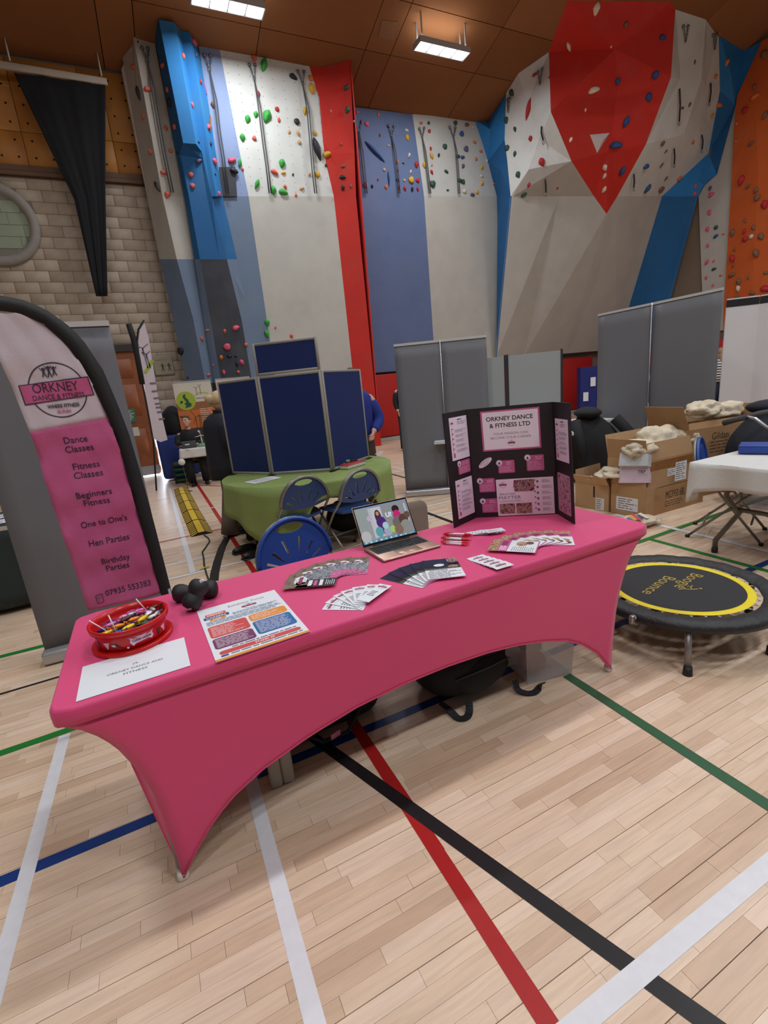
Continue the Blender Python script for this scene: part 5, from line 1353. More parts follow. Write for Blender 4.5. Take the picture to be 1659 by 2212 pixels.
# ---- dark clothed person further back
def walker(x, y, label, topm, legm, hairm, h=1.7, f=(-1, 0, 0), legz=.9, hair_long=False):
    t = thing('person', label, 'person', (x, y, 0)); s = h/1.7
    def v(a, b, c): 
        ff = Vector(f).normalized(); r = ff.cross(Vector((0, 0, 1))); return Vector((x, y, 0))+r*a*s+ff*b*s+Vector((0, 0, c*s))
    skin({'pelvis': (v(0, 0, .94), (.13*s, .1*s)), 'chest': (v(0, 0, 1.25), (.14*s, .11*s)), 'neck': (v(0, 0, 1.46), .05*s), 'skull': (v(0, .01, 1.57), .06*s), 'shL': (v(.19, 0, 1.37), .055*s), 'elL': (v(.23, .02, 1.09), .045*s), 'wrL': (v(.2, .14, .9), .033*s), 'shR': (v(-.19, 0, 1.37), .055*s), 'elR': (v(-.23, .02, 1.09), .045*s), 'wrR': (v(-.2, .14, .9), .033*s), 'hipL': (v(.09, 0, .87), .085*s), 'knL': (v(.1, .02, .48), .06*s), 'anL': (v(.11, 0, .07), .042*s), 'hipR': (v(-.09, 0, .87), .085*s), 'knR': (v(-.1, .02, .48), .06*s), 'anR': (v(-.11, 0, .07), .042*s)},
        [('pelvis', 'chest'), ('chest', 'neck'), ('neck', 'skull'), ('chest', 'shL'), ('shL', 'elL'), ('elL', 'wrL'), ('chest', 'shR'), ('shR', 'elR'), ('elR', 'wrR'), ('pelvis', 'hipL'), ('hipL', 'knL'), ('knL', 'anL'), ('pelvis', 'hipR'), ('hipR', 'knR'), ('knR', 'anR')], skinm, 'body', t)
    coat(t, x, y, [(.17*s, legz*s), (.18*s, 1.05*s), (.19*s, 1.25*s), (.185*s, 1.36*s), (.12*s, 1.43*s), (.065*s, 1.46*s)], topm, 1.0, 1.0, 'top')
    for k in (-1, 1):
        skin({'a': (v(k*.18, 0, 1.36), .085*s), 'b': (v(k*.235, .02, 1.09), .068*s), 'c': (v(k*.2, .12, .93), .048*s)}, [('a', 'b'), ('b', 'c')], topm, 'sleeve', t, 1)
        hand(v(k*.2, .14, .9), Vector(f).normalized()*.6+Vector((0, 0, -.6)), (0, 1, 0), t, s)
        MB().tube([v(k*.09, 0, .94), v(k*.1, .02, .5), v(k*.11, 0, .05)], [.115*s, .09*s, .075*s], legm, 16).build('trouser_leg', t); shoe_at(v(k*.11, 0, 0), f, t, s)
    head(v(0, .015, 1.585), f, hairm, t, .97*s)
    if hair_long: MB().ell(v(0, -.075, 1.46), (.09*s, .07*s, .16*s), hairm, 14, 10, warp=.05).build('long_hair', t)
    return t
walker(5.35, 10.0, 'person in dark clothes partly behind the grey panels, far side of hall', blkc, mat('jeans_dark', (34, 38, 48), .85), dhair, 1.72, (-.3, -1, 0))
stripe = bpy.data.materials.new('striped_top'); stripe.use_nodes = True
nt = stripe.node_tree; wv = nt.nodes.new('ShaderNodeTexWave'); wv.bands_direction = 'Z'; wv.inputs['Scale'].default_value = 5.2; tcn = nt.nodes.new('ShaderNodeTexCoord'); cr = nt.nodes.new('ShaderNodeValToRGB')
nt.links.new(tcn.outputs['Object'], wv.inputs['Vector']); nt.links.new(wv.outputs['Fac'], cr.inputs[0]); cr.color_ramp.interpolation = 'CONSTANT'
cr.color_ramp.elements[0].color = (*lin((30, 32, 42)), 1); cr.color_ramp.elements[1].color = (*lin((206, 204, 200)), 1); cr.color_ramp.elements[1].position = .42
nt.links.new(cr.outputs[0], nt.nodes['Principled BSDF'].inputs['Base Color'])
walker(12.4, 7.2, 'person in a black and white striped top seen between the grey and white panels', stripe, mat('trousers_navy', (24, 32, 56), .85), mat('hair_fair', (150, 116, 82), .55, noise=(60, .18)), 1.63, (.4, 1, 0), hair_long=True)
# ---- boy seated at the small table
jx, jy = .62, 10.35
by = thing('person', 'boy with short brown hair in a black sweater sitting behind the small white table', 'person', (jx, jy, 0))
skin({'pelvis': ((jx, jy, .52), (.14, .11)), 'chest': ((jx, jy-.02, .85), (.15, .11)), 'neck': ((jx-.0, jy-.03, 1.07), .05), 'skull': ((jx-.01, jy-.05, 1.2), .06), 'shL': ((jx+.19, jy-.02, .98), .055), 'elL': ((jx+.24, jy-.14, .78), .045), 'wrL': ((jx+.08, jy-.34, .765), .033), 'shR': ((jx-.19, jy-.02, .98), .055), 'elR': ((jx-.26, jy-.14, .78), .045), 'wrR': ((jx-.1, jy-.36, .765), .033), 'hipL': ((jx+.1, jy-.06, .5), .085), 'knL': ((jx+.14, jy-.46, .5), .065), 'anL': ((jx+.14, jy-.46, .08), .045), 'hipR': ((jx-.1, jy-.06, .5), .085), 'knR': ((jx-.12, jy-.46, .5), .065), 'anR': ((jx-.12, jy-.44, .08), .045)},
     [('pelvis', 'chest'), ('chest', 'neck'), ('neck', 'skull'), ('chest', 'shL'), ('shL', 'elL'), ('elL', 'wrL'), ('chest', 'shR'), ('shR', 'elR'), ('elR', 'wrR'), ('pelvis', 'hipL'), ('hipL', 'knL'), ('knL', 'anL'), ('pelvis', 'hipR'), ('hipR', 'knR'), ('knR', 'anR')], skinm, 'body', by)
coat(by, jx, jy-.02, [(.18, .5), (.185, .65), (.195, .85), (.19, .96), (.13, 1.03), (.066, 1.06)], blkc, 1.1, .8, 'sweater')
for k in (-1, 1):
    skin({'a': ((jx+k*.19, jy-.02, .97), .085), 'b': ((jx+k*.25, jy-.14, .79), .07), 'c': ((jx+k*.1, jy-.33, .785), .05)}, [('a', 'b'), ('b', 'c')], blkc, 'sleeve', by, 1)
    hand((jx+k*.09, jy-.35, .77), (-k*.5, -.6, 0), (0, 0, 1), by)
    MB().tube([(jx+k*.1, jy-.04, .52), (jx+k*.13, jy-.48, .52), (jx+k*.13, jy-.46, .06)], [.1, .085, .07], blkc, 14).build('trouser_leg', by); shoe_at((jx+k*.13, jy-.46, 0), (0, -1, 0), by)
head((jx-.01, jy-.06, 1.22), (-.55, -1, 0), mat('hair_brown', (104, 76, 52), .6, noise=(60, .18)), by, 1.02)
st = thing('stool', 'plain black stool the boy sits on behind the small table', 'stool', (jx, jy+.02, 0))
MB().rbox((jx, jy+.02, .4), (.36, .34, .04), blkt, .015).build('seat', st)
for a in ((-.14, -.1), (.14, -.1), (.14, .16), (-.14, .16)): MB().tube([(jx+a[0], jy+a[1], .39), (jx+a[0]*1.1, jy+a[1]*1.1, 0)], .012, blkt, 8).build('leg', st)
TP = [(.36, 9.75), (1.45, 9.55), (1.5, 10.05), (.4, 10.2)]
trestle('small table under a white cloth in front of the wind farm banner', TP, .715, [(.55, 9.85), (1.35, 9.75), (1.35, 10.0), (.55, 10.1)], lm=blkt)
wcl = mat('cloth_white', (206, 204, 200), .8, bump=(40, .2))
draped('table_cloth', 'short white cloth on the small table where the boy sits', TP, .722, .17, wcl, wave=.012, per=5)
cb = at(408, 960, z=.78)
tk = thing('cash_box', 'dark grey box on the small white table in front of the boy', 'box', (cb.x, 9.95, .726), rotz=-.1)
MB().rbox((0, 0, .055), (.26, .18, .11), mat('box_slate', (66, 68, 74), .5), .008).build('body', tk, False); MB().rbox((0, 0, .115), (.27, .19, .014), mat('box_slate_lid', (56, 58, 64), .5), .005, seg=1).build('lid', tk, False); MB().box((-.03, -.0905, .07), (.08, .002, .02), white_p).build('sticker', tk, False)
tm = thing('turbine_model', 'small white wind turbine model on a green base on the small table', 'model', (.80, 9.86, .726))
B0 = Vector((.80, 9.86, .726)); MB().rbox(B0+Vector((0, 0, .03)), (.16, .1, .06), mat('base_green', (120, 160, 130), .6), .006).build('base', tm)
MB().tube([B0+Vector((0, 0, .06)), B0+Vector((-.01, 0, .2))], [.016, .01], wplastic, 8).build('tower', tm); hub = B0+Vector((-.01, -.02, .21)); MB().ell(hub, (.016, .028, .016), wplastic, 10, 6).build('hub', tm)
for a in (1.75, 3.3, 6.1): MB().tube([hub+Vector((0, -.02, 0)), hub+Vector((.12*math.cos(a), -.02, .12*math.sin(a)))], [.009, .003], wplastic, 6).build('blade', tm)
tag(MB().rbox((1.02, 9.9, .757), (.24, .1, .06), mat('box_plum', (84, 40, 62), .5), .006).build('box'), 'plum coloured box beside the turbine model', 'box')
tag(MB().rbox((.98, 9.72, .737), (.16, .1, .02), white_p, .004).build('leaflet_stack'), 'small stack of white leaflets on the edge of the small table', 'leaflets')
# banners behind the boy
def popup(a, b, h, label, name='printed_banner', m=white_p):
    a, b = Vector((*a, 0)), Vector((*b, 0)); x = (b-a).normalized(); n = x.cross(Vector((0, 0, 1))); w = (b-a).length; R = Matrix((x, -n, Vector((0, 0, 1)))).transposed(); mid = (a+b)/2
    t = thing(name, label, 'banner stand', mid)
    MB().rbox(mid+Vector((0, 0, .04)), (w, .16, .08), silv, .015, rot=R).build('base', t)
    MB().box(mid+Vector((0, 0, h/2+.03)), (w, .004, h-.06), m, rot=R).build('fabric', t)
    MB().box(mid+Vector((0, 0, h)), (w, .02, .025), silv, rot=R).build('top_rail', t)
    return t, Pr(mid+n*.002, x, (0, 0, 1), .001), w
sunset = [mat('sky_%d' % i, c, .6) for i, c in enumerate([(206, 200, 184), (150, 92, 52), (200, 106, 46), (226, 150, 76), (52, 46, 48)])]
lime = mat('lime', (160, 178, 50), .6); isle = mat('isle_green', (34, 78, 60), .6)
def windfarm(t, p, w, h):
    hw = w/2
    p.rect(-hw, h-.42, hw, h-.02, sunset[0]); p.rect(-hw, h-.58, hw, h-.42, sunset[1]); p.rect(-hw, h-.95, hw, h-.58, sunset[2]); p.rect(0, h-.95, hw, h-.68, sunset[3]); p.rect(-hw, .1, hw, h-.95, sunset[4]); p.up(.001)
    p.disc(-hw+.2, h-.38, .19, lime, 28); p.up(.001)
    for pts in ([(-.03, .12), (.01, .13), (.0, .07), (.04, .02), (.05, -.03), (.09, -.07), (.07, -.12), (-.04, -.14), (-.01, -.09), (-.04, -.06), (.0, -.02), (-.03, .03), (-.05, .08)], [(-.11, .0), (-.06, .01), (-.06, -.04), (-.11, -.05)]):
        p.poly([(-hw+.2+u*1.1, h-.38+v*1.05) for u, v in pts], isle)
    for X, s in ((.06, 1.0), (.14, .7)):
        p.line([(X, h-.28), (X, h-.14*s-.0)], .008, ink)
        for a in (.5, 2.6, 4.7): p.line([(X, h-.14*s), (X+.06*s*math.cos(a), h-.14*s+.06*s*math.sin(a))], .006, ink)
    p.line([(0, h-.29), (.12, h-.24), (.25, h-.25), (.33, h-.32)], .016, lime); p.greek(.03, h-.36, .31, h-.335, 1, inkg, 0, .6, 6)
    X = -.05; p.line([(X, h-1.15), (X, h-.72)], .014, ink)
    for a in (.1, 2.1, 4.3): p.line([(X, h-.72), (X+.16*math.cos(a), h-.72+.16*math.sin(a))], .009, ink)
    p.greek(.06, h-.93, hw-.03, h-.55, 9, sunset[0], .3, .3, 3); p.greek(.0, h-1.6, hw-.05, h-1.1, 6, inkg, .5, .3, 8); p.build(t)
t, p, w = popup((.53, 11.02), (1.28, 11.0), 1.99, 'wind farm printed banner with green map disc behind the boy'); windfarm(t, p, w, 1.99)
t, p, w = popup((1.38, 11.0), (2.1, 10.98), 1.99, 'second wind farm banner mostly hidden by the blue boards'); windfarm(t, p, w, 1.99)
tag(MB().rbox((.36, 11.2, .5), (.7, .5, .9), mat('cover_royal', (26, 50, 120), .8), .06).build('covered_crate'), 'royal blue cloth covered crate left of the wind farm banner', 'crate')
tag(MB().ell((.42, 11.25, 1.15), (.28, .22, .4), blkc, 16, 10, warp=.08, seed=8).build('dark_coat_heap'), 'black coats heaped on the blue covered crate', 'coats')
# white feather flag with turbines
ff = thing('feather_flag', 'white feather flag with wind turbine print standing by the brown door', 'flag', (.1, 10.05, 0))
f2 = [(312, 697), (302, 712), (299, 740), (303, 790), (316, 860), (327, 920), (332, 948), (347, 955), (362, 950), (356, 925), (346, 880), (337, 830), (329, 780), (321, 730)]
FP = [at(x, y, Y=10.0) for x, y in f2]
MB().poly(FP, fw, .004, n=(0, -1, 0)).build('fabric', ff)
MB().tube([at(x, y, Y=10.02) for x, y in [(338, 1060), (331, 950), (314, 860), (300, 790), (295, 740), (299, 712), (311, 692)]], .018, fk, 6).build('pole', ff)
MB().tube([at(x, y, Y=10.02) for x, y in [(278, 700), (288, 730), (297, 770), (308, 830)]], .05, fk, 8).build('dark_sleeve', ff)
p = Pr((0, 9.994, 0), (1, 0, 0), (0, 0, 1), .002)
def q2(x, y): a = at(x, y, Y=9.994); return (a.x, a.z)
for x, y, k in ((308, 752, 1.0), (316, 765, .7)):
    g = q2(x, y); p.line([g, (g[0]+.02, g[1]-.35*k)], .02, inkg)
    for a in (.6, 2.7, 4.6): p.line([g, (g[0]+.12*k*math.cos(a), g[1]+.12*k*math.sin(a))], .014, inkg)
p.line([q2(313, 806), q2(320, 795), q2(330, 778)], .05, lime)
for y in (828, 845, 860, 872, 880, 890, 905): g = q2(330+(y-828)*.25, y); p.rect(g[0]-.05, g[1]-.015, g[0]+.05, g[1]+.015, inkg)
p.build(ff)
MB().poly([at(x, y, Y=10.04) for x, y in [(318, 880), (330, 945), (352, 953), (345, 900)]], mat('cover_royal', (26, 50, 120), .8), .02, n=(0, -1, 0)).build('blue_tail', ff)
# picture on the wall
pf = thing('picture', 'framed sepia picture hanging on the block wall right of the door', 'picture', (.5, YB, 2.25))
MB().rbox((.495, YB-.02, 2.465), (.43, .025, .43), mat('frame_pale', (150, 140, 124), .5), .006, seg=1).build('frame', pf)
p = Pr((.495, YB-.0335, 2.465), (1, 0, 0), (0, 0, 1), .001); p.rect(-.19, -.19, .19, .19, mat('sepia', (150, 138, 112), .6)); p.up()
for x in (-.02, .12):
    p.disc(x, .02, .02, ink, 10); p.line([(x, .0), (x, -.06)], .03, ink); p.line([(x, -.05), (x-.03, -.13)], .015, ink); p.line([(x, -.05), (x+.03, -.13)], .015, ink); p.line([(x-.06, -.0), (x+.06, -.02)], .012, ink)
p.greek(-.15, .1, .15, .14, 1, inkg, .2, .5, 2); p.build(pf)
# green crates / chair with white plug reel beside the small table
gr = thing('extension_reel', 'white cable reel hanging at the left end of the small table', 'reel', (.36, 10.0, .44))
MB().lathe([(0, -.035), (.06, -.035), (.06, -.02), (.04, -.015), (.04, .015), (.06, .02), (.06, .035), (0, .035)], wplastic, (.36, 9.7, .5), 18, ax=(0, -1, 0)).build('drum', gr)
MB().tube([(.36, 9.7, .46), (.38, 9.68, .2), (.37, 9.6, .01), (.30, 9.4, .01), (.42, 9.2, .01), (.24, 9.3, .01), (.15, 9.62, .01), (.26, 9.72, .01)], .007, mat('cable_olive', (62, 66, 44), .6), 6).build('cable', gr)
crg = mat('crate_green', (40, 92, 58), .6); crt = thing('crate', 'green and black plastic crate under the left end of the small table', 'crate', (.38, 10.6, 0))
for zz in (.06, .17, .28, .39): MB().rbox((.38, 10.6, zz), (.36, .3, .05), crg, .01, seg=1).build('slat', crt)
for sx in (-.17, .17): MB().box((.38+sx, 10.45, .22), (.03, .02, .44), blkt).build('corner_post', crt)
# ================================================================ cable ramp and cable
yel = mat('ramp_yellow', (214, 176, 30), .55); rub = mat('ramp_rubber', (24, 24, 22), .7)
C0 = [at(*p, z=0) for p in ((437, 1156), (412, 1106), (396, 1070), (391, 1056))]
ramp = thing('cable_ramp', 'yellow and black striped cable ramp lying across the floor left of the green table', 'cable ramp', C0[1])
pts = []
for i in range(len(C0)-1): pts += [C0[i].lerp(C0[i+1], k/2) for k in range(2)]
pts.append(C0[-1])
for i, (a, b) in enumerate(zip(pts, pts[1:])):
    d = (b-a).normalized(); n = Vector((-d.y, d.x, 0)); L = (b-a).length*.97; m_ = (a+b)/2
    def pr(u, v, z): return m_+d*u+n*v+Vector((0, 0, z))
    hw, top, hh = .125, .042, .035
    mb = MB(); vs = []
    for u in (-L/2, L/2): vs += [pr(u, -hw, .002), pr(u, -top, hh), pr(u, top, hh), pr(u, hw, .002)]
    mb.add(vs, [(0, 1, 5, 4), (1, 2, 6, 5), (2, 3, 7, 6), (0, 3, 2, 1), (4, 5, 6, 7), (0, 4, 7, 3)], rub); seg = mb.build('ramp_segment', ramp)
    mb = MB(); mb.poly([pr(-L/2+.01, -top+.004, hh+.001), pr(L/2-.01, -top+.004, hh+.001), pr(L/2-.01, top-.004, hh+.001), pr(-L/2+.01, top-.004, hh+.001)], yel)
    mb.build('lid', seg)
    st_ = MB(); k = int(L/.085)
    for s_ in range(k):
        u0 = -L/2+.012+s_*(L-.02)/k
        for sg in (-1, 1): st_.poly([pr(u0, sg*(hw-.006), .0045), pr(u0+.042, sg*(hw-.006), .0045), pr(u0+.042, sg*(top+.006), hh-.0005), pr(u0, sg*(top+.006), hh-.0005)], yel)
    st_.build('yellow_stripe', seg)['kind'] = 'stuff'
cb_ = mat('cable_green', (44, 54, 36), .6)
tag(MB().tube([at(x, y, z=.008) for x, y in [(441, 1156), (450, 1162), (453, 1169), (446, 1180), (437, 1192), (440, 1206), (441, 1220), (445, 1236), (452, 1256), (456, 1275)]], .008, cb_, 6).build('power_cable'), 'dark green power cable running from the cable ramp towards the pink table', 'cable')
tag(MB().rbox(at(442, 1226, z=.012), (.09, .02, .008), mat('tape_yellow', (206, 190, 60), .5), .003, rot=.3, seg=1).build('tape_tab'), 'yellow tape tab across the green power cable', 'tape')
# ================================================================ trampoline
TC = Vector((2.50, 1.585, 0)); TH = .25
mat_k = mat('mat_black', (34, 33, 36), .75, bump=(400, .1)); pad_k = mat('pad_black', (30, 30, 33), .55, bump=(40, .5)); ty = mat('tramp_yellow', (226, 204, 22), .55, noise=(40, .05)); legg = mat('leg_silver', (138, 136, 134), .4, .6)
tr = thing('trampoline', 'small round fitness trampoline with yellow ring and black padded rim', 'trampoline', TC)
MB().lathe([(0, TH-.012), (.325, TH-.012)], mat_k, TC, 64, caps=False).build('jumping_mat', tr)
mb = MB(); n = 64; vs = []
for i in range(n):
    a = 2*PI*i/n; w = .002*math.sin(7*a)
    for r, z in ((.318, TH-.0115), (.326, TH-.009), (.350, TH-.008+w), (.357, TH-.0115)): vs.append(TC+Vector((r*math.cos(a), r*math.sin(a), z)))
mb.add(vs, [(4*i+k, 4*((i+1) % n)+k, 4*((i+1) % n)+k+1, 4*i+k+1)[::-1] for i in range(n) for k in range(3)], ty, True); mb.build('yellow_ring', tr)
mb = MB(); vs = []; rnd = random.Random(5)
prof = [(.382, TH-.016), (.392, TH-.004), (.42, TH+.004), (.462, TH+.004), (.485, TH-.006), (.494, TH-.024), (.488, TH-.044), (.47, TH-.05)]
n = 120
for i in range(n):
    a = 2*PI*i/n; k = .006*math.sin(17*a+1)+.004*math.sin(41*a)
    for j, (r, z) in enumerate(prof):
        vs.append(TC+Vector((math.cos(a), math.sin(a), 0))*(r+k*(.6 if j in (2, 3) else .25)*.8)+Vector((0, 0, z+k*(.45 if j in (1, 2) else .15))))
m = len(prof)
mb.add(vs, [(m*i+k, m*((i+1) % n)+k, m*((i+1) % n)+k+1, m*i+k+1)[::-1] for i in range(n) for k in range(m-1)], pad_k, True)
mb.build('rim_pad', tr)
MB().tube([TC+Vector((.455*math.cos(2*PI*i/48), .455*math.sin(2*PI*i/48), TH-.028)) for i in range(48)], .014, legg, 8, closed=True).build('frame_ring', tr)
sprm = mat('spring_steel', (170, 168, 164), .3, .8); web = mat('web_pale', (176, 160, 146), .7)
SPM = None
for i in range(36):
    a = 2*PI*i/36+.05; d = Vector((math.cos(a), math.sin(a), 0)); t = Vector((-d.y, d.x, 0))
    b = MB(); P = [TC+d*(.356+.056*k/10)+t*(.005*(1 if k % 2 else -1))+Vector((0, 0, TH-.016)) for k in range(11)]
    b.tube(P, .0022, sprm, 4); b.tube([TC+d*.352+t*.012+Vector((0, 0, TH-.014)), TC+d*.37+Vector((0, 0, TH-.014)), TC+d*.352-t*.012+Vector((0, 0, TH-.014))], .0022, sprm, 4)
    b.build('spring', tr)
lf = at(1485, 1457, z=0); a0 = math.atan2(lf.y-TC.y, lf.x-TC.x)
for k in range(6):
    a = a0+k*PI/3; q = TC+Vector((.452*math.cos(a), .452*math.sin(a), 0)) if k else Vector((lf.x, lf.y, 0))
    top = TC+Vector((.455*math.cos(a), .455*math.sin(a), TH-.03))
    MB().tube([top, q+Vector((0, 0, .03))], .0155, legg, 12).build('leg', tr)
    MB().lathe([(.014, .045), (.019, .045), (.021, .01), (.023, 0), (0, 0)], blkt, q, 12).build('rubber_foot', tr)
MB().tube([TC+Vector((.4*math.cos(a0+PI/3*2), .4*math.sin(a0+PI/3*2), TH-.05)), TC+Vector((.4*math.cos(a0-PI/3), .4*math.sin(a0-PI/3), TH-.05))], .012, blkt, 8).build('crossbar', tr)
hq = at(1366, 1338, z=TH-.03); MB().rbox(hq, (.03, .022, .045), sprm, .005).ell(hq+Vector((.012, -.008, .008)), .01, sprm, 8, 6).tube([hq+Vector((0, -.01, -.02)), hq+Vector((.03, -.015, -.03)), hq+Vector((.04, -.01, -.012))], .0025, sprm, 5).build('fold_hinge', tr)
gold = mat('logo_gold', (164, 140, 54), .6)
# lettering: lies reversed as seen from the stand, so measure it along the photographed baseline
def TPT(cx, cy): return at(1260+cx/4.158, 1130+cy/4.158, z=TH-.0115)
def tword(txt, start, end, hh, shift=0):
    a, b = TPT(*start), TPT(*end); x = (b-a); L = x.length; x.normalize(); y = Vector((-x.y, x.x, 0))
    p = Pr((a+b)/2, x, y, .0006); p.text(txt, 0, shift, hh, gold, 0, fit=L); p.build(tr, 'mat_lettering')
tword('Boogie', (1030, 462), (868, 585), .066); tword('Bounce', (786, 487), (575, 637), .066)
a, b = TPT(1025, 462), TPT(560, 632); x = (b-a).normalized(); y = Vector((-x.y, x.x, 0))
c = TPT(960, 590); p = Pr(c, x, y, .0008)
p.disc(-.045, .03, .008, gold, 10); p.line([(-.03, .025), (.0, .012), (.03, -.02), (.055, -.03)], .008, gold); p.line([(.0, .012), (-.02, -.012), (-.05, -.02)], .006, gold); p.line([(.02, -.01), (.005, -.04)], .006, gold); p.build(tr, 'mat_lettering')
# ================================================================ right-hand table
RP = [(3.50, 1.42), (5.32, 1.42), (5.32, 2.16), (3.50, 2.16)]
rt = trestle('folding table with grey legs under a white cloth at the right edge', RP, .735, [])
for x in (3.78, 5.05):
    for y0, y1 in ((2.06, 2.10), (1.52, 1.48)):
        xx = x-.04
        MB().tube([(x, y0-(.0), .70), (x-.02, y0, .45), (x-.0, (y0*2+1.79)/3, .34), (xx, y1, .1), (xx, y1, .03)], .019, gtube, 10).build('leg', rt)
        MB().lathe([(0, 0), (.022, 0), (.022, .04), (0, .04)], blkt, (xx, y1, 0), 10).build('foot_cap', rt)
    MB().tube([(x, 2.03, .36), (x, 1.55, .36)], .017, gtube, 8).build('crossbar', rt)
MB().tube([(3.78, 1.79, .35), (5.05, 1.79, .5)], .012, gtube, 8).build('brace', rt)
def rhem(q): return .55+.35*(1 if q.x < 3.6 else 0)*(q.y-1.42)/.74+.05*math.sin(9*q.y)+(.3 if q.x < 3.6 and q.y > 2.1 else 0)
draped('table_cloth', 'white cloth with creased overhang on the table at the right edge', [(3.482, 1.402), (5.338, 1.402), (5.338, 2.178), (3.482, 2.178)], .742, .24, wcl, wave=.026, per=7, hemf=rhem)
bb = at(1600, 971, z=.775)
bl_ = thing('folder_box', 'flat royal blue folder box on the white cloth at the right edge', 'box', (bb.x+.2, bb.y-.1, .744), rotz=0)
q = [at(1594, 981, z=.746), at(1680, 982, z=.746)]; x = (q[1]-q[0]).normalized()
MB().rbox(q[0]+x*.2+Vector((-x.y, x.x, 0))*.11+Vector((0, 0, .03)), (.40, .22, .055), mat('folder_blue', (46, 76, 160), .5), .004, rot=math.atan2(x.y, x.x), seg=1).build('box', bl_)
MB().rbox(q[0]+x*.2+Vector((-x.y, x.x, 0))*.11+Vector((0, 0, .0585)), (.404, .224, .004), mat('folder_lid', (40, 68, 148), .5), .0015, rot=math.atan2(x.y, x.x), seg=1).build('lid', bl_)
chair('bright blue folding chair tucked under the white clothed table at the right', (4.22, 2.28, 0), math.radians(24), bluep)
rb = at(1560, 1048, z=.5); tag(MB().rbox((rb.x+.02, rb.y, .52), (.26, .2, .12), mat('bag_red', (170, 26, 34), .4, noise=(12, .2), bump=(30, .5)), .04, rot=.3, seg=3).build('bag'), 'shiny red packet lying on the blue chair seat under the table', 'bag')
# second chair with dark coat at right edge
coatn = mat('coat_dark_navy', (20, 24, 36), .85, bump=(60, .3))
chair('blue folding chair under the dark navy coat at the right edge', (5.24, 2.5, 0), math.radians(-60), bluep)
def drape_coat(name, label, c, w, d, z0, z1, m, rot, seed, lean=0.0, hood=True):
    mb = MB(); n = 30; vs = []; R = Matrix.Rotation(rot, 3, 'Z'); rows = 14; rn_ = random.Random(seed); ph = [rn_.uniform(0, 6) for _ in range(4)]
    for i in range(rows+1):
        f = i/rows; z = z0+(z1-z0)*f; k = math.sin(min(1, (1-f)*1.6)*PI/2)**.7 if f > .4 else 1+.12*(.4-f)
        for j in range(n):
            a = 2*PI*j/n; fold = 1+(.1*math.sin(5*a+ph[0])+.06*math.sin(9*a+ph[1]+3*f))*(1-f*.7)
            vs.append(Vector(c)+R @ Vector((w*k*math.cos(a)*fold+lean*f, d*k*math.sin(a)*fold, 0))+Vector((0, 0, z+(.05*math.sin(3*a+ph[2]) if i == 0 else 0))))
    mb.add(vs, [(i*n+j, i*n+(j+1) % n, (i+1)*n+(j+1) % n, (i+1)*n+j) for i in range(rows) for j in range(n)]+[[rows*n+j for j in range(n)]], m, True)
    t = thing(name, label, 'coat', (c[0], c[1], z0))
    mb.build('coat_body', t)
    if hood: MB().ell(Vector(c)+R @ Vector((lean-.02, -.02, 0))+Vector((0, 0, z1-.02)), (w*.42, d*.7, .075), m, 16, 10, rot=R, warp=.08, seed=seed).build('hood', t)
    for k in (-1, 1):
        P = [Vector(c)+R @ Vector((k*w*.72+lean*.6, -d*.3, 0))+Vector((0, 0, z1-.12)), Vector(c)+R @ Vector((k*w*.95, -d*.75, 0))+Vector((0, 0, (z0+z1)/2+.05)), Vector(c)+R @ Vector((k*w*.9, -d*.95, 0))+Vector((0, 0, z0+.12))]
        MB().tube(P, [.075, .07, .055], m, 12).build('sleeve', t)
    return t
jc = at(1288, 1000, Y=4.6)
drape_coat('draped_coat', 'black coat draped over a chair behind the black tri-fold board', (5.32, 4.6, 0), .38, .32, .12, .93, blkc, -.35, 3, lean=-.12)
chd = chair('folding chair hidden under the black draped coat', (5.30, 4.88, 0), math.radians(160), bluep2, False)
drape_coat('draped_coat', 'dark navy coat hanging over the chair at the right edge', (5.42, 2.62, 0), .36, .32, .24, .96, coatn, .6, 8, lean=.1)
# pushchair handle at the right edge
pc_ = thing('pushchair', 'pushchair handle of silver tube with grey foam grip at the right edge', 'pushchair', (4.75, 2.45, 0))
foam = mat('foam_grey', (70, 68, 66), .85); sil2 = mat('alu_tube', (170, 170, 172), .3, .75)
D_ = 4.9
def rp_(x, y, k=1.0): d = ray(x, y); return CP+d*(4.75/d.x)*k
MB().tube([rp_(1563, 914), rp_(1580, 909), rp_(1612, 901)], .026, foam, 12).build('grip', pc_)
MB().tube([rp_(1612, 901, 1.0), rp_(1640, 893, 1.04), rp_(1690, 884, 1.1)], .024, foam, 12).build('grip', pc_)
e = rp_(1690, 940)
MB().tube([rp_(1614, 900), rp_(1632, 905), rp_(1655, 922), e, Vector((e.x+.02, e.y-.18, .12))], .015, sil2, 10).build('frame_tube', pc_)
MB().tube([Vector((e.x+.02, e.y-.18, .12)), Vector((e.x+.45, e.y-.1, .12))], .012, sil2, 8).build('axle', pc_)
for k in (0, 1): MB().lathe([(0, -.02), (.10, -.02), (.118, -.01), (.118, .01), (.10, .02), (0, .02)], rub, Vector((e.x+.02+.43*k, e.y-.18+.08*k, .118)), 24, ax=(1, .2, 0)).build('wheel', pc_)
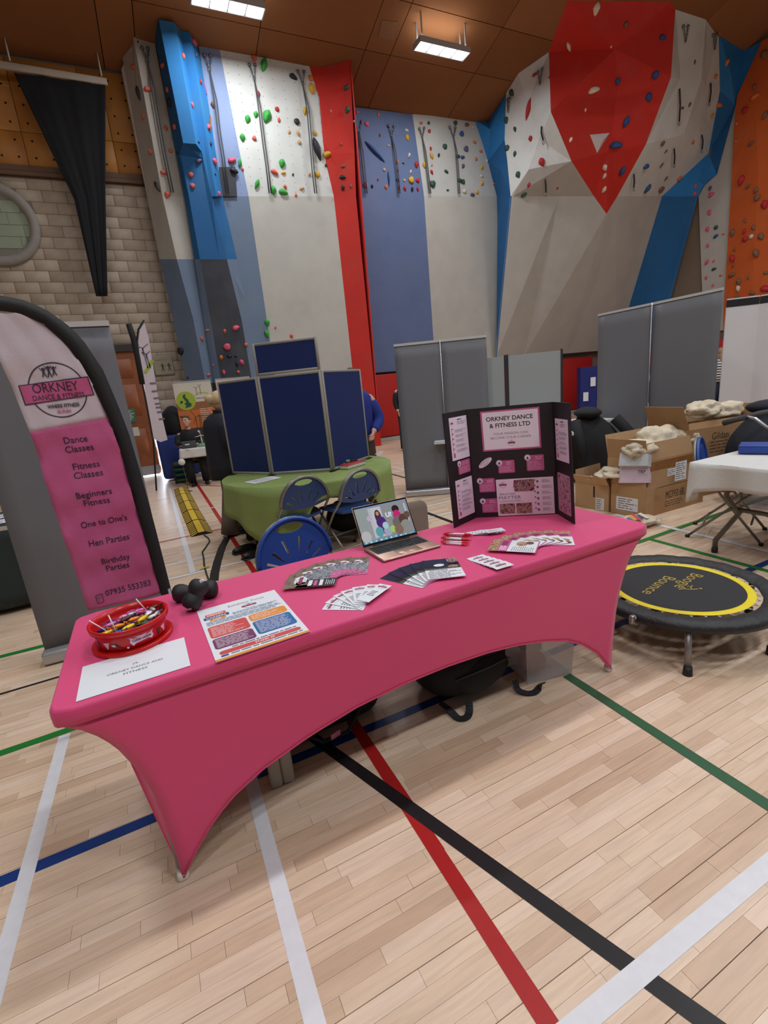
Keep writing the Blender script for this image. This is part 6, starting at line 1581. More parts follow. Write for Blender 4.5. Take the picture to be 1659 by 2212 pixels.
# ================================================================ cardboard boxes
card = [mat('card_%d' % i, c, .8, noise=(5, .07), mix=((150, 118, 84), 2.5, .5, .7)) for i, c in enumerate([(176, 140, 102), (168, 130, 90), (184, 150, 114)])]
cardin = mat('card_inside', (158, 122, 84), .85, noise=(6, .06)); tapem = mat('tape_brown', (140, 96, 58), .2, noise=(14, .15)); inkc = mat('carton_ink', (60, 48, 40), .8)
def carton(label, c, dims, z, rot, m, flaps=(), group='open cardboard boxes'):
    """flaps: list of (side, angle from level in degrees, length fraction)"""
    c = Vector((c[0], c[1], z)); w, d, h = dims; t = thing('cardboard_box', label, 'box', c, group)
    R = Matrix.Rotation(rot, 3, 'Z'); th = .006
    def Wp(x, y, zz): return c+R @ Vector((x, y, zz))
    for i, (x, y, sx, sy) in enumerate(((0, -d/2, w, th), (0, d/2, w, th), (-w/2, 0, th, d), (w/2, 0, th, d))): MB().box(Wp(x, y, h/2), (sx, sy, h), m, rot=R).build('side', t)
    MB().box(Wp(0, 0, .004), (w, d, .006), m, rot=R).build('bottom', t)
    for side, ang, fr in flaps:
        a = math.radians(ang)
        ax, L, W2 = {'f': ((0, -1), d*fr, w), 'b': ((0, 1), d*fr, w), 'l': ((-1, 0), w*fr, d), 'r': ((1, 0), w*fr, d)}[side]
        o = Vector((ax[0]*w/2, ax[1]*d/2, h)); u = Vector((ax[0]*math.cos(a), ax[1]*math.cos(a), math.sin(a))); tn = Vector((-ax[1], ax[0], 0))
        P = [o-tn*W2/2, o+tn*W2/2, o+tn*W2*.47+u*L, o-tn*W2*.48+u*L]
        MB().poly([c+R @ q for q in P], m, .005).build('flap', t)
    def face(side):
        if side == 'f': return Pr(Wp(0, -d/2-th/2-.0005, h/2), R @ Vector((1, 0, 0)), (0, 0, 1), .001)
        return Pr(Wp(-w/2-th/2-.0005, 0, h/2), R @ Vector((0, -1, 0)), (0, 0, 1), .001)
    return t, face, Wp
g0 = at(1398, 1119, z=0); g1 = at(1519, 1084, z=0)
r1 = math.atan2(g1.y-g0.y, g1.x-g0.x); w1 = (g1-g0).length; ht = at(1398, 1062, Y=g0.y).z
c1 = g0+(g1-g0)/2+Vector((-math.sin(r1), math.cos(r1), 0))*.28
b1, f1, _ = carton('closed brown carton with black stock code at the bottom of the stack', c1, (w1, .54, ht), 0, r1, card[1], [('f', 178, .5), ('b', 178, .5)])
p = f1('f'); p.text('MG3950 6BL', -w1*.02, ht*.17, .075, inkc, 0, fit=w1*.34); p.greek(-w1*.2, -ht*.3, w1*.12, -ht*.05, 3, inkc, .3, .25, 3); p.build(b1)
# taped box on top of it
g2 = at(1402, 1060, Y=g0.y-.0); ht2 = at(1402, 998, Y=g0.y).z-ht; w2 = at(1490, 1040, Y=g0.y+.02).x-g0.x
b2, f2_, W2_ = carton('taped cardboard box with shipping notes standing on the stock code carton', (g0.x+w2/2, g0.y+.24), (w2, .46, ht2), ht+.008, r1*.5, card[0], [('f', 100, .36), ('b', 75, .5), ('l', 80, .3)])
p = f2_('f'); p.rect(-w2/2, ht2*.12, w2/2, ht2*.42, tapem); p.up(); p.rect(w2*.1, -ht2*.42, w2*.36, ht2*.24, white_p); p.rect(-w2*.08, -ht2*.18, w2*.1, .02, white_p); p.up(); p.greek(w2*.12, -ht2*.38, w2*.34, ht2*.2, 8, ink, .4, .3, 3); p.greek(-w2*.07, -ht2*.15, w2*.09, .01, 3, ink, .3, .3, 4); p.build(b2)
# two boxes to the left whose fronts face the stand
h0 = at(1316, 1110, z=0); h1 = at(1396, 1122, z=0)
r3 = math.atan2((h0-h1).y, (h0-h1).x)-PI/2; w3 = .36
ht3 = at(1330, 1047, Y=h0.y-.05).z
c3 = (h0+h1)/2+Vector((.25, .04, 0))
b3, f3, _ = carton('open cardboard box with a torn white label, middle of the front row', c3, (.46, .36, ht3), 0, .1, card[0], [('l', 100, .3), ('b', 70, .4)])
p = f3('l'); p.rect(-.12, -.1, .11, .035, white_p); p.up(); p.greek(-.1, -.09, .1, .025, 5, ink, .4, .3, 5); p.build(b3)
k0 = at(1240, 1100, z=0)
c4 = Vector((c3.x-.03, c3.y+.42, 0)); ht4 = at(1260, 1050, Y=3.6).z
b4, f4, _ = carton('open cardboard box with a strip label, leftmost of the row beside the tri-fold', c4, (.46, .40, ht4), 0, .12, card[2], [('l', 60, .25), ('b', 85, .35), ('f', 120, .2)])
p = f4('l'); p.rect(.05, -.13, .15, .0, white_p); p.up(); p.greek(.06, -.12, .14, -.01, 5, ink, .4, .3, 6); p.rect(.02, .0, .04, .12, ink); p.build(b4)
o, p = sheet('packing_slip', 'torn white packing slip on the flap of the leftmost cardboard box', 'paper', (c4.x-.2, c4.y+.02), .2, .1, 60, z=ht4+.06); p.greek(-.09, -.04, .09, .04, 4, ink, .3, .4, 2); p.build(o)
# big box behind
c5 = Vector((5.5, 3.34, 0)); 
b5l, _, _ = carton('plain carton on the floor under the big open box at the back', (5.52, 3.36), (.95, .5, .40), 0, -.12, card[1], [('f', 178, .5), ('b', 178, .5)])
b5, f5, _ = carton('big open cardboard box at the back with tote bags in it', (5.52, 3.36), (.94, .5, .34), .408, -.12, card[1], [('b', 80, .3), ('r', 80, .2), ('l', 70, .28), ('f', 110, .14)])
p = f5('f'); p.text('Gildan', -.02, .07, .075, inkc, 0, fit=.24); p.greek(-.16, -.12, .12, .02, 4, inkc, .3, .25, 7); p.build(b5)
# white and lilac archive boxes standing in the middle box
pv = at(1338, 1035, Y=h0.y+.12); 
lw = mat('box_lilac', (206, 186, 204), .6); lid_g = mat('box_pale_grey', (190, 194, 198), .6)
ab = thing('archive_box', 'pale grey lidded box with lilac front standing behind the front row cartons', 'box', (c3.x+.12, c3.y+.25, 0))
A0 = at(1337, 1043, Y=3.24); A1 = at(1399, 1043, Y=2.98)
for (y0, y1, m, nm) in ((1043, 1006, lw, 'lilac_front'), (1006, 980, lid_g, 'lid')):
    q = [at(1336, y0, Y=3.24), at(1399, y0, Y=2.98), at(1401, y1, Y=3.0), at(1339, y1, Y=3.26)]
    MB().poly(q, m, .08).build(nm, ab)
x = (A1-A0).normalized(); p = Pr(at(1386, 1019, Y=3.035), x, (0, 0, 1), .001); p.text('TRP', 0, 0, .03, ink, .01); p.build(ab)
# tote bags: crumpled canvas
canvas = mat('canvas_cream', (206, 192, 168), .85, noise=(14, .08), bump=(25, .7))
def tote(label, c, r, rot, seed, handle=False, mark=False):
    c = Vector(c); t = thing('tote_bag', label, 'bag', c-Vector((0, 0, r[2])), 'cream tote bags'); R = Matrix.Rotation(rot, 3, 'Z'); rn_ = random.Random(seed)
    bm = bmesh.new(); bmesh.ops.create_icosphere(bm, subdivisions=4, radius=1); ph = [rn_.uniform(0, 6.28) for _ in range(9)]; fq = [rn_.uniform(2.5, 6) for _ in range(9)]
    for v in bm.verts:
        d = v.co.copy(); o_ = Vector((seed*3.1, seed*1.7, ph[0])); a_ = mnoise.noise(d*1.6+o_); b_ = 1-abs(mnoise.noise(d*3.2+o_*2))*2; c_ = 1-abs(mnoise.noise(d*6.5+o_*3))*2
        k = .86+.34*a_+.13*b_+.06*c_
        v.co = Vector((d.x*r[0]*k, d.y*r[1]*k, d.z*r[2]*(k if d.z > -.2 else .8)))
    mb = MB(); bm.verts.index_update(); mb.add([R @ v.co+c for v in bm.verts], [[v.index for v in f.verts] for f in bm.faces], canvas, True); bm.free(); mb.build('canvas_body', t)
    if handle: MB().tube([c+R @ Vector((r[0]*.2, -r[1]*.6, r[2]*.8)), c+R @ Vector((r[0]*.5, -r[1]*1.1, r[2]*.7)), c+R @ Vector((r[0]*.9, -r[1]*.8, r[2]*.3)), c+R @ Vector((r[0]*.7, -r[1]*.2, r[2]*.8))], .012, canvas, 6).build('handle', t)
    return t
tote('folded cream tote bag lying on the middle carton of the front row', at(1322, 1021, Y=3.4), (.2, .14, .06), .4, 1)
tote('cream tote bag spilling from the taped box, front lump', at(1380, 972, Y=3.2), (.26, .17, .11), .5, 2)
tote('cream tote bag on top of the taped box, highest lump', at(1420, 950, Y=3.3), (.34, .18, .16), .25, 3)
tote('cream tote bag on the right of the taped box', at(1474, 950, Y=3.3), (.28, .16, .13), -.2, 4)
tote('cream tote bag spilling from the big open box at the back, left lump', at(1515, 888, Y=3.3), (.20, .17, .11), .2, 5)
tote('cream tote bag spilling from the big open box at the back, right lump', at(1556, 890, Y=3.3), (.24, .17, .12), -.3, 6)
fl = at(1386, 1128, z=.05)
tp = tote('cream tote bag on the floor behind the right end of the pink table', (fl.x+.02, fl.y+.05, .05), (.2, .13, .05), -.3, 7, False)
p = Pr(fl+Vector((-.08, 0, .06)), (1, 0, 0), (0, .9, .3), .002)
for i, c in enumerate(((60, 110, 150), (214, 150, 50), (190, 70, 90), (52, 76, 110), (226, 206, 190))): p.rect(-.1+.045*i, -.05+.02*(i % 2), -.06+.045*i, .03+.015*(i % 3), mat('tote_print_%d' % i, c, .7))
p.build(tp)
# ================================================================ white tables and panels behind the tri-fold
WT = [(3.27, 5.40), (4.59, 4.30), (5.07, 4.88), (3.75, 5.98)]
t2 = trestle('long white folding table behind the black tri-fold board', WT, .735, [(3.5, 5.4), (4.6, 4.5), (4.85, 4.8), (3.78, 5.75)], m=mat('table_white', (206, 208, 210), .5))
t3 = trestle('white folding table behind the black draped coat', [(5.1, 4.95), (6.05, 4.85), (6.1, 5.5), (5.15, 5.6)], .735, [(5.2, 5.05), (5.95, 4.98), (6.0, 5.4), (5.25, 5.5)], m=mat('table_white', (206, 208, 210), .5))
palef = mat('felt_pale_grey', (158, 164, 166), .9, bump=(300, .1)); frame_d = mat('frame_dark', (40, 42, 46), .5)
pg = thing('display_boards', 'pale grey felt display boards standing behind the tri-fold board', 'display board', (4.2, 5.2, .74))
q0 = at(1256, 908, z=.74); ln_ = [Vector((3.62, 5.62, .74)), Vector((4.25, 5.1, .74)), Vector((4.78, 4.66, .74))]
for a, b in zip(ln_, ln_[1:]):
    x = (b-a).normalized(); n = x.cross(Vector((0, 0, 1))); R = Matrix((x, -n, Vector((0, 0, 1)))).transposed(); w = (b-a).length
    f = MB().box((a+b)/2+Vector((0, 0, .5)), (w-.05, .014, .97), palef, rot=R).build('felt_panel', pg)
    for e_ in (a+x*.014, b-x*.014): MB().box(e_+Vector((0, 0, .5)), (.026, .024, 1.0), frame_d, rot=R).build('frame_upright', f)
# ================================================================ far side seen between things
padr = mat('wall_pad_red', (176, 26, 22), .6, noise=(3, .05)); skirtm = mat('skirting_grey', (170, 168, 164), .5)
for i in range(5):
    x0 = 4.6+1.9*i; t = thing('wall_pad', 'red padded wall panel at the foot of the far wall, %s from the left' % ordn[i], 'wall pad', (x0+.93, YB-.25, 0), 'red wall pads')
    MB().rbox((x0+.93, YB-.2, .98), (1.86, .09, 1.72), padr, .03).build('pad', t); MB().box((x0+.93, YB-.2, .055), (1.86, .1, .1), skirtm).build('skirting', t)
for i in range(3):
    y0 = 9.6+1.0*i; t = thing('wall_pad', 'red padded panel on the right wall, %s from the corner' % ordn[2-i], 'wall pad', (XR-.2, y0, 0), 'red wall pads')
    MB().rbox((XR-.1, y0, .98), (.09, .96, 1.9), padr, .03).build('pad', t)
navyb = mat('stand_navy', (20, 34, 110), .7)
for i, (px, py, w, h, lab) in enumerate(((1283, 905, .9, 1.5, 'royal blue stand cloth far away left of the dark figure by the red pads'), (1364, 884, 1.6, 1.3, 'royal blue display table far away with white notices'))):
    g = at(px, py, z=0); t = thing('display_stand', lab, 'display stand', g)
    MB().box(g+Vector((0, 0, h/2)), (w, .3, h), navyb, rot=-.5).build('cloth_front', t)
    p = Pr(g+Vector((-.08, -.14, h/2)), (math.cos(-.5), math.sin(-.5), 0), (0, 0, 1), .03)
    for k in range(4): p.rect(-w*.42+k*w*.22, -.2+.4*(k % 2), -w*.26+k*w*.22, .05+.4*(k % 2), white_p)
    p.build(t)
fc = at(1307, 893, z=0); t = thing('chair', 'pale chair with white legs far away in front of the red pads', 'chair', fc)
MB().rbox(fc+Vector((0, 0, .46)), (.9, .5, .06), wplastic, .02).build('seat', t); MB().rbox(fc+Vector((0, .24, .75)), (.9, .05, .45), wplastic, .02).build('backrest', t)
for sx in (-.42, .42):
    for sy in (-.2, .2): MB().tube([fc+Vector((sx, sy, .45)), fc+Vector((sx*1.15, sy*1.1, 0))], .025, wplastic, 8).build('leg', t)
tag(MB().ell(fc+Vector((-.1, .5, .3)), (.4, .25, .3), blkc, 14, 8, warp=.1, seed=4).build('bag'), 'black bag on the floor by the far red pads', 'bag')
ft_ = at(1390, 925, z=0)
trestle('small white table with a black leg left of the dark grey panels', [(ft_.x-1.6, ft_.y-.6), (ft_.x+.1, ft_.y-1.2), (ft_.x+.5, ft_.y-.2), (ft_.x-1.0, ft_.y+.5)] if False else round_pts(8.15, 5.75, .42, 20), .735, [(8.1, 5.85), (8.3, 5.6), (8.4, 5.9)], lm=blkt, m=mat('table_white', (206, 208, 210), .5), name='round_table')
# white pop-up panels on the right
whitef = mat('panel_white', (206, 204, 206), .6, noise=(2, .02)); kbar = mat('panel_black', (20, 20, 22), .5)
wa = thing('popup_panel', 'white pop-up display panels with a black top bar at the right edge', 'display board', (7.6, 3.7, 0))
PW = [Vector((7.10, 4.09, 0)), Vector((7.42, 3.87, 0)), Vector((7.72, 3.36, 0)), Vector((8.05, 2.9, 0))]
for i, (a, b) in enumerate(zip(PW, PW[1:])):
    x = (b-a).normalized(); n = x.cross(Vector((0, 0, 1))); h = 2.16
    f = MB().poly([a+Vector((0, 0, .02)), b+Vector((0, 0, .02)), b+Vector((0, 0, h-.09)), a+Vector((0, 0, h-.09))], whitef, .02, n=n).build('white_panel', wa)
    MB().poly([a+x*.004+Vector((0, 0, h-.088))+n*.004, b-x*.004+Vector((0, 0, h-.088))+n*.004, b-x*.004+Vector((0, 0, h))+n*.004, a+x*.004+Vector((0, 0, h))+n*.004], kbar, .026, n=n).build('top_bar', wa)
    MB().poly([a+x*.004+Vector((0, 0, h+.001))+n*.004, b-x*.004+Vector((0, 0, h+.001))+n*.004, b-x*.004+Vector((0, 0, h+.016))+n*.004, a+x*.004+Vector((0, 0, h+.016))+n*.004], whitef, .026, n=n).build('top_edge', wa)
# ================================================================ climbing walls
def cw(name, rgb, **k): return mat('climb_'+name, rgb, .75, noise=(2.2, .06), mix=(tuple(int(v*.86+20) for v in rgb), 1.6, .52, .75), bump=(70, .25), **k)
cwhite = cw('white', (206, 208, 204)); cgrey = cw('grey', (178, 174, 166)); cblue = cw('blue', (34, 118, 182)); cblue_shade = cw('shaded_blue', (22, 92, 148)); cperi = cw('periwinkle', (132, 150, 188)); cslate = cw('slate', (104, 122, 146)); cred = cw('red', (196, 38, 26)); cdark = cw('charcoal', (52, 54, 62)); corange = cw('orange', (196, 88, 28)); csteel = cw('steel', (92, 108, 146))  # the deeper blue paints in shade on undercut and turned-away facets
FAC = []   # (triangles, normal, owner)
def panel(owner, pts, m, name='wall_panel', thick=.03):
    """pts: world points; faces the camera side"""
    P = [Vector(p) for p in pts]; n = Vector()
    for i in range(1, len(P)-1): n += (P[i]-P[0]).cross(P[i+1]-P[0])
    n.normalize()
    if n.dot(CP-P[0]) < 0: P.reverse(); n = -n
    mb = MB(); k = len(P); back = [p-n*thick for p in P]
    fs = [list(range(k)), list(range(2*k-1, k-1, -1))]+[(i, i+k, (i+1) % k+k, (i+1) % k) for i in range(k)]
    if k > 4:   # triangulate the possibly warped front through its centroid
        c = sum(P, Vector())/k; vs = P+back+[c]; fs = [(i, (i+1) % k, 2*k) for i in range(k)]+fs[2:]
        FAC.extend([(P[i], P[(i+1) % k], c, owner) for i in range(k)])
    else:
        vs = P+back; FAC.extend([(P[0], P[i], P[i+1], owner) for i in range(1, k-1)])
    mb.add(vs, fs, m); return mb.build(name, owner)
def pp(px, py, Y): return at(px, py, Y=Y)
def down(v, z=0.0): return Vector((v.x, v.y, z))
cl1 = thing('climbing_wall', 'tall climbing wall on the left with blue column, white face and red edge', 'climbing wall', (3.0, 12.0, 0))
# boundaries of the left wall, top to bottom
b0 = [pp(259.5, 98.8, 12.3), pp(266.9, 138.6, 12.3), pp(262, 150, 12.3), pp(317.8, 424, 12.3), pp(345, 560, 12.3), pp(373, 686, 12.3), pp(402, 827, 12.3)]
b1 = [pp(288, 79.5, 11.85), pp(351, 424, 11.85), pp(382, 560, 11.85), pp(417, 688, 11.85), pp(444, 827, 11.85)]
b2 = [pp(332.7, 84, 11.9), pp(397.5, 424, 11.9), pp(420, 560, 11.9), pp(441, 691, 11.9), pp(462, 827, 11.9)]
panel(cl1, [b0[0], pp(283.6, 79.3, 12.0), b1[0], b1[1], b0[3], b0[1]], cgrey)
panel(cl1, [b0[1], b0[2], b0[3]], cgrey)
panel(cl1, [b1[0], b2[0], b2[1], b1[1]], cw('shade', (168, 162, 152)))  # right-hand facet: shade put into a darker copy of the grey
panel(cl1, [b0[3], b1[1], b1[2], b0[4]], cgrey); panel(cl1, [b1[1], b2[1], b2[2], b1[2]], cgrey)
panel(cl1, [b0[4], b1[2], b1[3], b0[5]], cslate); panel(cl1, [b0[5], b1[3], b1[4], b0[6]], cslate)
panel(cl1, [b1[2], b2[2], b2[3], b1[3]], cslate); panel(cl1, [b1[3], b2[3], b2[4], b1[4]], cslate)
# blue column
c2 = [pp(329, 53.4, 11.8), pp(397.5, 424, 11.8)]
c3 = [pp(343, 42, 11.38), pp(395.7, 309, 11.38)]
c4 = [pp(376.2, 48.7, 11.32), pp(423.5, 311, 11.32)]
c5 = [pp(390, 66.3, 11.55), pp(435.5, 327.6, 11.55), pp(457, 424, 11.55)]
c6 = [pp(407.7, 69.1, 11.5), pp(462, 390, 11.5), pp(468, 424, 11.5)]
c7 = [pp(426, 94, 11.74), pp(441, 172, 11.74), pp(453, 242, 11.74), pp(467, 335, 11.74), pp(480, 424, 11.74)]
u3, u4 = pp(388, 335, 11.62), pp(436, 342, 11.58); w3_, w4_ = pp(408, 424, 11.62), pp(447, 424, 11.6)
panel(cl1, [c2[0], c3[0], c3[1], u3, w3_, c2[1]], cblue_shade); panel(cl1, [c3[0], c4[0], c4[1], c3[1]], cblue); panel(cl1, [c4[0], c5[0], c5[1], c4[1]], cblue)
panel(cl1, [c3[1], c4[1], c5[1], u4, u3], cblue_shade); panel(cl1, [u3, u4, w4_, w3_], cblue_shade); panel(cl1, [u4, c5[1], c5[2], w4_], cblue_shade)
panel(cl1, [c5[0], c6[0], c6[1], c6[2], c5[2], c5[1]], cblue); panel(cl1, [c6[0], c7[0], c7[1], c7[2], c7[3], c7[4], c6[2], c6[1]], cblue)
# blue column's lower half behind the hidden stretch, turning slate and charcoal near the floor
l2, l3, l4, l5, l7 = pp(440, 691, 11.85), pp(455, 691, 11.7), pp(500, 691, 11.7), pp(522, 691, 11.75), pp(552, 691, 11.76)
m_ = [pp(420, 560, 11.8), pp(432, 560, 11.66), pp(474, 560, 11.63), pp(490, 560, 11.65), pp(512, 560, 11.75)]
n_ = [c2[1], w3_, w4_, c5[2], c7[4]]
for i in range(4):
    panel(cl1, [n_[i], n_[i+1], m_[i+1], m_[i]], cblue_shade)
    L_ = [l2, l3, l4, l5, l7]; panel(cl1, [m_[i], m_[i+1], L_[i+1], L_[i]], cdark if 0 < i < 3 else cslate)
bt = [pp(462, 827, 11.85), pp(478, 827, 11.72), pp(522, 827, 11.72), pp(545, 827, 11.75), pp(574, 827, 11.76)]
for i in range(4): panel(cl1, [L_[i], L_[i+1], bt[i+1], bt[i]], cdark if 0 < i < 3 else cslate)
for a, b in [(b0[6], b1[4]), (b1[4], b2[4])]+list(zip(bt, bt[1:])): panel(cl1, [a, b, down(b), down(a)], cdark)
# periwinkle strip, white face
d7 = [pp(429, 99.7, 11.78), pp(480, 424, 11.78)]; d8 = [pp(474.4, 107, 11.78), pp(518, 330, 11.78), pp(537, 424, 11.78)]
panel(cl1, [d7[0], d8[0], d8[1], d8[2], d7[1]], cperi)
panel(cl1, [pp(473, 361, 11.74), pp(508, 360, 11.74), pp(512, 424, 11.74), pp(482, 424, 11.74)], cdark, thick=.02)
e9 = [pp(666, 137, 11.77), pp(680.7, 176.8, 11.77), pp(699.7, 229, 11.77), pp(697.9, 307, 11.77), pp(704, 352, 11.77), pp(721, 424, 11.77)]
mid = [pp(583, 126, 11.77), pp(597, 300, 11.77), pp(612, 424, 11.77)]
panel(cl1, [d8[0], mid[0], mid[1], mid[2], d8[2], d8[1]], cwhite); panel(cl1, [mid[0]]+e9[:1]+e9[1:]+[mid[2], mid[1]], cwhite)
panel(cl1, [d7[1], d8[2], down(d8[2]), down(d7[1])], cslate); panel(cl1, [d8[2], mid[2], down(mid[2]), down(d8[2])], cw('pale', (184, 182, 174))); panel(cl1, [mid[2], e9[5], down(e9[5]), down(mid[2])], cw('pale', (184, 182, 174)))
# red arete
r0 = pp(677, 138.5, 11.76); r1_ = pp(692.5, 146.4, 11.74); rr_ = [pp(755.8, 129, 11.46), pp(760.6, 233, 11.42), pp(766, 330, 11.5), pp(769, 424, 11.55)]
rm = pp(712, 330, 11.7)
panel(cl1, [e9[0], r0, r1_, rm, e9[3], e9[2], e9[1]], cred); panel(cl1, [r1_, rr_[0], rr_[1], rr_[2], rm], cred); panel(cl1, [e9[3], rm, rr_[2], rr_[3], e9[5], e9[4]], cred)
panel(cl1, [e9[5], rr_[3], down(rr_[3]), down(e9[5])], cred)
panel(cl1, [rr_[0], rr_[0]+Vector((.05, 1.0, 0)), down(rr_[3])+Vector((.05, 1.0, 0)), down(rr_[3])], cred)
# ---- recessed middle panels
cl2 = thing('climbing_wall', 'recessed steel blue and pale climbing panels in the middle of the back wall', 'climbing wall', (7.8, 12.45, 0))
p0, p1 = pp(740, 228, 12.48), pp(891, 247, 12.48); p1b = pp(916, 424, 12.48); p2t, p2 = pp(934.5, 244, 12.44), pp(1024.5, 258, 12.42)
p2b = [pp(1040.8, 304.6, 12.42), pp(1053.8, 348, 12.42), pp(1073, 424, 12.42)]; p0b = pp(765, 424, 12.48)
panel(cl2, [p0, p1, p1b, p0b], csteel); panel(cl2, [p1, p2t, pp(955, 424, 12.45), p1b], cw('pale2', (186, 186, 182))); panel(cl2, [p2t, p2]+p2b+[pp(955, 424, 12.45)], cw('pale2', (186, 186, 182)))
for a, b, m in ((p0b, p1b, csteel), (p1b, pp(955, 424, 12.45), cgrey), (pp(955, 424, 12.45), p2b[2], cgrey)): panel(cl2, [a, b, down(b, 1.9), down(a, 1.9)], m)
# ---- big overhanging boulder
cl3 = thing('climbing_wall', 'big overhanging faceted climbing boulder with red centre, white flanks and blue sides', 'climbing wall', (12.5, 11.0, 0))
A = at(1052.6, 260.5, Y=12.42); B = [at(*q, X=9.84) for q in ((1093.5, 201), (1090, 301), (1096, 350), (1103, 424))]
panel(cl3, [p2, A, B[0], B[1], pp(1053.8, 348, 12.42), p2b[0]], cblue); panel(cl3, [pp(1053.8, 348, 12.42), B[1], B[2], B[3], p2b[2]], cblue_shade)
Wt = [pp(1119.7, 158.5, 10.98), pp(1185.8, 112.4, 10.38)]
Wr = [pp(1189.7, 241, 10.25), pp(1234.4, 348, 10.35), pp(1283, 424, 10.75)]
f1_, f2q = pp(1164.4, 301, 10.75), pp(1142, 366, 10.95); g_ = pp(1208, 424, 11.05)
panel(cl3, [B[0], Wt[0], Wt[1], Wr[0], f1_, B[1]], cwhite); panel(cl3, [Wr[0], Wr[1], f2q, f1_], cwhite); panel(cl3, [B[1], f1_, f2q, B[2]], cwhite); panel(cl3, [B[2], f2q, pp(1108, 424, 11.4), B[3]], cwhite)
panel(cl3, [f2q, Wr[1], g_, pp(1108, 424, 11.4)], cgrey); panel(cl3, [Wr[1], Wr[2], g_], cgrey)  # lower facets of the white flank: grey paints in their shade
R0 = [pp(1224.7, 0, 9.37), pp(1454.7, 0, 8.82), pp(1459, 20.6, 8.94), pp(1449.3, 166.6, 9.1), pp(1395.2, 311.6, 9.75), pp(1333.5, 424, 10.6)]
top_l, top_r = pp(1236, -60, 9.0), pp(1452, -60, 8.5)
rid = pp(1335, 180, 9.72); ap = pp(1310, 462, 10.75)
panel(cl3, [top_l, top_r, R0[1], R0[0]], cred)
panel(cl3, [R0[0], R0[1], R0[2], R0[3], rid, Wr[0], Wt[1]], cred); panel(cl3, [Wr[0], rid, R0[3], R0[4], R0[5], ap, Wr[2], Wr[1]], cred)
Q = [pp(1526, 30.3, 8.9), pp(1552, 62.8, 9.1), pp(1555, 195, 9.5), pp(1530.5, 331, 10.1), pp(1430, 424, 10.75)]
wf = pp(1515, 170, 9.25)
panel(cl3, [R0[2], Q[0], wf, pp(1478, 290, 9.7), R0[4], R0[3]], cwhite); panel(cl3, [Q[0], Q[1], Q[2], Q[3], pp(1478, 290, 9.7), wf], cwhite); panel(cl3, [R0[4], pp(1478, 290, 9.7), Q[3], Q[4], R0[5]], cwhite)
# right blue side to the right wall
V = [at(*q, X=15.95) for q in ((1608.4, 108.2), (1646, 88.7), (1592, 207.7), (1588, 227), (1547.8, 376.5), (1520.7, 400), (1508, 424))]
panel(cl3, [Q[1], V[0], V[2], V[3], Q[2]], cblue); panel(cl3, [Q[2], V[3], V[4], Q[3]], cblue_shade); panel(cl3, [Q[3], V[4], V[5], V[6], Q[4]], cblue)
panel(cl3, [V[0], V[1], V[2]], cblue)
# its underside and base, behind the hidden strip of the photograph
base = [Vector((9.84, 12.3, 2.0)), Vector((11.0, 12.35, 2.0)), Vector((12.8, 12.35, 2.0)), Vector((15.2, 12.35, 2.0)), Vector((15.95, 11.3, 2.0))]
rimb = [B[3], pp(1108, 424, 11.4), g_, Wr[2], ap, R0[5], Q[4], V[6]]
idx = [0, 0, 1, 1, 2, 2, 3, 4]
for i in range(7):
    a, b = rimb[i], rimb[i+1]; c, d = base[idx[i]], base[idx[i+1]]
    m = cgrey if i != 6 else cblue_shade
    panel(cl3, [a, b, d] if idx[i] == idx[i+1] else [a, b, d, c], m)
panel(cl3, [p2b[2], B[3], base[0], down(p2b[2], 2.0)], cblue_shade)
# ---- right wall: grey face and orange panel
cl4 = thing('climbing_wall', 'grey and orange climbing panels on the right hand wall', 'climbing wall', (16.0, 8.5, 0))
G = [at(*q, X=15.98) for q in ((1590, 224), (1600, 224), (1585, 424), (1566, 714), (1520, 714), (1509, 424), (1522, 400), (1549, 376))]
panel(cl4, G, cgrey)
O = [at(*q, X=15.9) for q in ((1646, 88.7), (1592, 207.7), (1588, 240), (1579.4, 400), (1571.5, 535.6), (1563.6, 664), (1562.5, 714), (1569, 727))]
Or = at(1700, 60, X=15.9); Ob = at(1700, 720, X=15.9); fold = at(1638, 380, X=15.75); fb = at(1620, 725, X=15.8)
panel(cl4, [O[0], Or, at(1700, 380, X=15.75), fold, O[3], O[2], O[1]], corange); panel(cl4, [fold, at(1700, 380, X=15.75), Ob, fb], corange); panel(cl4, [O[3], fold, fb, O[7], O[6], O[5], O[4]], corange)
# ---------------------------------------------------------------- holds
def hit(px, py):
    d = ray(px, py); best = None
    for a, b, c, ow in FAC:
        n = (b-a).cross(c-a); den = n.dot(d)
        if abs(den) < 1e-9: continue
        t = n.dot(a-CP)/den
        if t < 1 or (best and t >= best[0]): continue
        q = CP+d*t
        ok = True; sg = None
        for u, v in ((a, b), (b, c), (c, a)):
            s_ = (v-u).cross(q-u).dot(n)
            if s_ < -1e-7: ok = False; break
        if ok: best = (t, q, (n if n.dot(CP-q) > 0 else -n).normalized(), ow)
    return best
HC = dict(s=(214, 100, 82), p=(214, 86, 112), g=(52, 160, 60), k=(30, 32, 36), y=(206, 160, 44), t=(196, 158, 112), b=(40, 80, 134), r=(176, 34, 44), d=(40, 76, 58), w=(206, 200, 180), o=(210, 118, 52), v=(86, 78, 108), c=(226, 218, 196), n=(120, 88, 68), l=(150, 120, 170))
HM = {k: mat('hold_'+k, v, .6, noise=(8, .08)) for k, v in HC.items()}
HP = {}
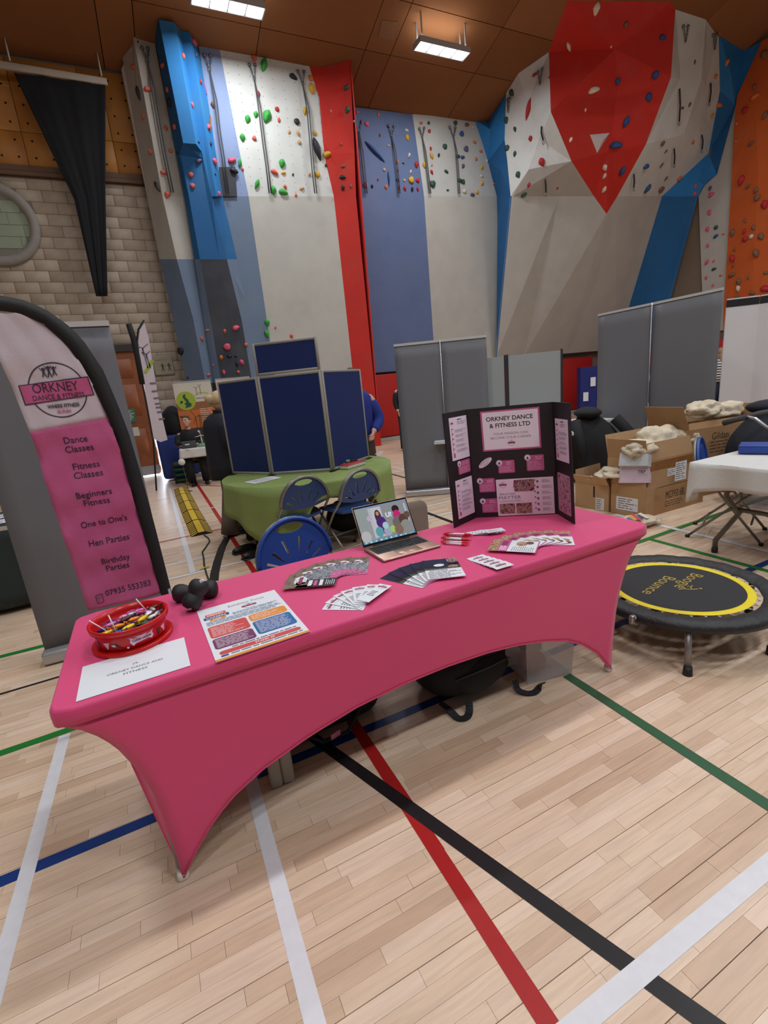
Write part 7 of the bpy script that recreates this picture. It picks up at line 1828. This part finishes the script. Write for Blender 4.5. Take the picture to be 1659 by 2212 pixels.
def holdmesh(c, v):
    if (c, v) not in HP:
        mb = MB(); sh = [(1, .8, .5), (.75, 1, .55), (.62, 1.05, .5), (1.1, .7, .55)][v % 4]
        mb.ell((0, 0, .18), sh, HM[c], 12, 7, warp=.16, seed=v*3+1); mb.lathe([(0, .0), (.13, .0)], HM['k'], (sh[0]*.1, -sh[1]*.1, .18+sh[2]*.99), 8, caps=False)
        HP[(c, v)] = mb.mesh('climbing_hold')
    return HP[(c, v)]
rnh = random.Random(21); HN = 0
def hold(px, py, c, size, v=None, sx=1.0, sy=1.0, rot=None):
    """size: half width in photo pixels"""
    global HN
    h = hit(px, py)
    if not h: return None
    t, q, n, ow = h
    r = size*(q-CP).dot(FW)/FPX
    x, y, z = frame_from(n); a = rnh.uniform(-.5, .5) if rot is None else rot
    R = Matrix((x, y, z)).transposed() @ Matrix.Rotation(a, 3, 'Z')
    o = bpy.data.objects.new('climbing_hold', holdmesh(c, rnh.randrange(4) if v is None else v)); COL.objects.link(o); o.parent = ow
    o.matrix_basis = Matrix.Translation(q-ow.location) @ R.to_4x4() @ Matrix.Diagonal((r*sx, r*sy, r, 1)); HN += 1
    return o
def C2(L, ox, oy, s):
    for it in L: hold(ox+it[0]/s, oy+it[1]/s, it[2], it[3]/s, *it[4:])
# left part (crop at 240,20 x5.396)
C2([(260, 672, 's', 38), (322, 978, 'k', 40, 2, .9, 1.9, .1), (425, 935, 's', 42), (377, 1255, 's', 30), (463, 1660, 's', 32), (637, 1385, 's', 30), (690, 1650, 's', 28), (612, 1905, 's', 36), (543, 2065, 'k', 42, 2, .9, 1.7, .5), (655, 2160, 's', 40), (515, 200, 's', 36), (605, 660, 's', 36), (660, 943, 's', 34), (688, 1088, 'k', 52, 0), (745, 1375, 's', 34), (775, 1675, 'k', 18), (930, 1930, 's', 32), (950, 2060, 's', 32), (838, 545, 's', 34, 1), (942, 1115, 'p', 30, 1), (965, 385, 'p', 40), (985, 530, 'v', 34, 2), (1040, 845, 'r', 30, 2), (1095, 920, 'l', 30, 2, .6, 2.2, .1), (1190, 1115, 'n', 36), (1130, 1370, 'p', 36, 2), (1145, 1330, 'n', 40, 2, .5, 2.6, -.3), (1160, 1570, 'k', 26, 2), (1200, 1775, 'p', 42), (1212, 1925, 'k', 14), (1018, 1550, 'k', 18), (1255, 2150, 'p', 30), (1405, 1765, 'p', 46), (1430, 1885, 'k', 44), (312, 378, 'k', 14), (1020, 1775, 'v', 36)], 240, 20, 5.396)
# white face (crop at 480,90 x5.53)
C2([(382, 200, 's', 38), (500, 275, 'g', 62, 1, .8, 1.2, -.4), (845, 420, 'k', 44), (1055, 440, 'o', 36), (1070, 560, 'y', 56), (432, 630, 'r', 36), (655, 810, 'r', 30), (305, 925, 'g', 44, 1), (402, 870, 'g', 36, 1), (535, 890, 'g', 66, 1, 1, 1.1, -.5), (675, 935, 's', 30), (985, 830, 'y', 42), (890, 960, 'k', 40, 0), (800, 1080, 't', 24), (905, 1095, 't', 34), (920, 1205, 't', 28), (1110, 1095, 'y', 28), (243, 1145, 'g', 42), (383, 1155, 's', 30), (1130, 1285, 'k', 80, 2, .85, 1.5, .25), (1250, 1350, 'y', 46), (1238, 1480, 'k', 22, 2), (210, 1450, 'g', 40, 2, .8, 1.3, -.3), (242, 1525, 's', 22), (715, 1455, 'g', 50, 1), (623, 1560, 's', 42), (730, 1570, 'y', 26), (845, 1590, 'k', 18), (1040, 1585, 't', 26), (1135, 1590, 'y', 40), (415, 1700, 'g', 48, 2, .8, 1.3, -.5), (610, 1775, 'g', 48), (725, 1800, 'g', 50, 3), (752, 1735, 's', 26), (950, 1755, 't', 28), (880, 1835, 's', 20),
   (1485, 550, 'd', 36), (1495, 815, 'd', 36), (1300, 835, 's', 24), (1420, 1225, 'n', 22), (1440, 1490, 'n', 24), (1435, 1620, 'k', 34), (1440, 1745, 'k', 34, 2), (1535, 1730, 'n', 24)], 480, 90, 5.53)
# recessed panels (crop at 750,220 x4.608)
C2([(100, 105, 's', 18), (310, 127, 'o', 20), (195, 222, 'p', 26), (325, 332, 'n', 18), (410, 437, 't', 16), (590, 285, 'w', 20), (597, 355, 'y', 28), (615, 533, 'w', 24, 2), (270, 495, 'b', 42, 2, .8, 3.0, .9), (495, 600, 'o', 20), (557, 612, 'k', 12), (367, 677, 't', 18), (500, 685, 's', 16), (630, 697, 'w', 20), (688, 625, 'r', 30), (412, 765, 'b', 24, 2, .8, 2.8, .0), (305, 775, 'r', 13), (500, 780, 'b', 18), (568, 782, 't', 16), (635, 780, 'y', 36), (700, 783, 'r', 24), (180, 830, 'p', 30), (247, 843, 'k', 18), (385, 848, 'o', 22), (515, 858, 'o', 20), (573, 865, 'r', 22), (645, 872, 'k', 24), (700, 870, 'r', 22),
   (735, 212, 's', 18), (810, 212, 'd', 18), (816, 293, 'r', 20), (830, 467, 'r', 20), (838, 540, 'y', 30), (910, 533, 'k', 20, 2), (768, 630, 'y', 28), (842, 633, 's', 14), (840, 702, 'r', 24), (985, 695, 'd', 22), (848, 820, 'd', 36), (1000, 880, 'd', 14), (1075, 212, 'd', 24), (1190, 230, 'n', 24), (1253, 250, 'w', 18), (1137, 320, 'b', 28), (970, 447, 'd', 28), (1180, 470, 'v', 30), (1265, 403, 'o', 20), (1100, 545, 'd', 24), (1147, 553, 'b', 22), (1328, 493, 'o', 18), (1280, 570, 'o', 18), (1153, 640, 'v', 22), (1338, 652, 'y', 22), (1390, 590, 'w', 16), (1337, 740, 'w', 18), (1120, 785, 'd', 28), (1150, 797, 'd', 26), (1340, 810, 'y', 22), (1458, 818, 'o', 16), (1165, 890, 'w', 24), (1290, 900, 'y', 22), (1245, 925, 'v', 24)], 750, 220, 4.608)
# boulder left and red (crop at 1040,0 x5.143)
C2([(590, 832, 'r', 24), (337, 1030, 'd', 38), (525, 1210, 'r', 50, 2, .85, 1.9, -.4), (275, 1335, 'd', 36), (373, 1435, 'd', 28), (545, 1540, 'r', 30), (285, 1645, 'd', 34), (372, 1710, 'd', 30), (670, 1800, 'r', 44), (408, 1940, 'd', 36), (525, 2055, 'r', 28), (845, 2090, 'r', 15), (470, 2160, 'd', 30), (765, 860, 'r', 20),
   (1275, 95, 'c', 54, 1), (970, 515, 'c', 40, 2, .8, 1.5, 0), (1440, 520, 'c', 14), (1245, 1003, 'c', 56, 3, 1.1, .8, .3), (1155, 1222, 'c', 18), (990, 1553, 'c', 28, 2), (1370, 1860, 'c', 34), (1365, 1955, 'c', 32), (1362, 2105, 'c', 36, 2)], 1040, 0, 5.143)
# boulder right (crop at 1300,0 x4.621)
C2([(240, 245, 'n', 28), (605, 375, 'b', 34), (535, 745, 'b', 40, 0), (157, 810, 'b', 32), (470, 970, 'b', 40), (243, 1215, 'b', 48), (138, 1450, 'b', 54, 3, 1.1, .8, 0), (203, 1705, 'b', 42), (925, 620, 'n', 20, 2), (875, 1045, 'n', 20), (803, 1078, 'n', 18), (1130, 765, 'o', 24), (1165, 320, 'o', 34), (1250, 620, 'o', 30), (1168, 1050, 'o', 30), (1098, 1155, 'y', 24), (605, 1430, 'n', 28), (638, 1510, 'n', 18), (908, 1420, 'o', 22), (440, 1660, 'b', 34), (595, 1645, 'n', 22), (640, 1780, 'n', 20), (452, 1880, 'b', 42), (590, 1890, 'n', 36), (770, 1780, 'o', 28),
   (935, 1855, 's', 18), (925, 1935, 'p', 22), (1083, 1880, 'v', 20), (1093, 1940, 'p', 26), (1525, 865, 'n', 28), (1530, 965, 'o', 36), (1430, 1100, 'r', 34), (1350, 1235, 's', 18), (1490, 1435, 'n', 28), (1395, 1800, 'r', 44), (1465, 1860, 'n', 22), (1540, 1900, 'n', 30), (1340, 1410, 's', 18), (1620, 540, 'n', 40), (1630, 1150, 'n', 36)], 1300, 0, 4.621)
# right wall, lower (crop at 1480,400 x4.4246)
C2([(240, 30, 'v', 20), (250, 95, 'p', 26), (235, 260, 'p', 26), (215, 420, 'p', 24), (297, 405, 'd', 22), (293, 490, 'b', 22), (365, 468, 's', 12), (218, 578, 'p', 20), (210, 735, 'p', 26), (275, 725, 's', 16), (275, 803, 'd', 20), (203, 885, 'p', 18), (340, 863, 's', 14), (267, 957, 's', 16),
   (575, 340, 'n', 20), (655, 405, 'n', 26), (455, 455, 'n', 32), (570, 440, 'r', 26), (635, 490, 'w', 24), (575, 515, 'r', 30), (725, 490, 'n', 34), (475, 615, 'n', 18), (455, 700, 'r', 38), (680, 650, 'n', 44), (460, 770, 'n', 18), (445, 860, 'n', 30), (515, 920, 'n', 32), (510, 985, 'w', 30), (770, 840, 'n', 20), (770, 990, 'r', 44), (640, 1030, 'n', 26), (500, 1065, 'n', 26), (605, 885, 'n', 18), (760, 185, 'r', 40), (600, 15, 'n', 22), (690, 120, 'n', 34)], 1480, 400, 4.4246)
# lower left (crop at 240,680 x3.607)
C2([(545, 283, 'k', 34, 0), (707, 188, 's', 20), (750, 122, 'o', 16), (885, 127, 's', 16), (970, 103, 'p', 28), (903, 250, 'p', 32), (858, 332, 'o', 18), (920, 322, 'k', 18), (970, 322, 'k', 12), (1050, 232, 's', 18), (797, 393, 's', 10), (878, 450, 'p', 22), (758, 468, 's', 16), (1018, 370, 'p', 22), (980, 385, 'k', 20), (990, 445, 's', 14), (598, 490, 'k', 10), (1215, 60, 'g', 28), (1212, 148, 'g', 32), (1280, 100, 's', 12), (1405, 165, 's', 18)], 240, 680, 3.607)
# white triangular volume on the red face
vt = [hit(*q) for q in ((1274, 291), (1317, 287), (1290, 331))]
if all(vt):
    n = vt[0][2]; c = sum((h[1] for h in vt), Vector())/3; tip = c+n*.16
    MB().add([h[1] for h in vt]+[tip], [(0, 1, 3), (1, 2, 3), (2, 0, 3)], cw('volume', (206, 200, 198))).build('volume', cl3)
# screw holes in the white face
holes = MB(); tn = mat('tnut_dark', (96, 100, 100), .7)
for i in range(9):
    for jn in range(16):
        px_, py_ = 488+jn*2.2+i*24, 118+jn*20-i*0+i*3.4
        if py_ > 418: continue
        h = hit(px_, py_)
        if h and h[3] is cl1: x, y, z = frame_from(h[2]); holes.add([h[1]+h[2]*.002+x*(.009*math.cos(2*PI*k/6))+y*(.009*math.sin(2*PI*k/6)) for k in range(6)], [list(range(6))], tn)
o = holes.build('fixing_hole', cl1); o['kind'] = 'stuff'
# ---------------------------------------------------------------- anchor chains and ropes
chm = mat('chain_steel', (120, 122, 124), .35, .8); rope = mat('rope_grey', (78, 78, 80), .8)
def anchor(pa, pb, pm, label, run=None, double=True):
    """two chain tops, meeting point, and rope run (pixels)"""
    ha, hb, hm = hit(*pa), hit(*pb), hit(*pm)
    if not (ha and hb and hm): return
    t = thing('climbing_rope', label, 'rope', ha[1], 'ropes and anchor chains')
    off = .04
    for h in (ha, hb):
        a, b = h[1]+h[2]*off, hm[1]+hm[2]*off; mb = MB(); L = (b-a).length; k = max(4, int(L/.07)); x = (b-a).normalized(); y = h[2].cross(x).normalized()
        mb.ell(h[1]+h[2]*.03, .035, chm, 8, 6)
        for i in range(k):
            c = a.lerp(b, (i+.5)/k); u = y if i % 2 else h[2]
            mb.tube([c+x*(.042*math.cos(q))+u*(.018*math.sin(q)) for q in [2*PI*s_/8 for s_ in range(8)]], .007, chm, 5, closed=True)
        o = mb.build('anchor_chain', t); o['kind'] = 'stuff'
    if run:
        P = []
        for q in run:
            h = hit(*q)
            if h: P.append((h[1], h[2]))
        if len(P) >= 2:
            st = hm[1]+hm[2]*off
            for k in ((0, 1) if double else (0,)):
                MB().tube([st]+[a+n*(.07)+Vector((.05*k, 0, 0)) for a, n in P], .013, rope, 6).build('rope', t)
anchor((307, 106), (319, 107), (319, 140), 'anchor chains and rope on the grey panel left of the blue column', [(325, 190), (339, 270), (350, 330), (368, 418)])
anchor((441, 122), (454, 122), (453, 157), 'bright anchor chains and rope on the periwinkle strip beside the blue column', [(462, 220), (470, 290), (478, 340), (488, 420)])
anchor((538, 142), (550, 142), (549, 176), 'anchor chains and rope on the left of the white climbing face', [(556, 230), (566, 310), (573, 360), (580, 420)])
anchor((643, 156), (656, 157), (653, 186), 'anchor chains and rope on the right of the white climbing face', [(661, 240), (668, 320), (672, 370), (678, 420)])
anchor((766, 263), (780, 264), (775, 286), 'anchor chains and rope at the left of the recessed steel blue panel', [(778, 330), (782, 370), (787, 420)])
anchor((838, 273), (850, 274), (845, 296), 'anchor chains and rope at the right of the recessed steel blue panel', [(849, 330), (854, 370), (858, 420)])
anchor((905, 279), (915, 278), (911, 298), 'anchor chains and rope at the left of the recessed pale panel', [(914, 330), (919, 370), (925, 420)])
anchor((970, 276), (982, 277), (978, 298), 'anchor chains and rope in the middle of the recessed pale panel', [(981, 330), (984, 370), (987, 420)])
anchor((1163, 156), (1173, 150), (1168, 184), 'anchor chains hanging at the top of the boulder, left white flank')
anchor((1098, 216), (1102, 214), (1099, 243), 'anchor chains at the blue edge of the boulder')
anchor((1474, 58), (1484, 58), (1478, 92), 'anchor chains at the top of the boulder, right white flank')
anchor((1538, 76), (1545, 76), (1541, 108), 'anchor chains at the far right top of the boulder')
for (a, b, lab) in (((1172, 272), (1175, 300), 'short sling below the red teardrop hold on the boulder'), ((1177, 386), (1178, 412), 'short sling low on the grey facet of the boulder'), ((1465, 192), (1463, 262), 'long dark sling on the right white flank of the boulder'), ((1532, 180), (1528, 220), 'short sling near the blue edge on the right flank'), ((1454, 320), (1453, 352), 'short hooked sling low on the right white flank'), ((1367, 375), (1366, 402), 'short sling beside the red tip of the boulder'), ((1513, 292), (1513, 320), 'short sling by the right corner of the boulder')):
    h1, h2 = hit(*a), hit(*b)
    if h1 and h2:
        t = thing('sling', lab, 'sling', h1[1], 'slings on the boulder')
        MB().tube([h1[1]+h1[2]*.04, (h1[1]+h2[1])/2+h1[2]*.07, h2[1]+h2[2]*.06], .018, blackw, 6).build('webbing', t)
        c = h2[1]+h2[2]*.06; MB().tube([c+Vector((.03*math.cos(q), 0, -.05+.05*math.sin(q))) for q in [2*PI*s_/10 for s_ in range(10)]], .008, chm, 5, closed=True).build('karabiner', t)
# ---------------------------------------------------------------- divider net rolled up at the left
nt_ = thing('divider_curtain', 'black divider curtain gathered to a point, hanging from a pale rail at the top left', 'curtain', (-.2, 12.25, 5))
netm = mat('net_black', (14, 16, 22), .9, bump=(80, .4))
YN = 12.28
a, b = at(-40, 134, Y=YN), at(232, 178, Y=YN)
MB().rbox((a+b)/2, ((b-a).length, .08, .12), mat('rail_pale', (182, 172, 160), .6, noise=(4, .08)), .02, rot=Matrix.Rotation(-math.atan2((b-a).z, (b-a).x)*1.0, 3, 'Y')).build('rail', nt_)
for q in ((22, 132), (220, 165)):
    g = at(*q, Y=YN); MB().tube([g, Vector((g.x, g.y, ceil_z(YN)))], .015, wplastic, 6).build('hanger', nt_)
TL_, TR_ = at(30, 158, Y=YN), at(228, 186, Y=YN); BL_, BR_ = at(160, 430, Y=YN), at(228, 430, Y=YN); bot = at(224, 640, Y=YN)
def net(u, v):
    L = TL_.lerp(BL_, min(1, v*1.6)) if v < .625 else BL_.lerp(bot-Vector((.14, 0, 0)), (v-.625)/.375); R_ = TR_.lerp(BR_, min(1, v*1.6)) if v < .625 else BR_.lerp(bot+Vector((.06, 0, 0)), (v-.625)/.375)
    p = L.lerp(R_, u); p.y += .01*math.sin(u*16+v*3)+.005*math.sin(u*37); return p
o = MB().grid(net, 30, 24, netm).build('curtain', nt_); solidify(o, .02)
